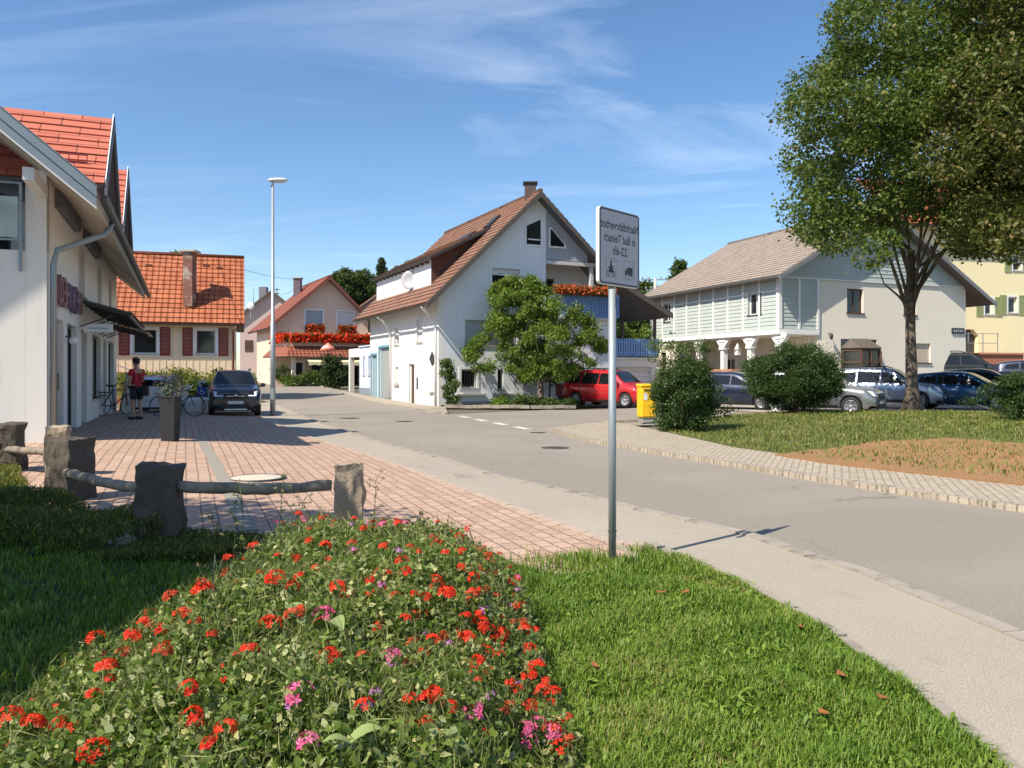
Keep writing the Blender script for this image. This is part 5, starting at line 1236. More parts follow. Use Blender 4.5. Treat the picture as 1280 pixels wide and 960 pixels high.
        q = ys(S['cow'][1]-.25, belt(.7)+.0); g = MB(); g.ball((S['cow'][1]-.28, sg*(q+.14), belt(.6)+.10), .07, .11, .08); g.bar((S['cow'][1]-.25, sg*(q-.02), belt(.6)+.02), (S['cow'][1]-.27, sg*(q+.10), belt(.6)+.06), .04); g.build('wing_mirror', BLACKPL if kind == 'suv' else pm, t)
        g = MB(); 
        if S['rails']:
            g.tube([(-1.5, sg*(wtop(-1.5)-.03), top(-1.5)), (-1.4, sg*(wtop(-1.4)-.02), top(-1.3)+.07), (-.1, sg*(wtop(-.1)-.02), top(-.1)+.07), (.15, sg*(wtop(.1)-.03), top(.15))], .022, 6); g.build('roof_rail', BLACKPL, t)
        # sill and door seams
        g = patch([(S['wx'][0]+.42, S['low']+.03), (S['wx'][1]-.42, S['low']+.03), (S['wx'][1]-.42, S['low']+.13), (S['wx'][0]+.42, S['low']+.13)], .012) if sg == 1 else None
        if g: g.build('sill_trim', BLACKPL, t)
    for px_ in (S['pil'][0]-.02, S['pil'][1]+.02, S['cow'][1]-.08):
        patch([(px_-.006, S['low']+.16), (px_+.006, S['low']+.16), (px_+.006, belt(px_)-.04), (px_-.006, belt(px_)-.04)], .003).build('door_seam', BLACKPL, t)
    patch([(S['pil'][1]-.25, belt(0)-.14), (S['pil'][1]-.08, belt(0)-.14), (S['pil'][1]-.08, belt(0)-.105), (S['pil'][1]-.25, belt(0)-.105)], .03).build('door_handle', CHROME if kind != 'van' else pm, t)
    q = wb(H)*.92
    m = MB(); m.box(H-.06, H+.012, -q*.55, q*.55, fz-.33, fz-.16); m.build('grille', BLACKPL, t, .01)
    m = MB(); m.box(H-.1, H+.02, -q*.86, q*.86, .28, .43); m.box(H-.3, H-.02, -q*.98, q*.98, .2, .29); m.build('bumper_intake', BLACKPL, t, .02)
    m = MB(); m.box(H+.0125, H+.02, -q*.45, q*.45, fz-.255, fz-.235); m.ball((H+.015, 0, fz-.22), .012, .06, .045); m.build('badge_bar', CHROME, t)
    MB().box(H+.021, H+.032, -.26, .26, .44, .55).build('front_plate', PLATE, t); MB().box(-H-.03, -H-.01, -.26, .26, .56, .67).build('rear_plate', PLATE, t)
    if kind == 'suv': MB().box(H-.05, H+.026, -q*.55, q*.55, .22, .275).build('skid_plate', CHROME, t, .01)
    for wx in S['wx']:
        for sg in (1, -1):
            r = S['wr']; y1 = sg*(hw-.015); y0 = sg*(hw-.22)
            w_ = MB().lathe([(r*.60, y0), (r*.93, y0), (r, y0+sg*.03), (r, y1-sg*.03), (r*.93, y1), (r*.66, y1-sg*.008)], (wx, 0, r), 28, 'y', False).build('wheel', RUBBER, t)
            g = MB().lathe([(.01, y1-sg*.07), (r*.64, y1-sg*.07), (r*.66, y1-sg*.012), (r*.60, y1-sg*.014), (r*.58, y1-sg*.05)], (wx, 0, r), 24, 'y')
            for k in range(5):
                a = 2*math.pi*k/5+.3; g.bar((wx, y1-sg*.035, r), (wx+math.cos(a)*r*.62, y1-sg*.03, r+math.sin(a)*r*.62), .055, .03, (0, 1, 0))
            g.ball((wx, y1-sg*.03, r), .05, .02, .05, 8, 5); g.build('rim', RIM, w_)
    # underside keeps the arches dark
    MB().box(-H+.2, H-.2, -hw+.24, hw-.24, S['low']+.02, S['low']+.3).build('underbody', BLACKPL, t)
    return t
def place(t, px, Y, head, dz=0.):
    """head: heading in degrees, 0 = +x, measured counter-clockwise"""
    x = X(px, Y); t.location = (x, Y, gz(x, Y)+dz); t.rotation_euler = (0, 0, R(head)); return t
gcar = 'cars parked along the street'; glot = 'cars in the lot behind the lawn'
P_BLK = paint('black_car_paint', (.014, .013, .020)); P_SIL = paint('silver_car_paint', (.36, .42, .50), .6); P_BLU = paint('blue_car_paint', (.008, .07, .17), .5)
P_NAV = paint('dark_blue_car_paint', (.01, .018, .05), .4); P_RED = paint('red_car_paint', (.50, .015, .02), .1); P_GRY = paint('dark_grey_car_paint', (.03, .035, .032), .4); P_WHT = paint('white_car_paint', (.75, .76, .78), .0); P_SL2 = paint('grey_silver_car_paint', (.30, .32, .34), .6)
suv = make_car('suv', 'black SUV facing us on the brick paving left of the street lamp', P_BLK, gcar); place(suv, 292, 30.2, -69, .036)
c = make_car('hatch', 'white hatchback seen from behind beside the man in red', P_WHT, gcar); place(c, 199, 31.6, 104)
c = make_car('van', 'red family van parked under the terrace behind the sign pole', P_RED, gcar); place(c, 763, 36.6, -42)
tr = thing('trailer', 'small dark red trailer with pale cover behind the red van', 'trailer', (X(716, 38.2), 38.2, gz(X(716, 38.2), 38.2)), R(20))
TRM = mat('maroon_board', (.20, .03, .03), .6, .2, 4)
for nm_, bx_, mm_ in (('box', (-.5, .5, -.9, .9, .42, .98), TRM), ('cover', (-.53, .53, -.93, .93, .985, 1.05), WBLIND), ('chassis', (-.45, .45, -.8, .8, .3, .41), BLACKPL)):
    o = MB().box(*bx_).build(nm_, mm_); o.parent = tr
for s_ in (-.5, .5): o = MB().lathe([(.26, s_-.06), (.28, s_-.03), (.28, s_+.03), (.26, s_+.06)], (0, 0, .28), 18, 'x').build('wheel', RUBBER); o.parent = tr
c = make_car('suv', 'silver SUV with roof rails left of the big tree trunk', P_SIL, glot); place(c, 1108, 32.3, -38)
c = make_car('hatch', 'blue hatchback right of the big tree trunk', P_BLU, glot); place(c, 1203, 31.3, -40)
c = make_car('hatch', 'dark blue car with glinting windscreen behind the blue hatchback', P_NAV, glot); place(c, 1228, 36.0, -35, .15)
c = make_car('van', 'dark grey estate car up by the stone terrace of the yellow house', P_GRY, glot); place(c, 1200, 42.5, -20, .75)
c = make_car('hatch', 'deep blue car cut by the right edge of the picture', P_NAV, glot); place(c, 1296, 40.0, -30, .55)
c = make_car('suv', 'grey car nose peeking out right of the round hedge', P_SL2, glot); place(c, 1024, 29.6, -38, -.12)
c = make_car('hatch', 'dark blue car half hidden between the two big bushes', P_NAV, glot); place(c, 921, 31.6, -38)

# ------------------------------------------------------------------ sign with mirrored wording
def text_mesh(mb, s, size, cx, cz, y, mirror=True, th=.002, squash=.82):
    cu = bpy.data.curves.new('t', 'FONT'); cu.body = s; cu.size = size; cu.align_x = 'CENTER'; cu.align_y = 'CENTER'; cu.offset = size*.012; cu.resolution_u = 6
    o = bpy.data.objects.new('t', cu); C.objects.link(o); me = bpy.data.meshes.new_from_object(o.evaluated_get(bpy.context.evaluated_depsgraph_get()))
    k = -1 if mirror else 1
    mb.add([(cx+k*v.co.x*squash, y, cz+v.co.y) for v in me.vertices], [list(p.vertices) for p in me.polygons]); bpy.data.objects.remove(o)
sx_, sy_ = .83, 6.62; sz = gz(sx_, sy_)
sg = thing('road_sign', 'white rectangular road sign with mirrored black lettering on tall grey pole', 'road sign', (sx_, sy_, sz), R(48))
SM = MB(); SM.tube([(0, 0, -.1), (0, 0, 2.30)], .032, 20); SM.tube([(0, 0, 2.3), (0, 0, 2.31)], [.032, .02], 20); pole = SM.build('pole', GALV)
pole.parent = sg
def local(mb, name, m, parent, bev=0): o = mb.build(name, m, None, bev); o.parent = parent; return o
bwid, bh0, bh1 = .58, 2.32, 2.94
def rrect(w2, z0, z1, r, y): 
    pts = []
    for cx_, cz_, a0 in ((w2-r, z1-r, 0), (-w2+r, z1-r, 90), (-w2+r, z0+r, 180), (w2-r, z0+r, 270)):
        for k in range(5): a = R(a0+k*22.5); pts.append((cx_+math.cos(a)*r, y, cz_+math.sin(a)*r))
    return pts
SF = mat('sign_face', (.42, .40, .42), .4, .04, 4, 40, .02); SBK = mat('sign_black', (.02, .02, .022), .5, .1, 5, 40, 0)
board = MB().prism(rrect(.29, bh0, bh1, .035, -.045), (0, -.030, 0)); board = local(board, 'board', WFRAME, sg)
f_ = MB().prism(rrect(.288, bh0+.002, bh1-.002, .034, -.0752), (0, -.001, 0)); local(f_, 'face', SF, board)
bd = MB(); o1, o2 = rrect(.282, bh0+.008, bh1-.008, .03, -.0768), rrect(.270, bh0+.020, bh1-.020, .022, -.0768); n = len(o1)
bd.add(o1+o2, [(i, (i+1) % n, n+(i+1) % n, n+i) for i in range(n)])
text_mesh(bd, 'Nachtfahrverbot', .10, 0, 2.805, -.0768, squash=.80); text_mesh(bd, 'in Bad Teinach', .098, 0, 2.70, -.0768, squash=.78); text_mesh(bd, '22-6h', .098, 0, 2.60, -.0768, squash=.95)
def ring(mb, x0, x1, z0, z1, w_): 
    for a in ((x0, x1, z0, z0+w_), (x0, x1, z1-w_, z1), (x0, x0+w_, z0+w_, z1-w_), (x1-w_, x1, z0+w_, z1-w_)): mb.add([(a[0], -.0768, a[2]), (a[1], -.0768, a[2]), (a[1], -.0768, a[3]), (a[0], -.0768, a[3])], [(0, 1, 2, 3)])
ring(bd, -.20, -.055, 2.385, 2.535, .003); ring(bd, .055, .20, 2.385, 2.535, .003)
def disc(mb, x, z, r, r2=0): 
    k = 16; vs = [(x+math.cos(2*math.pi*i/k)*r, -.077, z+math.sin(2*math.pi*i/k)*r) for i in range(k)]
    if r2: vs += [(x+math.cos(2*math.pi*i/k)*r2, -.077, z+math.sin(2*math.pi*i/k)*r2) for i in range(k)]; mb.add(vs, [(i, (i+1) % k, k+(i+1) % k, k+i) for i in range(k)])
    else: mb.add(vs, [tuple(range(k))])
def polyf(mb, pts): mb.add([(p[0], -.0769, p[1]) for p in pts], [tuple(range(len(pts)))])
# motorcyclist pictogram (left) and lorry (right)
disc(bd, -.165, 2.415, .022, .014); disc(bd, -.09, 2.415, .022, .014); polyf(bd, [(-.165, 2.42), (-.09, 2.42), (-.10, 2.455), (-.15, 2.455)]); polyf(bd, [(-.145, 2.45), (-.11, 2.45), (-.115, 2.495), (-.138, 2.495)]); disc(bd, -.127, 2.508, .013); polyf(bd, [(-.165, 2.455), (-.14, 2.455), (-.14, 2.465), (-.168, 2.468)]); polyf(bd, [(-.115, 2.48), (-.09, 2.462), (-.09, 2.453), (-.118, 2.468)])
polyf(bd, [(.105, 2.425), (.185, 2.425), (.185, 2.485), (.105, 2.485)]); polyf(bd, [(.072, 2.425), (.102, 2.425), (.102, 2.465), (.085, 2.465), (.072, 2.448)]); 
for q in (.087, .135, .168): disc(bd, q, 2.420, .011)
local(bd, 'lettering', SBK, board)
cl = MB()
for z in (2.42, 2.82): cl.lathe([(.040, z), (.040, z+.03), (.034, z+.03)], (0, 0, 0), 14); cl.box(-.05, .05, -.045, -.03, z, z+.03)
local(cl, 'clamp', GALV, sg)
MB_ = MB().tube([(0, 0, 2.3), (0, 0, 2.86)], .031, 16); local(MB_, 'pole_top', GALV, sg)
cw = MB(); cw.torus((0, 0, .30), .035, .004, 'z', 14, 5); cw.tube([(-.03, -.02, .3), (-.045, -.03, .22), (-.04, -.03, .15)], .003, 5); local(cw, 'tie_wire', DKMET, sg)

# ------------------------------------------------------------------ street lamp
lx, ly = X(341, 29.2), 29.2; lz = gz(lx, ly)+.03
sl = thing('street_lamp', 'tall grey street lamp post at the edge of the brick paving', 'street lamp', (lx, ly, lz))
local(MB().tube([(0, 0, -.1), (0, 0, 3.4), (0, 0, 3.42), (0, 0, 8.45)], [.095, .09, .065, .045], 14), 'pole', GALV, sl)
local(MB().box(-.06, .06, -.095, -.08, .6, 1.0), 'service_door', GALV, sl)
hd = MB(); hd.ball((.18, 0, 8.60), .38, .15, .085, 14, 8); local(hd, 'lamp_head', mat('lamp_head_grey', (.62, .64, .62), .4, .05, 3), sl)
local(MB().ball((.22, 0, 8.555), .26, .12, .06, 12, 6), 'diffuser', mat('lamp_diffuser', (.75, .76, .72), .2, .03, 3), sl)
local(MB().tube([(-.02, 0, 8.35), (0, 0, 8.60)], .05, 10), 'bracket', GALV, sl)

# ------------------------------------------------------------------ yellow mail box, bollard planter, bin and so on
p = G(809, 526, .09); mbz = thing('mail_box', 'yellow mail box on a leg beside the wild bush', 'mail box', (p.x, p.y, gz(p.x, p.y)+.06), R(12))
local(MB().box(-.28, .28, -.22, .22, .14, 1.12), 'body', YELP, mbz, .05); local(MB().box(-.30, .30, -.24, .24, 1.10, 1.21), 'lid', YELP, mbz, .04)
local(MB().box(-.22, .22, -.17, .17, 0, .15), 'foot', mat('grey_foot', (.3, .3, .28), .7, .1, 4), mbz, .01)
local(MB().box(-.2, .2, -.247, -.232, 1.0, 1.04), 'slot', BLACKPL, mbz)
em = MB(); em.tube([(.10, -.226, .80), (.05, -.228, .86), (.12, -.228, .90), (.18, -.228, .84), (.12, -.228, .79)], .014, 6); em.box(.02, .2, -.228, -.222, .73, .75); em.box(-.02, .06, -.228, -.222, .84, .86); local(em, 'horn_emblem', BLACKPL, mbz)
local(MB().box(-.2, -.08, -.226, -.221, .70, .92), 'label_plate', PLATE, mbz)

p = G(213, 551, .04); bp_ = thing('planter_column', 'tall dark square planter column with lavender on the paving', 'planter', (p.x, p.y, gz(p.x, p.y)+.036))
pl = MB(); pl.hexa([(-.13, -.13, 0), (.13, -.13, 0), (.13, .13, 0), (-.13, .13, 0), (-.165, -.165, .88), (.165, -.165, .88), (.165, .165, .88), (-.165, .165, .88)]); local(pl, 'pot', mat('anthracite_pot', (.014, .015, .018), .65, .15, 4), bp_, .01)
local(MB().box(-.175, .175, -.175, .175, .881, .91), 'rim', MATS['anthracite_pot'], bp_, .005)
LAV = leafm('lavender_green', (.09, .12, .07), (.22, .24, .17)); 
P_, D_c = clumps([(0, 0, 1.05, .22), (-.12, .05, 1.15, .17), (.13, -.04, 1.15, .18), (.05, .1, 1.25, .14)], 5200, .2, 1); fo = leafmesh('foliage', P_, .09, LAV, None, .18, .3, -1.2); fo.parent = bp_
P_ = rng.normal(size=(160, 3))*(.14, .14, .09)+(0, 0, 1.3); fo = leafmesh('blossom', P_, .03, leafm('lavender_bloom', (.25, .18, .45), (.42, .32, .62)), None, .5); fo.parent = bp_

def bicycle(label, px, Y, ang, lean=0, dz=.036):
    x = X(px, Y); t = thing('bicycle', label, 'bicycle', (x, Y, gz(x, Y)+dz), R(ang), 'bicycles left outside the shops'); t.rotation_euler = (R(lean), 0, R(ang))
    for wx in (-.53, .53):
        w_ = local(MB().torus((wx, 0, .34), .325, .016, 'y', 36, 8), 'wheel', RUBBER, t)
        s = MB(); 
        for k in range(14): a = 2*math.pi*k/14; s.bar((wx, .02*(-1)**k, .34), (wx+math.cos(a)*.31, 0, .34+math.sin(a)*.31), .004)
        s.torus((wx, 0, .34), .31, .008, 'y', 30, 5); s.tube([(wx, -.05, .34), (wx, .05, .34)], .02, 8); local(s, 'spokes', GALV, w_)
    f = MB(); A, B, S_, H1, H2 = (-.53, 0, .34), (-.08, 0, .30), (-.2, 0, .80), (.36, 0, .84), (.39, 0, .70)
    for a, b in ((B, S_), (B, H2), (S_, H1), (A, B), (A, S_)): f.tube([a, b], .016, 8)
    f.tube([H1, H2, (.45, 0, .5), (.53, 0, .34)], .016, 8); local(f, 'frame', DKMET, t)
    h = MB(); h.tube([H1, (.34, 0, .98)], .014, 7); h.tube([(.18, -.28, 1.0), (.34, -.12, 1.0), (.34, .12, 1.0), (.18, .28, 1.0)], .013, 7); local(h, 'handlebar', CHROME, t)
    s = MB(); s.tube([S_, (-.22, 0, .93)], .014, 7); s.hexa([(-.38, -.09, .93), (-.05, -.025, .94), (-.05, .025, .94), (-.38, .09, .93), (-.38, -.09, .98), (-.05, -.02, .965), (-.05, .02, .965), (-.38, .09, .98)]); local(s, 'saddle', BLACKPL, t, .01)
    c_ = MB(); c_.torus((-.08, 0, .30), .09, .008, 'y', 20, 5); c_.bar((-.08, .05, .3), (.04, .05, .2), .02); c_.bar((-.08, -.05, .3), (-.2, -.05, .4), .02); c_.box(-.0, .09, .04, .13, .19, .21); c_.box(-.25, -.16, -.13, -.04, .39, .41); local(c_, 'crank', DKMET, t)
    b = MB(); b.box(-.72, -.40, -.07, .07, .74, .76); b.bar((-.53, .06, .34), (-.6, .06, .74), .012); b.bar((-.53, -.06, .34), (-.6, -.06, .74), .012); local(b, 'luggage_rack', DKMET, t)
    return t
bicycle('black bicycle standing behind the dark planter column', 222, 25.6, 6)
bicycle('dark bicycle leaning by the shop wall left of the man', 143, 25.2, 74, 8)
# A-board leaning on the shop wall
ab = thing('sign_board', 'narrow pale board leaning against the shop wall beside the man', 'board', (X(157, 25.5), 25.5, gz(X(157, 25.5), 25.5)+.036), R(-20))
local(MB().prism([(-.3, -.02, .0), (-.22, -.02, .0), (.14, -.02, 1.35), (.06, -.02, 1.35)], (0, .5, 0)), 'board', mat('pale_board', (.45, .47, .42), .7, .1, 3), ab)
# blue parking sign and white stone
p = G(252, 507, .0); dsn = thing('parking_sign', 'small blue and white wheelchair parking sign on white block', 'road sign', (X(253, 32.2), 32.2, gz(X(253, 32.2), 32.2)))
local(MB().tube([(0, 0, 0), (0, 0, 1.05)], .025, 8), 'pole', GALV, dsn); local(MB().box(-.19, .19, -.04, -.02, .66, 1.04), 'blue_plate', mat('sign_blue', (.02, .07, .38), .4, .05, 4), dsn); local(MB().box(-.14, .14, -.04, -.02, 1.05, 1.30), 'white_plate', PLATE, dsn)
s = MB(); s.torus((-.02, -.045, .79), .07, .012, 'y', 18, 4); s.bar((-.03, -.045, .95), (-.02, -.045, .84), .03); s.ball((-.03, -.045, .985), .025, .006, .025, 8, 4); s.bar((-.02, -.045, .84), (.07, -.045, .84), .022); s.bar((.07, -.045, .84), (.10, -.045, .75), .022); local(s, 'wheelchair_symbol', PLATE, dsn)
s = MB(); s.box(-.09, .09, -.047, -.041, 1.12, 1.16); s.box(-.06, .05, -.047, -.041, 1.16, 1.2); local(s, 'car_symbol', DKMET, dsn)
wbk = thing('white_block', 'low white rounded block under the hedge beside the black SUV', 'stone block', (X(241, 32.6), 32.6, gz(X(241, 32.6), 32.6)))
local(MB().box(-.75, .75, -.25, .25, -.1, .58), 'block', WHITE, wbk, .12)

# ------------------------------------------------------------------ stone posts with log rails
def stone(pxc, Y, wd, dp, ht, label, m, seed, rot=0, group='stone posts of the log rail fence', base=None, cap=False):
    x = X(pxc, Y); z0 = gz(x, Y) if base is None else base; q = random.Random(seed)
    t = thing('stone_post', label, 'stone post', (x, Y, z0), R(rot), group)
    bm = bmesh.new(); bmesh.ops.create_cube(bm, size=1.)
    bmesh.ops.subdivide_edges(bm, edges=bm.edges[:], cuts=15, use_grid_fill=True)
    for v in bm.verts:
        v.co.x *= wd; v.co.y *= dp; v.co.z = (v.co.z+.5)*(ht+.15)-.15
    off = q.uniform(0, 99)
    from mathutils import noise as mn
    for v in bm.verts:
        n_ = Vector((mn.noise((v.co*3.2)+Vector((off, 0, 0))), mn.noise((v.co*3.2)+Vector((0, off, 0))), mn.noise((v.co*3.2)+Vector((0, 0, off)))))
        n2_ = Vector((mn.noise((v.co*11)+Vector((off, 0, 0))), mn.noise((v.co*11)+Vector((0, off, 0))), mn.noise((v.co*11)+Vector((0, 0, off)))))
        tp = v.co.z/ht; k = 1-.10*tp; v.co.x *= k; v.co.y *= k; n3_ = mn.noise(v.co*26+Vector((off, 5, 0))); cl_ = mn.voronoi(v.co*5+Vector((off, 0, 0)))[0]; dd_ = Vector((v.co.x, v.co.y, 0)).normalized(); v.co += n_*.05+n2_*.02+dd_*((cl_[1]-cl_[0])*.03-.012+n3_*.010)*(1 if v.co.z < ht*.85 else -.3)
    me = bpy.data.meshes.new('post'); bm.to_mesh(me); bm.free(); me.materials.append(m); o = bpy.data.objects.new('shaft', me); C.objects.link(o); o.parent = t
    return t, x, Y, z0
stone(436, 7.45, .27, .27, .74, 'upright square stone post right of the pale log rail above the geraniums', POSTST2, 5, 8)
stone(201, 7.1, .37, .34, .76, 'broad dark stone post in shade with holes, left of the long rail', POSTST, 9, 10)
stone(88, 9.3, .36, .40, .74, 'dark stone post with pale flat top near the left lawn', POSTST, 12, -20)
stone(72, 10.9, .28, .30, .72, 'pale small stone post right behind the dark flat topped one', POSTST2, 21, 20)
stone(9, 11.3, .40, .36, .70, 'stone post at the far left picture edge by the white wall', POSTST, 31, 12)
def rail(a, b, r, label, seed):
    a, b = Vector(a), Vector(b); t = thing('log_rail', label, 'rail', tuple(a), 0, 'weathered log rails'); q = random.Random(seed); n = 14
    pts = [a.lerp(b, i/n)+Vector((q.uniform(-.006, .006), q.uniform(-.006, .006), q.uniform(-.008, .008)-.02*math.sin(math.pi*i/n))) for i in range(n+1)]
    MB().tube(pts, [r*q.uniform(.88, 1.08) for _ in pts], 12, wob=.06).build('log', DKWOOD, t)
rail((X(218, 7.05)+.02, 7.05, Zp(608, 7.05)), (X(415, 7.35), 7.35, Zp(607, 7.35)), .052, 'long weathered log rail between broad dark post and right square post', 1)
rail((X(95, 9.2), 9.0, Zp(590, 9.0)), (X(182, 7.3), 7.3, Zp(611, 7.3)), .05, 'weathered log rail slanting down to the broad dark post', 2)
rail((X(4, 11.2), 11.2, Zp(560, 11.2)), (X(62, 10.9), 10.9, Zp(564, 10.9)), .05, 'weathered log rail at the far left before the white wall', 3)
rail((X(62, 10.8), 10.8, Zp(600, 10.8)), (X(100, 9.5), 9.5, Zp(612, 9.5)), .04, 'short low log rail between the two close stone posts', 4) if False else None
stk = thing('wooden_stake', 'short dark wooden stake before the white shop wall', 'stake', (X(27, 12), 12, .1)); MB().box(X(27, 12)-.03, X(27, 12)+.03, 11.97, 12.03, 0, .72).build('stake', BROWNW, stk)

# ------------------------------------------------------------------ man in the shade
def skin(name, pts, edges, rad, m, parent, lv=2):
    me = bpy.data.meshes.new(name); me.from_pydata(pts, edges, []); o = bpy.data.objects.new(name, me); C.objects.link(o)
    md = o.modifiers.new('skin', 'SKIN'); md.use_smooth_shade = True
    for v, r in zip(me.skin_vertices[0].data, rad): v.radius = (r, r) if not hasattr(r, '__len__') else r
    me.skin_vertices[0].data[0].use_root = True
    s = o.modifiers.new('sub', 'SUBSURF'); s.levels = lv; s.render_levels = lv
    baked(o); o.data.materials.clear(); o.data.materials.append(m); o.parent = parent; return o
SKIN = mat('skin', (.45, .25, .17), .6, .06, 5, 30, .03)
my = 23.2; mx_ = X(171, my)
man = thing('person', 'person in red polo shirt and dark shorts standing in the shop shade', 'person', (mx_, my, gz(mx_, my)+.036), R(65))
J = dict(pel=(0, 0, .93), sp=(0, .01, 1.12), ch=(0, .0, 1.34), nk=(0, .015, 1.48), hb=(0, .03, 1.56), hd=(0, .05, 1.68),
 ls=(.19, 0, 1.40), le=(.25, .02, 1.13), lw=(.20, .22, 1.02), lh=(.17, .31, 1.03), rs=(-.19, 0, 1.40), re=(-.25, -.02, 1.13), rw=(-.26, .12, .90), rh=(-.26, .17, .82),
 lt=(.10, 0, .88), lk=(.13, .03, .49), la=(.13, -.02, .09), lf=(.14, .13, .04), rt=(-.10, 0, .88), rk=(-.12, .02, .49), ra=(-.12, -.03, .09), rf=(-.14, .12, .04))
ks = list(J); I = {k: i for i, k in enumerate(ks)}
E_ = [('pel', 'sp'), ('sp', 'ch'), ('ch', 'nk'), ('nk', 'hb'), ('hb', 'hd'), ('ch', 'ls'), ('ls', 'le'), ('le', 'lw'), ('lw', 'lh'), ('ch', 'rs'), ('rs', 're'), ('re', 'rw'), ('rw', 'rh'), ('pel', 'lt'), ('lt', 'lk'), ('lk', 'la'), ('la', 'lf'), ('pel', 'rt'), ('rt', 'rk'), ('rk', 'ra'), ('ra', 'rf')]
rd_ = dict(pel=(.15, .11), sp=(.14, .10), ch=(.16, .11), nk=.055, hb=.075, hd=.095, ls=.06, le=.042, lw=.03, lh=.038, rs=.06, re=.042, rw=.03, rh=.038, lt=.085, lk=.055, la=.04, lf=.035, rt=.085, rk=.055, ra=.04, rf=.035)
# fingers: five short chains on each hand
pts = [J[k] for k in ks]; ed = [(I[a], I[b]) for a, b in E_]; ra_ = [rd_[k] for k in ks]
for hk, s_ in (('lh', 1), ('rh', -1)):
    h = Vector(J[hk]); 
    for f in range(5):
        dx_ = (-.024+.016*f) if f < 4 else -.034*s_; ln = (.06, .07, .065, .05, .04)[f]
        d = Vector((0, .8, -.35)) if hk == 'lh' else Vector((0, .25, -1)); d.normalize()
        a = h+Vector((dx_, 0, 0))+d*.03; b = a+d*ln*.6; c = b+(d+Vector((0, -.3, -.4)))*ln*.5; k = len(pts)
        pts += [tuple(a), tuple(b), tuple(c)]; ed += [(I[hk], k), (k, k+1), (k+1, k+2)]; ra_ += [.010, .009, .007]
body = skin('body', pts, ed, ra_, SKIN, man)
fc = MB(); fc.ball((0, .145, 1.665), .014, .022, .02, 8, 6)
for s_ in (-1, 1): fc.ball((s_*.092, .05, 1.67), .012, .022, .032, 8, 6)
local(fc, 'nose_and_ears', SKIN, body); fe = MB()
for s_ in (-1, 1): fe.ball((s_*.032, .135, 1.695), .010, .008, .007, 6, 4)
fe.box(-.025, .025, .138, .143, 1.625, 1.632); local(fe, 'face_marks', BROWNW, body)
hr_ = MB(); hr_.ball((0, .035, 1.725), .104, .115, .085, 14, 8); hr_.ball((0, .0, 1.68), .095, .09, .09, 12, 6); local(hr_, 'hair', mat('dark_hair', (.03, .022, .018), .8, .3, 9), man)
RP = mat('red_shirt', (.45, .02, .03), .85, .1, 8, 40, .2); SHT = mat('dark_shorts', (.02, .025, .03), .85, .15, 8)
skin('shirt', [(0, 0, .86), J['sp'], J['ch'], (0, .01, 1.44), J['ls'], (.225, .01, 1.24), J['rs'], (-.225, -.01, 1.24)], [(0, 1), (1, 2), (2, 3), (2, 4), (4, 5), (2, 6), (6, 7)], [(.175, .14), (.165, .13), (.18, .13), .075, .082, .072, .082, .072], RP, man)
skin('shorts', [(0, 0, .94), J['lt'], (.12, .02, .55), J['rt'], (-.115, .015, .55)], [(0, 1), (1, 2), (0, 3), (3, 4)], [(.16, .13), .115, .10, .115, .10], SHT, man)
sh_ = MB()
for s_ in (-1, 1): sh_.box(s_*.13-.045, s_*.13+.045, -.07, .19, -.0, .085)
local(sh_, 'shoe', BLACKPL, man, .03)
bg_ = thing('shoulder_bag', 'black bag hanging behind the person in the red shirt', 'bag', (mx_+.27, my-.05, gz(mx_, my)+.036))
local(MB().box(-.10, .10, -.07, .07, .68, .98), 'bag', BLACKPL, bg_, .04); local(MB().tube([(-.08, 0, .98), (-.22, .0, 1.42), (-.02, .02, 1.1)], .012, 6), 'strap', BLACKPL, bg_)

# ------------------------------------------------------------------ utility pole and wires
up_ = thing('utility_pole', 'pale utility pole with crossarms behind the white house terrace', 'utility pole', (X(819, 62), 62, gz(X(819, 62), 62)))
ux, uy_, uz = worig(up_); m = MB(); m.tube([(ux, uy_, uz), (ux, uy_, Zp(348, 62))], [.17, .11], 10); m.build('pole', mat('pale_pole', (.45, .42, .38), .8, .15, 3), up_)
m = MB(); tz = Zp(348, 62)
for dz, wd in ((-.1, 1.0), (-.9, .7)): m.bar((ux-wd, uy_, tz+dz), (ux+wd, uy_, tz+dz), .08)
m.bar((ux-.7, uy_, tz-.9), (ux, uy_, tz-1.6), .05); m.bar((ux+.7, uy_, tz-.9), (ux, uy_, tz-1.6), .05)
ca = m.build('crossarm', GALV, up_); m = MB()
for dz, wd in ((-.1, 1.0), (-.9, .7)):
    for k in (-1, -.45, .45, 1): m.ball((ux+wd*k, uy_, tz+dz+.15), .06, .06, .13, 8, 5)
m.build('insulator', mat('brown_insulator', (.3, .28, .26), .3, .2, 5), ca)
def wire(label, a, b, sag, r=.012):
    a, b = Vector(a), Vector(b); t = thing('overhead_wire', label, 'wire', tuple(a)); MB().tube([a.lerp(b, i/16)-Vector((0, 0, sag*4*(i/16)*(1-i/16))) for i in range(17)], r, 4).build('cable', DKMET, t)
wire('thin wire from the utility pole crossarm up to the sage roof', (ux+1, uy_, tz), (18, 44, 9.95), .3)
wire('thin wire crossing behind the white house roof to the utility pole', (ux-1, uy_, tz-.1), (X(560, 75), 75, 9), .3)
wire('upper wire from the orange roof to the pink house chimney', (-16.5, 45.2, 8.0), (X(372, 69), 69, 9.8), .25, .016)
wire('lower wire from the far pink house to the pink chimney', (X(345, 80), 80, Zp(368, 80)), (X(373, 69), 69, 9.2), .25, .016)
wire('wire running left from the orange roof ridge towards the shop', (-16.5, 45.2, 8.1), (X(165, 33), 33, Zp(315, 33)), .2, .012)
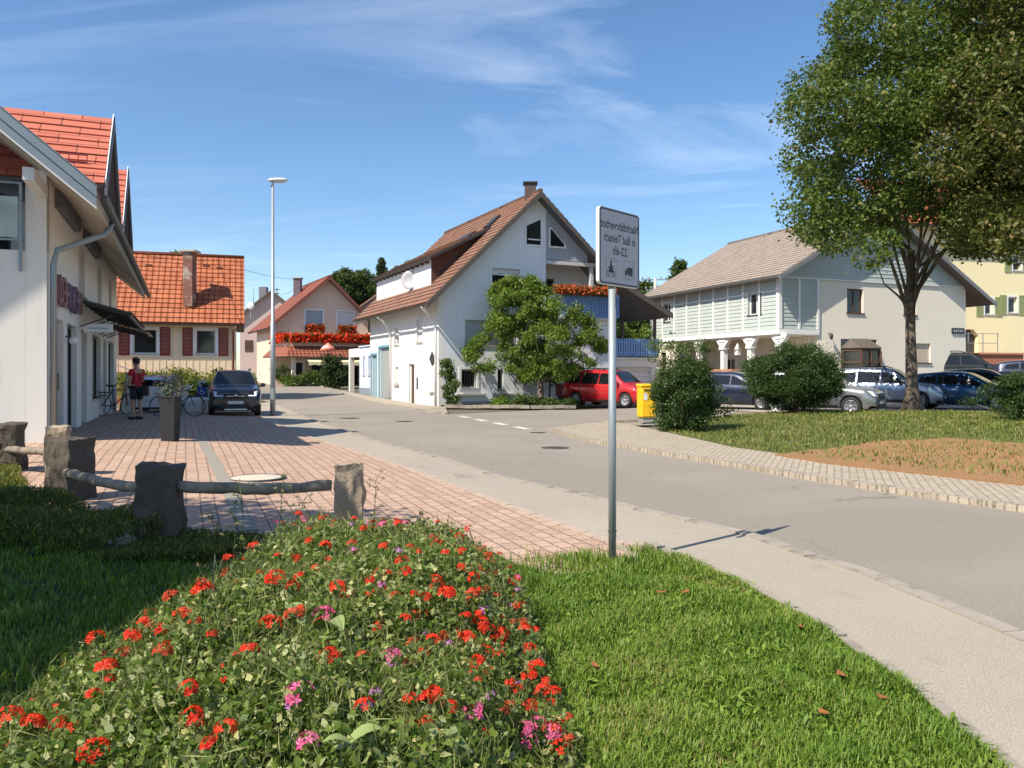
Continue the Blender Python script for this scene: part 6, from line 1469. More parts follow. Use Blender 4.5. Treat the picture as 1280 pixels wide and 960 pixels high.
ut2 = thing('roof_mast', 'small roof mast with crossbars behind the street lamp top', 'antenna', (X(346, 86), 86, 9)); m = MB(); m.tube([(X(346, 86), 86, 9), (X(346, 86), 86, Zp(360, 86))], .06, 6); m.bar((X(343, 86), 86, Zp(362, 86)), (X(350, 86), 86, Zp(362, 86)), .07); m.bar((X(344, 86), 86, Zp(367, 86)), (X(349, 86), 86, Zp(367, 86)), .07); m.build('mast', DKMET, ut2)

# ------------------------------------------------------------------ trees and bushes
LF1 = leafm('lime_leaf', (.045, .085, .012), (.125, .18, .032), .55, .28, third=(.19, .17, .045))
LF2 = leafm('olive_leaf', (.058, .070, .013), (.135, .145, .033), .55, .28, third=(.20, .15, .05))
LF3 = leafm('walnut_leaf', (.07, .13, .016), (.21, .30, .045), .5, .35)
LF4 = leafm('laurel_leaf', (.022, .048, .012), (.06, .11, .024), .45, .2)
LF5 = leafm('wild_bush_leaf', (.04, .07, .015), (.13, .19, .045), .5, .3)
LF6 = leafm('conifer_needle', (.018, .038, .012), (.045, .075, .02), .7, .15)
LF7 = leafm('hedge_leaf', (.11, .14, .02), (.30, .30, .05), .5, .35)
LF8 = leafm('far_leaf', (.03, .06, .015), (.09, .13, .03), .6, .2)
def tree(name, label, base, tr, fork, cs, per, leaf, m, nl=14, group=None, aspect=.6, shell=.5, bark=BARK, droop=.1, flare=True, up=.35):
    t = thing(name, label, 'tree', tuple(base), 0, group); b = Vector(base); f = Vector(fork)
    mb = MB(); n = 12; side = Vector((rnd.uniform(-.1, .1), 0, 0)); pts = [b.lerp(f, i/n)+side*math.sin(i/n*3)+Vector((0, 0, -.1 if i == 0 else 0)) for i in range(n+1)]
    rs = [tr*(1+(1.1*math.exp(-i*1.5) if flare else 0))*(1-.4*i/n) for i in range(n+1)]
    mb.tube(pts, rs, 14, wob=.06); limbs(mb, b, f, tr*.75, cs, nl, seed=int(abs(base[0])*10))
    mb.build('trunk', bark, t)
    P, D = clumps(cs, per, shell); leafmesh('crown', P, leaf, m, t, aspect, up, droop, D*.6)
    return t
# big tree over the parked cars
bx, by = X(1141, 27.8), 27.8; bz = gz(bx, by)+.1
holes1 = [((1085, 38), 12), ((1125, 105), 12), ((1165, 190), 14), ((1090, 230), 8), ((1190, 175), 8)]
def scr(p): return (640+1000*p[0]/p[1], 468-1000*(p[2]-CAM_H)/p[1])
def outline1(p):
    x, y = scr(p)
    # left outline of the crown: widest at mid height, drawn in towards the top and below
    left = [(-200, 1100), (-20, 1062), (60, 1020), (120, 985), (200, 972), (260, 985), (310, 1004), (345, 1015)]
    L0 = lerp_tab([(a, b) for a, b in left], y)
    bot = 318 if x < 1062 else (268 if x < 1185 else 292)
    if x < L0+14 or y > bot-12*math.sin(x*.05): return False
    for (hx, hy), r in holes1:
        if (x-hx)**2+(y-hy)**2 < (r+12)**2: return False
    return True
cs = crown_clusters((bx+.6, by, 9.2), (5.6, 5.0, 7.6), 260, .5, 1.0, outline1, .15, 4)
cs += [(X(1092, 25), 25, Zp(322, 25), .55), (X(1105, 25.3), 25.3, Zp(300, 25.3), .6), (X(1040, 26), 26, Zp(300, 26), .8), (X(1020, 27), 27, Zp(290, 27), .7)]
tree('lime_tree', 'big broad tree with thick scarred trunk on the lawn before the parked cars', (bx, by, bz), .205, (bx-.05, by, 5.9), cs, 850, .14, LF1, 18, shell=.7)
cs = crown_clusters((X(1345, 24), 24.5, 9.6), (6.3, 5.0, 6.8), 230, .5, 1.0, lambda p: (lambda s: s[0] > 1185+.12*abs(s[1]-150) and s[1] < 312+10*math.sin(s[0]*.05))(scr(p)), .3, 9)
cs += [(X(1245, 22), 22, Zp(292, 22), .6), (X(1262, 22), 22, Zp(312, 22), .5), (X(1232, 23), 23, Zp(262, 23), .6)]
tx = X(1395, 24.5); tree('lime_tree', 'olive tree crown filling the upper right corner of the picture', (tx, 24.5, gz(tx, 24.5)+.1), .33, (tx, 24.5, 6.5), cs, 850, .14, LF2, 26, shell=.72)
# round tree before the white house
wx_, wy = X(676, 37.2), 37.2; hx_, hy_ = 669, 37.2
cs = []
q = random.Random(8)
prof = [(348, 14), (365, 32), (385, 48), (400, 62), (420, 78), (440, 88), (460, 84), (472, 60)]
while len(cs) < 205:
    yy = q.uniform(350, 474); w_ = lerp_tab(prof, yy); xx = q.uniform(-1, 1); cxp = 662-(yy-400)*.02+(8 if yy > 380 else -14)
    dpt = q.uniform(-1, 1)*math.sqrt(max(0, 1-xx*xx))*w_*.035
    if yy > 460 and abs(xx) > .8: continue
    Y_ = wy+dpt; px_ = cxp+xx*w_
    if 700 < px_ and yy < 385+q.uniform(0, 10): continue
    cs.append((X(px_, Y_), Y_, Zp(yy, Y_), q.uniform(.22, .46)))
cs += [(X(735, 36.5), 36.5, Zp(398, 36.5), .35), (X(742, 36.4), 36.4, Zp(425, 36.4), .4), (X(722, 36.4), 36.4, Zp(385, 36.4), .3), (X(585, 36.4), 36.4, Zp(440, 36.4), .35)]
tree('garden_tree', 'low spreading green garden tree before the white house gable', (wx_, wy, .1), .17, (wx_-.05, wy, 1.9), cs, 1500, .17, LF3, 22, aspect=.34, droop=.7, bark=mat('pale_bark', (.20, .17, .14), .9, .3, 6, 30, .8), flare=False, shell=.2)
stp = thing('garden_stake', 'thin dark stake right of the garden tree trunk', 'stake', (X(687, 37), 37, .1)); MB().tube([(X(687, 37), 37, .05), (X(687, 37), 37, 2.6)], .04, 6).build('stake', DKMET, stp)
cb = thing('climbing_shrub', 'thin climbing shrub at the corner of the white house', 'shrub', (X(562, 36.4), 36.4, .05))
cs = [(X(562+q.uniform(-9, 9)*(1-.4*k/14), 36.3), 36.3+q.uniform(-.2, .2), .35+k*.13, q.uniform(.16, .30)) for k in range(15)]
P, D = clumps(cs, 3200, .1); leafmesh('foliage', P, .12, LF5, cb, .5, .3, .2, D)
m = MB()
for k in (-.15, 0, .18): m.tube([(X(562, 36.4)+k*.3, 36.4, 0), (X(562, 36.4)+k, 36.35, 1.0), (X(562, 36.4)+k*1.3, 36.4, 2.1)], [.03, .02, .01], 5)
m.build('stem', BARK, cb)
# flower border under the tree
for k, (a, b, h, lbl, mt) in enumerate(((618, 640, .55, 'lush green perennial clump left of the garden tree trunk', LF3), (640, 668, .6, 'bright green perennial clump just left of the garden tree', LF5), (668, 700, .35, 'low perennial clump right under the garden tree trunk', LF5), (700, 718, .3, 'small green plant clump near the rear of the red van', LF4))):
    cs = [(X(q.uniform(a, b), 35.8), 35.8+q.uniform(-.3, .8), .15+q.uniform(.05, h*.8), .26) for _ in range(12)]
    bush('border_plant', lbl, 'plant', (X((a+b)/2, 36), 36, .1), cs, 1900, .12, mt, 'plants in the border of the white house', .4, stem=False)
# two big bushes at the lawn edge
p = G(862, 541, .1); BX, BY = p.x, p.y+.75; bz = gz(BX, BY)+.08
cs = []
while len(cs) < 95:
    d = Vector((q.gauss(0, 1), q.gauss(0, 1), q.gauss(0, 1))).normalized(); t_ = q.uniform(.3, 1)**.5
    z = bz+.95+d.z*.97*t_; k = 1.0-.22*max(0, (z-bz-1.1))
    cs.append((BX+d.x*.80*t_*k, BY+d.y*.75*t_*k, z, q.uniform(.20, .32)))
bush('wild_bush', 'dense bush with loose twigs on top beside the yellow mail box', 'bush', (BX, BY, bz), cs, 4200, .065, LF4, None, .5)
tw_ = thing('loose_shrub', 'loose pale twiggy shrub growing out above the dense bush by the mail box', 'shrub', (BX+.1, BY+.3, bz))
cs = [(BX+q.uniform(-.75, .75), BY+q.uniform(-.2, .6), bz+q.uniform(1.3, 2.35), q.uniform(.10, .24)) for _ in range(46)]+[(BX-.28, BY, bz+2.35, .12), (BX-.3, BY, bz+2.6, .08), (BX+.55, BY+.1, bz+2.3, .08), (BX+.95, BY+.3, bz+1.2, .2), (BX+1.15, BY+.4, bz+.8, .22), (BX+1.3, BY+.4, bz+.5, .22), (BX+1.05, BY+.4, bz+.45, .25)]
P, D = clumps(cs, 2600, .0); leafmesh('foliage', P, .07, LF5, tw_, .45, .3, 0, D)
m = MB(); 
for c_ in cs[::2]: e = Vector(c_[:3]); s_ = Vector((BX+.1, BY+.2, bz)); m.tube([s_, s_.lerp(e, .6)+Vector((0, 0, .1)), e], [.014, .008, .004], 4)
m.build('stem', BARK, tw_)
p = G(992, 524, .1); HX, HY = X(992, 26.6), 26.6; bz = gz(HX, HY)+.05
cs = []
while len(cs) < 150:
    d = Vector((q.gauss(0, 1), q.gauss(0, 1), q.gauss(0, 1))).normalized(); t_ = q.uniform(.4, 1)**.5
    z = bz+1.12+d.z*1.05*t_; cs.append((HX+d.x*1.5*t_*(1+.08*(1 if z < bz+.8 else 0)), HY+d.y*1.15*t_, max(z+.08, bz+.2), q.uniform(.26, .36)))
bush('round_hedge', 'large rounded dark green clipped hedge in front of the sage house', 'hedge', (HX, HY, bz), cs, 4600, .065, LF4, None, .5)
HX, HY = X(1274, 22.3), 22.3; bz = gz(HX, HY)+.1
cs = [(HX+q.gauss(0, .36), HY+q.gauss(0, .35), bz+q.uniform(.15, 1.15), q.uniform(.2, .3)) for _ in range(46)]
bush('edge_bush', 'small rounded bush cut by the right picture edge on the lawn', 'bush', (HX, HY, bz), cs, 3800, .065, LF4, None, .5)
# yellow green hedge in front of the boarded house
cs = [(X(u, 36.2), 36.2+q.uniform(-.4, .4), gz(-13, 36)+q.uniform(.2, 1.55-.0006*(u-160)), q.uniform(.28, .42)) for u in [q.uniform(152, 287) for _ in range(110)]]
bush('privet_hedge', 'yellow green hedge below the cream boarded house', 'hedge', (X(225, 36.2), 36.2, gz(-14, 36.2)), cs, 1400, .12, LF7, None, .55)
cs = [(X(u, 35.3), 35.3+q.uniform(-.3, .3), gz(-13, 35)+q.uniform(.15, 1.15), q.uniform(.25, .36)) for u in [q.uniform(215, 262) for _ in range(30)]]
bush('hanging_bush', 'darker green bush hanging in front of the yellow hedge by the parking sign', 'bush', (X(240, 35.3), 35.3, gz(-13, 35.3)), cs, 1600, .12, LF5, None, .4)
# plants before the pink flower house
for k, (px_, py_, w_, h, lbl, mt) in enumerate(((302, 473, .5, .9, 'small potted bush by the far pink house corner', LF8), (313, 474, .55, .8, 'rounded potted bush left of the lamp post', LF3), (352, 472, .6, 1.5, 'tall dark shrub right of the lamp post', LF8), (362, 474, .8, 1.0, 'green shrub at the pink house foundation', LF3), (375, 475, .8, .8, 'low pale green shrub in front of the terrace', LF5), (388, 476, .8, 1.1, 'bushy plant at the terrace corner pillar', LF5), (400, 477, .8, .6, 'low dark plant under the awning edge', LF4))):
    Y_ = 61; x_ = X(px_, Y_); b_ = gz(x_, Y_); cs = [(x_+q.uniform(-w_, w_)*.7, Y_+q.uniform(-.3, .3), b_+q.uniform(.15, h), .35) for _ in range(9)]
    bush('garden_shrub', lbl, 'shrub', (x_, Y_, b_), cs, 800, .17, mt, 'shrubs before the pink house', .5, stem=False)
x_ = X(419, 57.5); b_ = gz(x_, 57.5); cs = [(x_+q.uniform(-.75, .6), 57.5+q.uniform(-.3, .3), b_+q.uniform(.1, 2.3), .38) for _ in range(34)]
bush('dark_shrub', 'tall dark evergreen shrub between awning and blue annex', 'shrub', (x_, 57.5, b_), cs, 900, .16, LF6, None, .5)
cs = [(X(u, 48), 48+q.uniform(-.4, .4), q.uniform(2.4, 4.2), .5) for u in [q.uniform(772, 812) for _ in range(20)]]
bush('terrace_bush', 'green bush seen through the open terrace behind the blue fence', 'bush', (X(792, 48), 48, .4), cs, 600, .17, LF3, None, .6)
# trees on the horizon
def far_tree(px, py_top, wpx, Y, label, m, conif=False, seed=1, low=None):
    q = random.Random(seed); x_ = X(px, Y); zt = Zp(py_top, Y); b_ = gz(x_, Y); w_ = wpx/1000*Y/2; hh_ = zt-b_; cs = []
    for _ in range(150 if not conif else 110):
        h = q.uniform(.25, 1)
        k = (1-h)**.7*1.15 if conif else math.sqrt(max(.02, 1-((h-.58)/.44)**2))
        a = q.uniform(0, 6.28); r_ = q.uniform(.2, 1)**.5*k*w_; cs.append((x_+math.cos(a)*r_, Y+math.sin(a)*r_, b_+h*hh_-.5, q.uniform(.10, .18)*w_*2 if not conif else .35+.8*(1-h)))
    tree('conifer' if conif else 'deciduous_tree', label, (x_, Y, b_), .3, (x_, Y, b_+hh_*.5), cs, 420/(1+w_*.12), .34, m, 8, 'trees beyond the houses', .5, shell=.3, flare=False)
far_tree(430, 334, 44, 112, 'broad green tree just right of the pink house chimney line', LF8, seed=2); far_tree(455, 335, 46, 116, 'rounded tree behind the bright red roof', LF8, seed=3)
far_tree(477, 319, 34, 110, 'tallest dark conifer left of the white dormer', LF6, True, 4); far_tree(495, 330, 30, 113, 'dark conifer beside the tallest one', LF6, True, 5); far_tree(510, 321, 26, 118, 'pale pointed conifer above the white dormer', LF8, True, 6); far_tree(525, 319, 20, 118, 'thin pointed conifer at the start of the big roof', LF8, True, 7); far_tree(408, 352, 30, 110, 'small dark tree behind the pink gable', LF8, seed=8)
far_tree(219, 307, 30, 70, 'green tree top rising behind the orange roof chimney', LF3, seed=9); far_tree(800, 350, 56, 90, 'green tree between the white house and the sage house', LF8, seed=10); far_tree(775, 352, 50, 95, 'tree mostly hidden behind the sign board', LF8, seed=12); far_tree(849, 323, 30, 92, 'pale green tree top above the grey roof', LF5, seed=11)
far_tree(917, 308, 26, 100, 'dark tree tip peeking over the grey roof ridge', LF8, True, seed=13); far_tree(1182, 300, 30, 95, 'conifer behind the sage roof', LF6, True, 14); far_tree(250, 345, 70, 100, 'tree mass behind the orange roof', LF8, seed=15)
# tree out of frame on the left that throws its shade over the fence and the grass
cs = crown_clusters((-7.5, 3.0, 5.6), (2.6, 3.0, 1.7), 110, .5, .8, lambda p: p.x+.70*.84*p.z < -2.2, .1, 17)
tree('maple_tree', 'tree left of the picture whose shade covers the grass by the stone posts', (-8.3, 2.6, .05), .2, (-8.2, 2.7, 3.4), cs, 620, .16, LF1, 12)

# ------------------------------------------------------------------ near lawn, ground cover and the geranium bed
def inpoly(P, poly):
    x, y = P[:, 0], P[:, 1]; r = np.zeros(len(P), bool); n = len(poly); j = n-1
    for i in range(n):
        xi, yi = poly[i]; xj, yj = poly[j]; c_ = ((yi > y) != (yj > y)) & (x < (xj-xi)*(y-yi)/(yj-yi+1e-12)+xi); r ^= c_; j = i
    return r
bed = [G(a, b, .1).xy for a, b in ((298, 702), (400, 676), (500, 684), (618, 712), (650, 760), (690, 850), (735, 960))]
bed = [(-2.02, 5.75), (-1.55, 6.2), (-.6, 6.25), (-.02, 5.95), (.06, 5.2), (.17, 3.9), (.34, 1.6), (-2.0, 1.6), (-1.98, 3.6), (-2.02, 5.2)]
near_poly_ = [(-14, 1)]+[(-14, 12.5), (-9.6, 13.4), (-8.7, 13.6), (-5.9, 9.2), (-3.6, 7.0), (-1.8, 6.9), (.3, 6.0), (1.2, 6.3)]+[tuple(p) for p in lawn_edge]
def hz_near(x, y):
    d = 0
    return gz(x, y)+.0
turf = [Vector((-14, .3)), Vector((-14, 13.0)), Vector((-9.3, 14.6)), Vector((-8.7, 13.8)), Vector((-5.9, 9.35)), Vector((-3.6, 7.15)), Vector((-1.8, 7.05)), Vector((.3, 6.15)), Vector((1.2, 6.42))]+lawn_edge[1:-1]+[Vector((lawn_edge[-1].x, .3))]
sheet('lawn_soil', turf, .05, TURF, .1)
GR = leafm('grass_blade', (.085, .17, .015), (.26, .39, .05), .5, .35, third=(.30, .28, .09)); GR2 = leafm('grass_blade_dry', (.06, .09, .02), (.16, .17, .05), .6, .3)
def grass(name, label, poly, n, h, m, zf=.05, wd=.006, hvar=.5, keep=None, bend=.5, seed=1):
    g = np.random.default_rng(seed); xs = [p[0] for p in poly]; ys = [p[1] for p in poly]
    P = np.stack([g.uniform(min(xs), max(xs), n*2), g.uniform(min(ys), max(ys), n*2)], 1); P = P[inpoly(P, [tuple(p) for p in poly])]
    if keep is not None: P = P[keep(P, g)]
    P = P[:n]; N = len(P); z = np.array([gz(a, b) for a, b in P])+zf
    tuft = .55+.9*(np.sin(P[:, 0]*5.1+np.sin(P[:, 1]*3.3)*2)*np.sin(P[:, 1]*4.3+np.cos(P[:, 0]*2.7)*2)*.5+.5)
    H = h*(1+g.uniform(-hvar, hvar, N))*tuft; a = g.uniform(0, 6.283, N); b = g.uniform(.1, bend, N)*H*1.6
    dirv = np.stack([np.cos(a), np.sin(a)], 1); sd = np.stack([-np.sin(a), np.cos(a)], 1); W_ = (wd*(1+g.uniform(-.3, .6, N)))[:, None]
    V = np.zeros((N, 5, 3)); V[:, 0, :2] = P-sd*W_*.5; V[:, 1, :2] = P+sd*W_*.5; V[:, 0, 2] = V[:, 1, 2] = z-.01
    mid = P+dirv*(b*.35)[:, None]; V[:, 2, :2] = mid+sd*W_*.4; V[:, 3, :2] = mid-sd*W_*.4; V[:, 2, 2] = V[:, 3, 2] = z+H*.62
    V[:, 4, :2] = P+dirv*b[:, None]; V[:, 4, 2] = z+H*np.clip(1-b/(H*3+1e-6), .4, 1)
    F_ = np.empty((N, 3, 3), int); k = np.arange(N)*5; F_[:, 0] = np.stack([k, k+1, k+2], 1); F_[:, 1] = np.stack([k, k+2, k+3], 1); F_[:, 2] = np.stack([k+3, k+2, k+4], 1)
    patchy = np.clip(.5+.22*np.sin(P[:, 0]*1.9+1)*np.cos(P[:, 1]*1.6)+.20*np.sin(P[:, 0]*6.3+2*np.sin(P[:, 1]*3.1))*np.sin(P[:, 1]*5.7+np.sin(P[:, 0]*4))+g.normal(0, .24, N), 0, 1)
    o = rawmesh(name, V.reshape(-1, 3), F_.reshape(-1, 3), m, None, np.repeat(patchy, 5)); tagit(o, label, 'grass', None, 'stuff'); return o
right_lawn = [(-.3, 6.9), (.3, 6.1), (1.3, 6.5)]+[tuple(p) for p in lawn_edge[1:-1]]+[(lawn_edge[-1].x, 1.6), (.2, 1.6), (-.1, 5.6)]
def dens(P, g):  # denser near the camera where blades show large
    return g.uniform(0, 1, len(P)) < np.clip(4.2/np.hypot(P[:, 0], P[:, 1]), .35, 1)
grass('lawn_grass', 'bright green lawn right of the geranium bed', right_lawn, 135000, .050, GR, wd=.0055, keep=dens, seed=3)
grass('tall_grass', 'taller grass tuft around the foot of the sign pole', [(-.2, 6.0), (.55, 5.7), (1.5, 5.95), (1.3, 6.55), (.5, 6.85), (-.1, 6.7)], 3800, .10, GR, wd=.006, seed=4, keep=lambda P, g: g.uniform(0, 1, len(P)) < np.exp(-((P[:, 0]-.85)**2*3+(P[:, 1]-6.5)**2*9)))
Pw = []
for _ in range(800):
    q_ = np.array([[rnd.uniform(-.1, 3.4), rnd.uniform(1.8, 6.3)]])
    if inpoly(q_, [tuple(p) for p in right_lawn])[0]:
        for k in range(9): Pw.append((q_[0, 0]+rnd.gauss(0, .025), q_[0, 1]+rnd.gauss(0, .025), gz(*q_[0])+.05+rnd.uniform(.01, .05)))
o = leafmesh('lawn_weeds', np.array(Pw), .05, leafm('broad_weed_leaf', (.11, .21, .025), (.26, .38, .06), .5, .35), None, .3, 1.2, -.2); tagit(o, 'broad leaved weeds scattered in the near lawn', 'weeds', None, 'stuff')
left_lawn = [(-9.5, 1.6), (-9.5, 8.8), (-6.4, 8.6), (-3.3, 6.7), (-1.9, 6.5), (-1.9, 5.0), (-1.9, 3.3), (-1.9, 1.6)]
grass('shaded_grass', 'shaded lawn left of the geranium bed', left_lawn, 90000, .055, GR, wd=.008, keep=dens, seed=5)
fringe = []
for a_, b_ in zip(lawn_edge[:-2], lawn_edge[1:-1]):
    d_ = (b_-a_).normalized(); n_ = Vector((-d_.y, d_.x)); fringe += [a_]
poly = [tuple(p+Vector((.05, .03))) for p in lawn_edge[:-1]]+[tuple(p-Vector((.16, .12))) for p in lawn_edge[:-1]][::-1]
grass('edge_grass', 'grass fringe creeping over the lawn edging', poly, 5200, .055, GR, wd=.006, zf=.03, bend=.9, seed=6)
# far lawn tufts
flp = [tuple(p) for p in lawn2]
def keepf(P, g): return (P[:, 0] < 18)&(P[:, 0] > 3)&(np.hypot(P[:, 0], P[:, 1]) < 31)&~((inpoly(P, [tuple(p) for p in soil+soil2]))&(g.uniform(0, 1, len(P)) > .48))
grass('far_lawn_grass', 'dry patchy lawn across the road around the big tree', flp, 110000, .06, leafm('far_grass', (.11, .15, .02), (.25, .27, .06), .6, .3, third=(.36, .28, .12)), zf=.1, wd=.016, keep=keepf, seed=7)
# heather like ground cover around the stone posts
def cover_patch(name, label, poly, n, h, m, lf, seed):
    g = np.random.default_rng(seed); xs = [p[0] for p in poly]; ys = [p[1] for p in poly]
    P = np.stack([g.uniform(min(xs), max(xs), n*3), g.uniform(min(ys), max(ys), n*3)], 1); P = P[inpoly(P, poly)][:n]
    bumpy = .55+.45*np.sin(P[:, 0]*2.6+np.sin(P[:, 1]*2.1))*np.cos(P[:, 1]*2.9+np.sin(P[:, 0]*1.7))
    z = np.array([gz(a, b) for a, b in P])+.05+h*(.35+.65*bumpy)*g.uniform(.15, 1, len(P))**.5
    o = leafmesh(name, np.column_stack([P, z]), lf, m, None, .22, .1, -1.6, tint=None); tagit(o, label, 'ground cover', None, 'stuff'); return o
HE = leafm('heather_green', (.05, .085, .015), (.16, .19, .04), .6, .3, third=(.30, .25, .05)); HE2 = leafm('heather_sunlit', (.09, .11, .02), (.26, .24, .05), .6, .3)  # second leaf colour is yellowed to carry sunlight on the same ground cover
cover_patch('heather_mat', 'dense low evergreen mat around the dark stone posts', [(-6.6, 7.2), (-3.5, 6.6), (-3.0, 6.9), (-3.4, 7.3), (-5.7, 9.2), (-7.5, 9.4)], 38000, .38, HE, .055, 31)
cover_patch('ground_cover', 'ground cover with sunlight put into its yellow green before the white shop wall', [(-12, 8.2), (-6.5, 7.6), (-5.4, 9.0), (-8.3, 13.2), (-9.2, 14.2), (-12, 14)], 60000, .16, HE2, .06, 32)
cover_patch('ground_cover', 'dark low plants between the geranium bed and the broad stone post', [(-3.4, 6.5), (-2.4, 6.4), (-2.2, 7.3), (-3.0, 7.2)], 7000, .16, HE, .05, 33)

# geranium bed: mound of leaves as one mass, each flower head a thing
def mound(x, y):
    # height of the planting above the soil, falling off at the edges of the bed
    e = 1e9
    for i in range(len(bed)):
        a = Vector(bed[i]); b = Vector(bed[(i+1) % len(bed)]); ab = b-a; t_ = max(0, min(1, (Vector((x, y))-a).dot(ab)/ab.length_squared)); e = min(e, (Vector((x, y))-a-ab*t_).length)
    return .07+.33*sm(e/.5)+.07*sm((e-.4)/.5)*(1-sm((y-4.6)/1.6))+.05*math.sin(x*4.1+math.sin(y*3))*math.cos(y*3.7)+.045*math.sin(x*13+math.sin(y*9))*math.sin(y*12+1)+.06*math.sin(x*2.7+5)*math.sin(y*1.9+2)
bs_ = sheet('bed_soil', [Vector(p) for p in bed], .08, BEDSOIL, 0, .15, lambda x, y: gz(x, y)+mound(x, y)*.72)
def inb(n, seed, dens_=True):
    g = np.random.default_rng(seed); P = np.stack([g.uniform(-3.9, .5, n*4), g.uniform(1.6, 7.3, n*4)], 1); P = P[inpoly(P, bed)]
    if dens_: P = P[g.uniform(0, 1, len(P)) < np.clip(3.4/np.hypot(P[:, 0], P[:, 1]), .45, 1)]
    return P[:n], g
P, g = inb(190000, 41); mz = np.array([mound(a, b)+gz(a, b) for a, b in P])
Q = np.column_stack([P+g.normal(0, .03, P.shape), mz+.04+g.uniform(-.19, .11, len(P))])
hole = np.sin(P[:, 0]*17+2*np.sin(P[:, 1]*11))*np.sin(P[:, 1]*15+2*np.sin(P[:, 0]*9)); kp = (hole > -.35) | (g.uniform(0, 1, len(P)) < .35); Q = Q[kp]
szs = g.uniform(.5, 1.6, len(Q))
GL = leafm('geranium_foliage', (.055, .115, .014), (.22, .30, .055), .5, .38, third=(.50, .50, .20))
o = leafmesh('geranium_foliage', Q, .0235, GL, None, .75, .25, -.2, szv=.65); tagit(o, 'mass of geranium leaves filling the bed in the foreground', 'foliage', None, 'stuff')
P, g = inb(15000, 42); mz = np.array([mound(a, b)+gz(a, b) for a, b in P])
o = leafmesh('variegated_foliage', np.column_stack([P, mz+.07+g.uniform(-.06, .07, len(P))]), .036, leafm('variegated_leaf', (.20, .26, .08), (.50, .52, .26), .5, .35), None, .6, .3, -.4); tagit(o, 'pale variegated leaves mixed through the geranium bed', 'foliage', None, 'stuff')
P, g = inb(17000, 43); mz = np.array([mound(a, b)+gz(a, b) for a, b in P])
o = leafmesh('plant_stems', np.column_stack([P, mz+.10+g.uniform(-.06, .10, len(P))]), .09, leafm('stem_green', (.10, .13, .03), (.32, .33, .13), .6, .3), None, .035, .1, -1.5); tagit(o, 'thin stems standing in the geranium bed', 'stems', None, 'stuff')
def bloom(name, label, group, m, n, r, seed):
    q = random.Random(seed); t = thing(name, label, 'flower', (0, 0, 0), 0, group); V = []; F_ = []; mb = MB()
    for k in range(n):
        d = Vector((q.gauss(0, 1), q.gauss(0, 1), abs(q.gauss(0, 1))*.9)).normalized(); c = Vector((d.x*r, d.y*r, d.z*r*.7)); x = d.orthogonal().normalized(); x = Quaternion(d, q.uniform(0, 6.28)) @ x; y = d.cross(x)
        for j in range(5):
            a = j*1.2566+q.uniform(-.15, .15); u = x*math.cos(a)+y*math.sin(a); v = d.cross(u); l = r*q.uniform(.42, .6)
            mb.add([c, c+u*l*.6+v*l*.3+d*l*.15, c+u*l+d*l*.05, c+u*l*.6-v*l*.3+d*l*.15], [(0, 1, 2, 3)])
    o = mb.build('petals', m); o.parent = t; a = o.data.attributes.new('tint', 'FLOAT', 'POINT')
    for i in range(0, len(o.data.vertices), 4):
        tv = q.random()
        for k in range(4): a.data[i+k].value = tv
    s = MB().tube([(0, 0, -.14), (.008, 0, -.05), (0, 0, .0)], .0028, 5).build('stalk', MATS['stem_green']); s.parent = t
    return t
protos = {'red': [bloom('geranium_flower', 'red geranium flower head in the foreground bed', 'red geranium flower heads in the bed', REDP, 12+k, .031, 50+k) for k in range(3)],
 'deep': [bloom('geranium_flower', 'deep red geranium flower head in the foreground bed', 'deep red geranium flower heads in the bed', DREDP, 9+k, .028, 60+k) for k in range(2)],
 'pink': [bloom('geranium_flower', 'pink geranium flower head in the foreground bed', 'pink geranium flower heads in the bed', PINKP, 9+k, .030, 70+k) for k in range(2)],
 'lilac': [bloom('geranium_flower', 'small lilac geranium flower head in the foreground bed', 'lilac geranium flower heads in the bed', LILP, 6, .022, 80)]}
used = set()
def put(kind, x, y, s=1., dz=0.):
    pr = rnd.choice(protos[kind]); o = pr if pr.name not in used else copy_tree(pr)
    used.add(pr.name); o.location = (x, y, gz(x, y)+mound(x, y)+.125+dz); o.rotation_euler = (rnd.uniform(-.3, .3), rnd.uniform(-.3, .3), rnd.uniform(0, 6.28)); o.scale = (s,)*3
    o['label'] = kind_word[kind]+' geranium flower head '+('at the far edge of the bed by the brick paving' if y > 5.7 else 'on the lawn side edge of the bed' if x > -.35 else 'on the shaded left edge of the bed' if x < -1.5 else 'in the near part of the bed' if y < 3.6 else 'in the middle of the bed'); o['group'] = kind_word[kind]+' geranium heads in the bed'
kind_word = dict(red='bright red', deep='deep red', pink='pink', lilac='small lilac')
def bedpt(px, py):
    """where the view direction meets the top of the planting"""
    a = (px-640)/1000; b = (py-468)/1000; Y = 1.8
    while Y < 8:
        x = a*Y
        if CAM_H-b*Y <= gz(x, Y)+mound(x, Y)+.10: break
        Y += .02
    return a*Y, Y
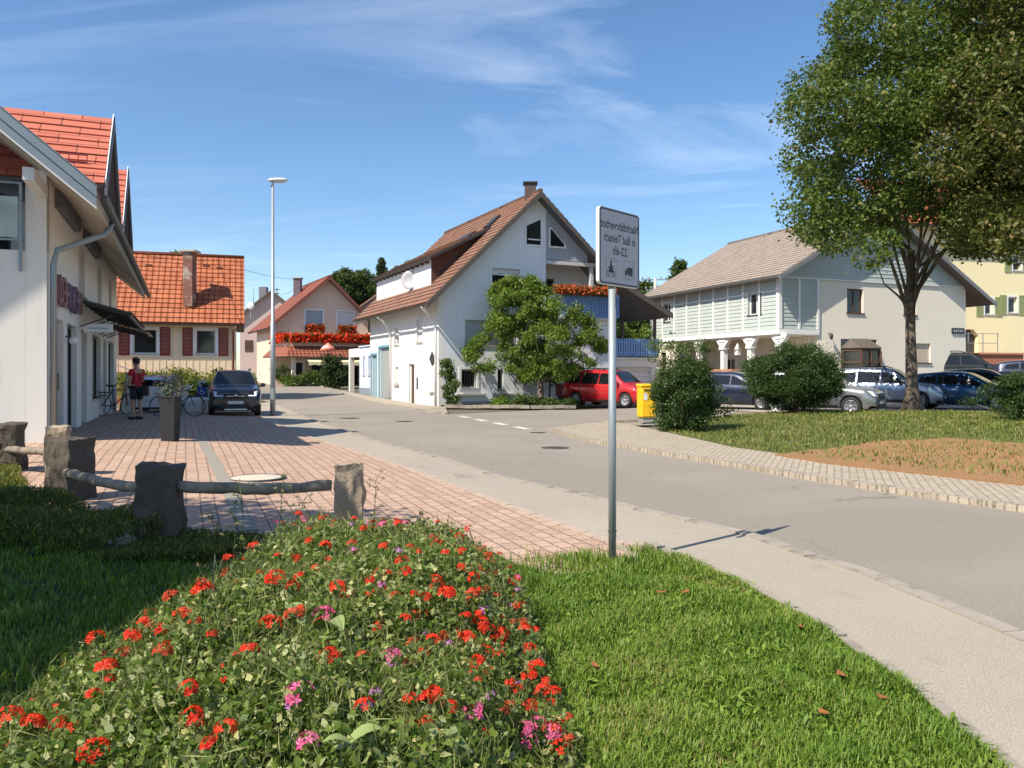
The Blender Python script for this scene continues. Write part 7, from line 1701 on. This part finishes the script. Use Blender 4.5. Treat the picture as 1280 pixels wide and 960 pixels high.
RED = [(12, 925), (40, 935), (75, 925), (115, 955), (120, 830), (132, 865), (205, 845), (212, 770), (165, 805), (180, 800), (255, 755), (242, 808), (300, 690), (250, 745), (286, 727), (366, 745), (365, 785), (336, 792), (313, 830), (400, 790), (414, 852), (280, 943), (456, 915), (545, 892), (535, 888), (660, 850), (668, 852), (540, 820), (555, 812), (475, 722), (520, 700), (545, 742), (435, 655), (465, 670), (515, 690), (548, 690), (572, 688), (612, 705), (600, 720), (590, 745), (545, 745), (605, 745), (630, 765), (640, 785), (585, 820), (583, 785), (612, 802), (625, 805), (664, 825), (680, 890), (690, 885), (705, 900), (712, 915), (708, 930), (690, 940), (345, 742), (410, 700), (385, 690), (350, 700), (395, 720), (440, 700), (480, 690), (500, 672), (505, 735), (560, 770), (600, 800), (530, 770), (460, 740), (425, 760), (298, 705), (320, 690), (555, 712), (575, 700), (590, 765), (655, 800), (150, 790), (190, 780), (225, 790), (238, 905), (240, 935), (505, 712), (600, 690), (630, 730), (645, 740), (648, 880), (560, 905), (700, 945), (680, 870)]
for px, py in RED:
    x, y = bedpt(px+rnd.uniform(-3, 3), py+rnd.uniform(-3, 3))
    if inpoly(np.array([[x, y]]), bed)[0]: put('red' if rnd.random() < .8 else 'deep', x, y, rnd.uniform(.8, 1.3), rnd.uniform(-.01, .06))
    if rnd.random() < .35:
        x += rnd.uniform(-.06, .06); y += rnd.uniform(-.06, .06)
        if inpoly(np.array([[x, y]]), bed)[0]: put('red', x, y, rnd.uniform(.6, 1.), rnd.uniform(-.01, .03))
for px, py in [(380, 660), (478, 668), (505, 665), (592, 915), (655, 930), (672, 925), (690, 935), (385, 955), (375, 895), (490, 840), (345, 665), (660, 950), (405, 790)]:
    x, y = bedpt(px, py); put('pink', x, y, rnd.uniform(1., 1.35), .03)
for px, py in [(460, 665), (440, 700), (478, 745), (640, 770), (490, 850), (440, 665), (497, 700), (605, 775), (365, 900), (560, 820), (455, 905)]:
    x, y = bedpt(px, py); put('lilac', x, y, rnd.uniform(.9, 1.3), .02)
for _ in range(620):
    x = rnd.uniform(-2.1, .35); y = rnd.uniform(2.4, 6.7)
    if inpoly(np.array([[x, y]]), bed)[0]:
        edge = x > -.45 or y > 5.6
        if rnd.random() < (.85 if edge else .3): put(rnd.choice(['red', 'red', 'deep', 'deep', 'lilac' if edge else 'red']), x, y, rnd.uniform(.5, 1.0), rnd.uniform(-.04, .02) if rnd.random() < .75 else rnd.uniform(.03, .11))
# tall seeding weeds in the bed
def weed(label, px, py_base, Y, h, lean, seed, mt=None, dark=False):
    q = random.Random(seed); x = X(px, Y); b_ = gz(x, Y)+.2; t = thing('seeding_weed', label, 'weed', (x, Y, b_), 0, 'tall weeds in the geranium bed')
    s = MB(); top_ = Vector((x+lean, Y+q.uniform(-.05, .05), b_+h)); A = Vector((x, Y, b_)); md = A.lerp(top_, .5)+Vector((q.uniform(-.03, .03), 0, .02)); s.tube([A, md, top_], [.005, .004, .002], 5); br = []
    for k in range(9):
        f = q.uniform(.35, 1); o_ = A.lerp(md, f*2) if f < .5 else md.lerp(top_, f*2-1); e = o_+Vector((q.uniform(-.07, .07), q.uniform(-.05, .05), q.uniform(.01, .08))); s.tube([o_, o_.lerp(e, .5)+Vector((0, 0, .01)), e], [.0025, .002, .0012], 4); br.append(e)
    s.build('stem', DKMET if dark else MATS['stem_green'], t)
    P = np.array([tuple(e+Vector((q.gauss(0, .008), q.gauss(0, .008), q.gauss(0, .008)))) for e in br for _ in range(7)]); leafmesh('seed_head', P, .02, mt or MATS['weed_seed'], t, .6)
leafm('weed_seed', (.22, .18, .08), (.42, .36, .17), .7, .3); leafm('weed_brown', (.05, .035, .02), (.14, .09, .05), .7, .2)
weed('pale stemmed weed with beige seed heads left in the bed', 266, 700, 5.6, .42, .01, 1)
weed('tall grey green weed standing before the long rail', 300, 700, 5.9, .62, -.02, 2, LF5); weed('beige seeded weed crossing in front of the manhole lid', 345, 700, 5.9, .62, .06, 3)
weed('thin weed with beige pods left of the right stone post', 370, 690, 6.2, .45, .08, 4); weed('fine upright weed just right of the right stone post', 462, 700, 6.4, .55, .05, 5)
weed('dark twig reaching out to the right over the brick paving', 470, 690, 6.3, .26, .42, 6, MATS['weed_brown'], True); weed('dark bare weed in the middle of the near bed', 265, 960, 3.3, .66, .02, 7, MATS['weed_brown'], True); weed('thin green weed near the middle of the bed', 300, 900, 4.2, .5, .05, 8, LF5)
weed('thin dark stalk low in the near bed', 275, 900, 3.4, .30, .30, 9, MATS['weed_brown'], True); weed('pair of pale stalks in the upper left of the bed', 290, 760, 5.2, .45, .03, 10)
# broad pale leaves in the bed
def broad(label, px, py, L_, ang, seed):
    x, y = bedpt(px, py); t = thing('broad_leaf', label, 'leaf', (x, y, gz(x, y)+mound(x, y)+.10), R(ang), 'broad leaves in the geranium bed'); m = MB(); n = 8; vs = []
    for i in range(n+1):
        f = i/n; w_ = L_*.22*math.sin(math.pi*min(.999, f*.92+.06)); z = .02+L_*.35*math.sin(f*2.2); vs += [(f*L_, -w_, z+w_*.35), (f*L_, 0, z), (f*L_, w_, z+w_*.35)]
    m.add(vs, [(i*3+k, i*3+k+1, (i+1)*3+k+1, (i+1)*3+k) for i in range(n) for k in range(2)], True); o = m.build('blade', mat('broad_leaf_green', (.22, .28, .09), .55, .25, 12, 40, .1)); o.parent = t
broad('broad pale leaf lying in the middle of the bed', 395, 800, .22, -50, 1); broad('second broad pale leaf beside the first one', 380, 790, .16, 130, 2); broad('bright leaf near the lower edge of the bed', 425, 950, .13, 20, 3); broad('small pale leaf at the bottom edge of the picture', 445, 945, .09, 200, 4); broad('pale leaf just above the bottom middle edge', 590, 955, .13, 170, 5)
# fallen leaves on the lawn
DL = mat('dead_leaf', (.28, .10, .03), .8, .4, 20, 40, .1)
for i, (px, py, lbl) in enumerate(((826, 745, 'left one of two brown fallen leaves on the lawn near the pole'), (855, 745, 'right one of two brown fallen leaves on the lawn near the pole'), (1000, 790, 'rusty fallen leaf at the pavement edge'), (1030, 902, 'grey brown fallen leaf in the lower lawn'), (1105, 883, 'orange fallen leaf in the lawn near the pavement'), (1052, 850, 'small rusty leaf by the lawn edging'), (745, 840, 'small orange speck of a leaf right of the bed'))):
    p = G(px, py, .08); t = thing('fallen_leaf', lbl, 'leaf', (p.x, p.y, gz(p.x, p.y)+.10), rnd.uniform(0, 6), 'fallen leaves on the lawn'); m = MB().add([(-.035, 0, .012), (-.01, -.02, .004), (.03, -.012, .010), (.04, .005, .02), (.01, .022, .006)], [(0, 1, 2, 3, 4)]); o = m.build('blade', DL); o.parent = t
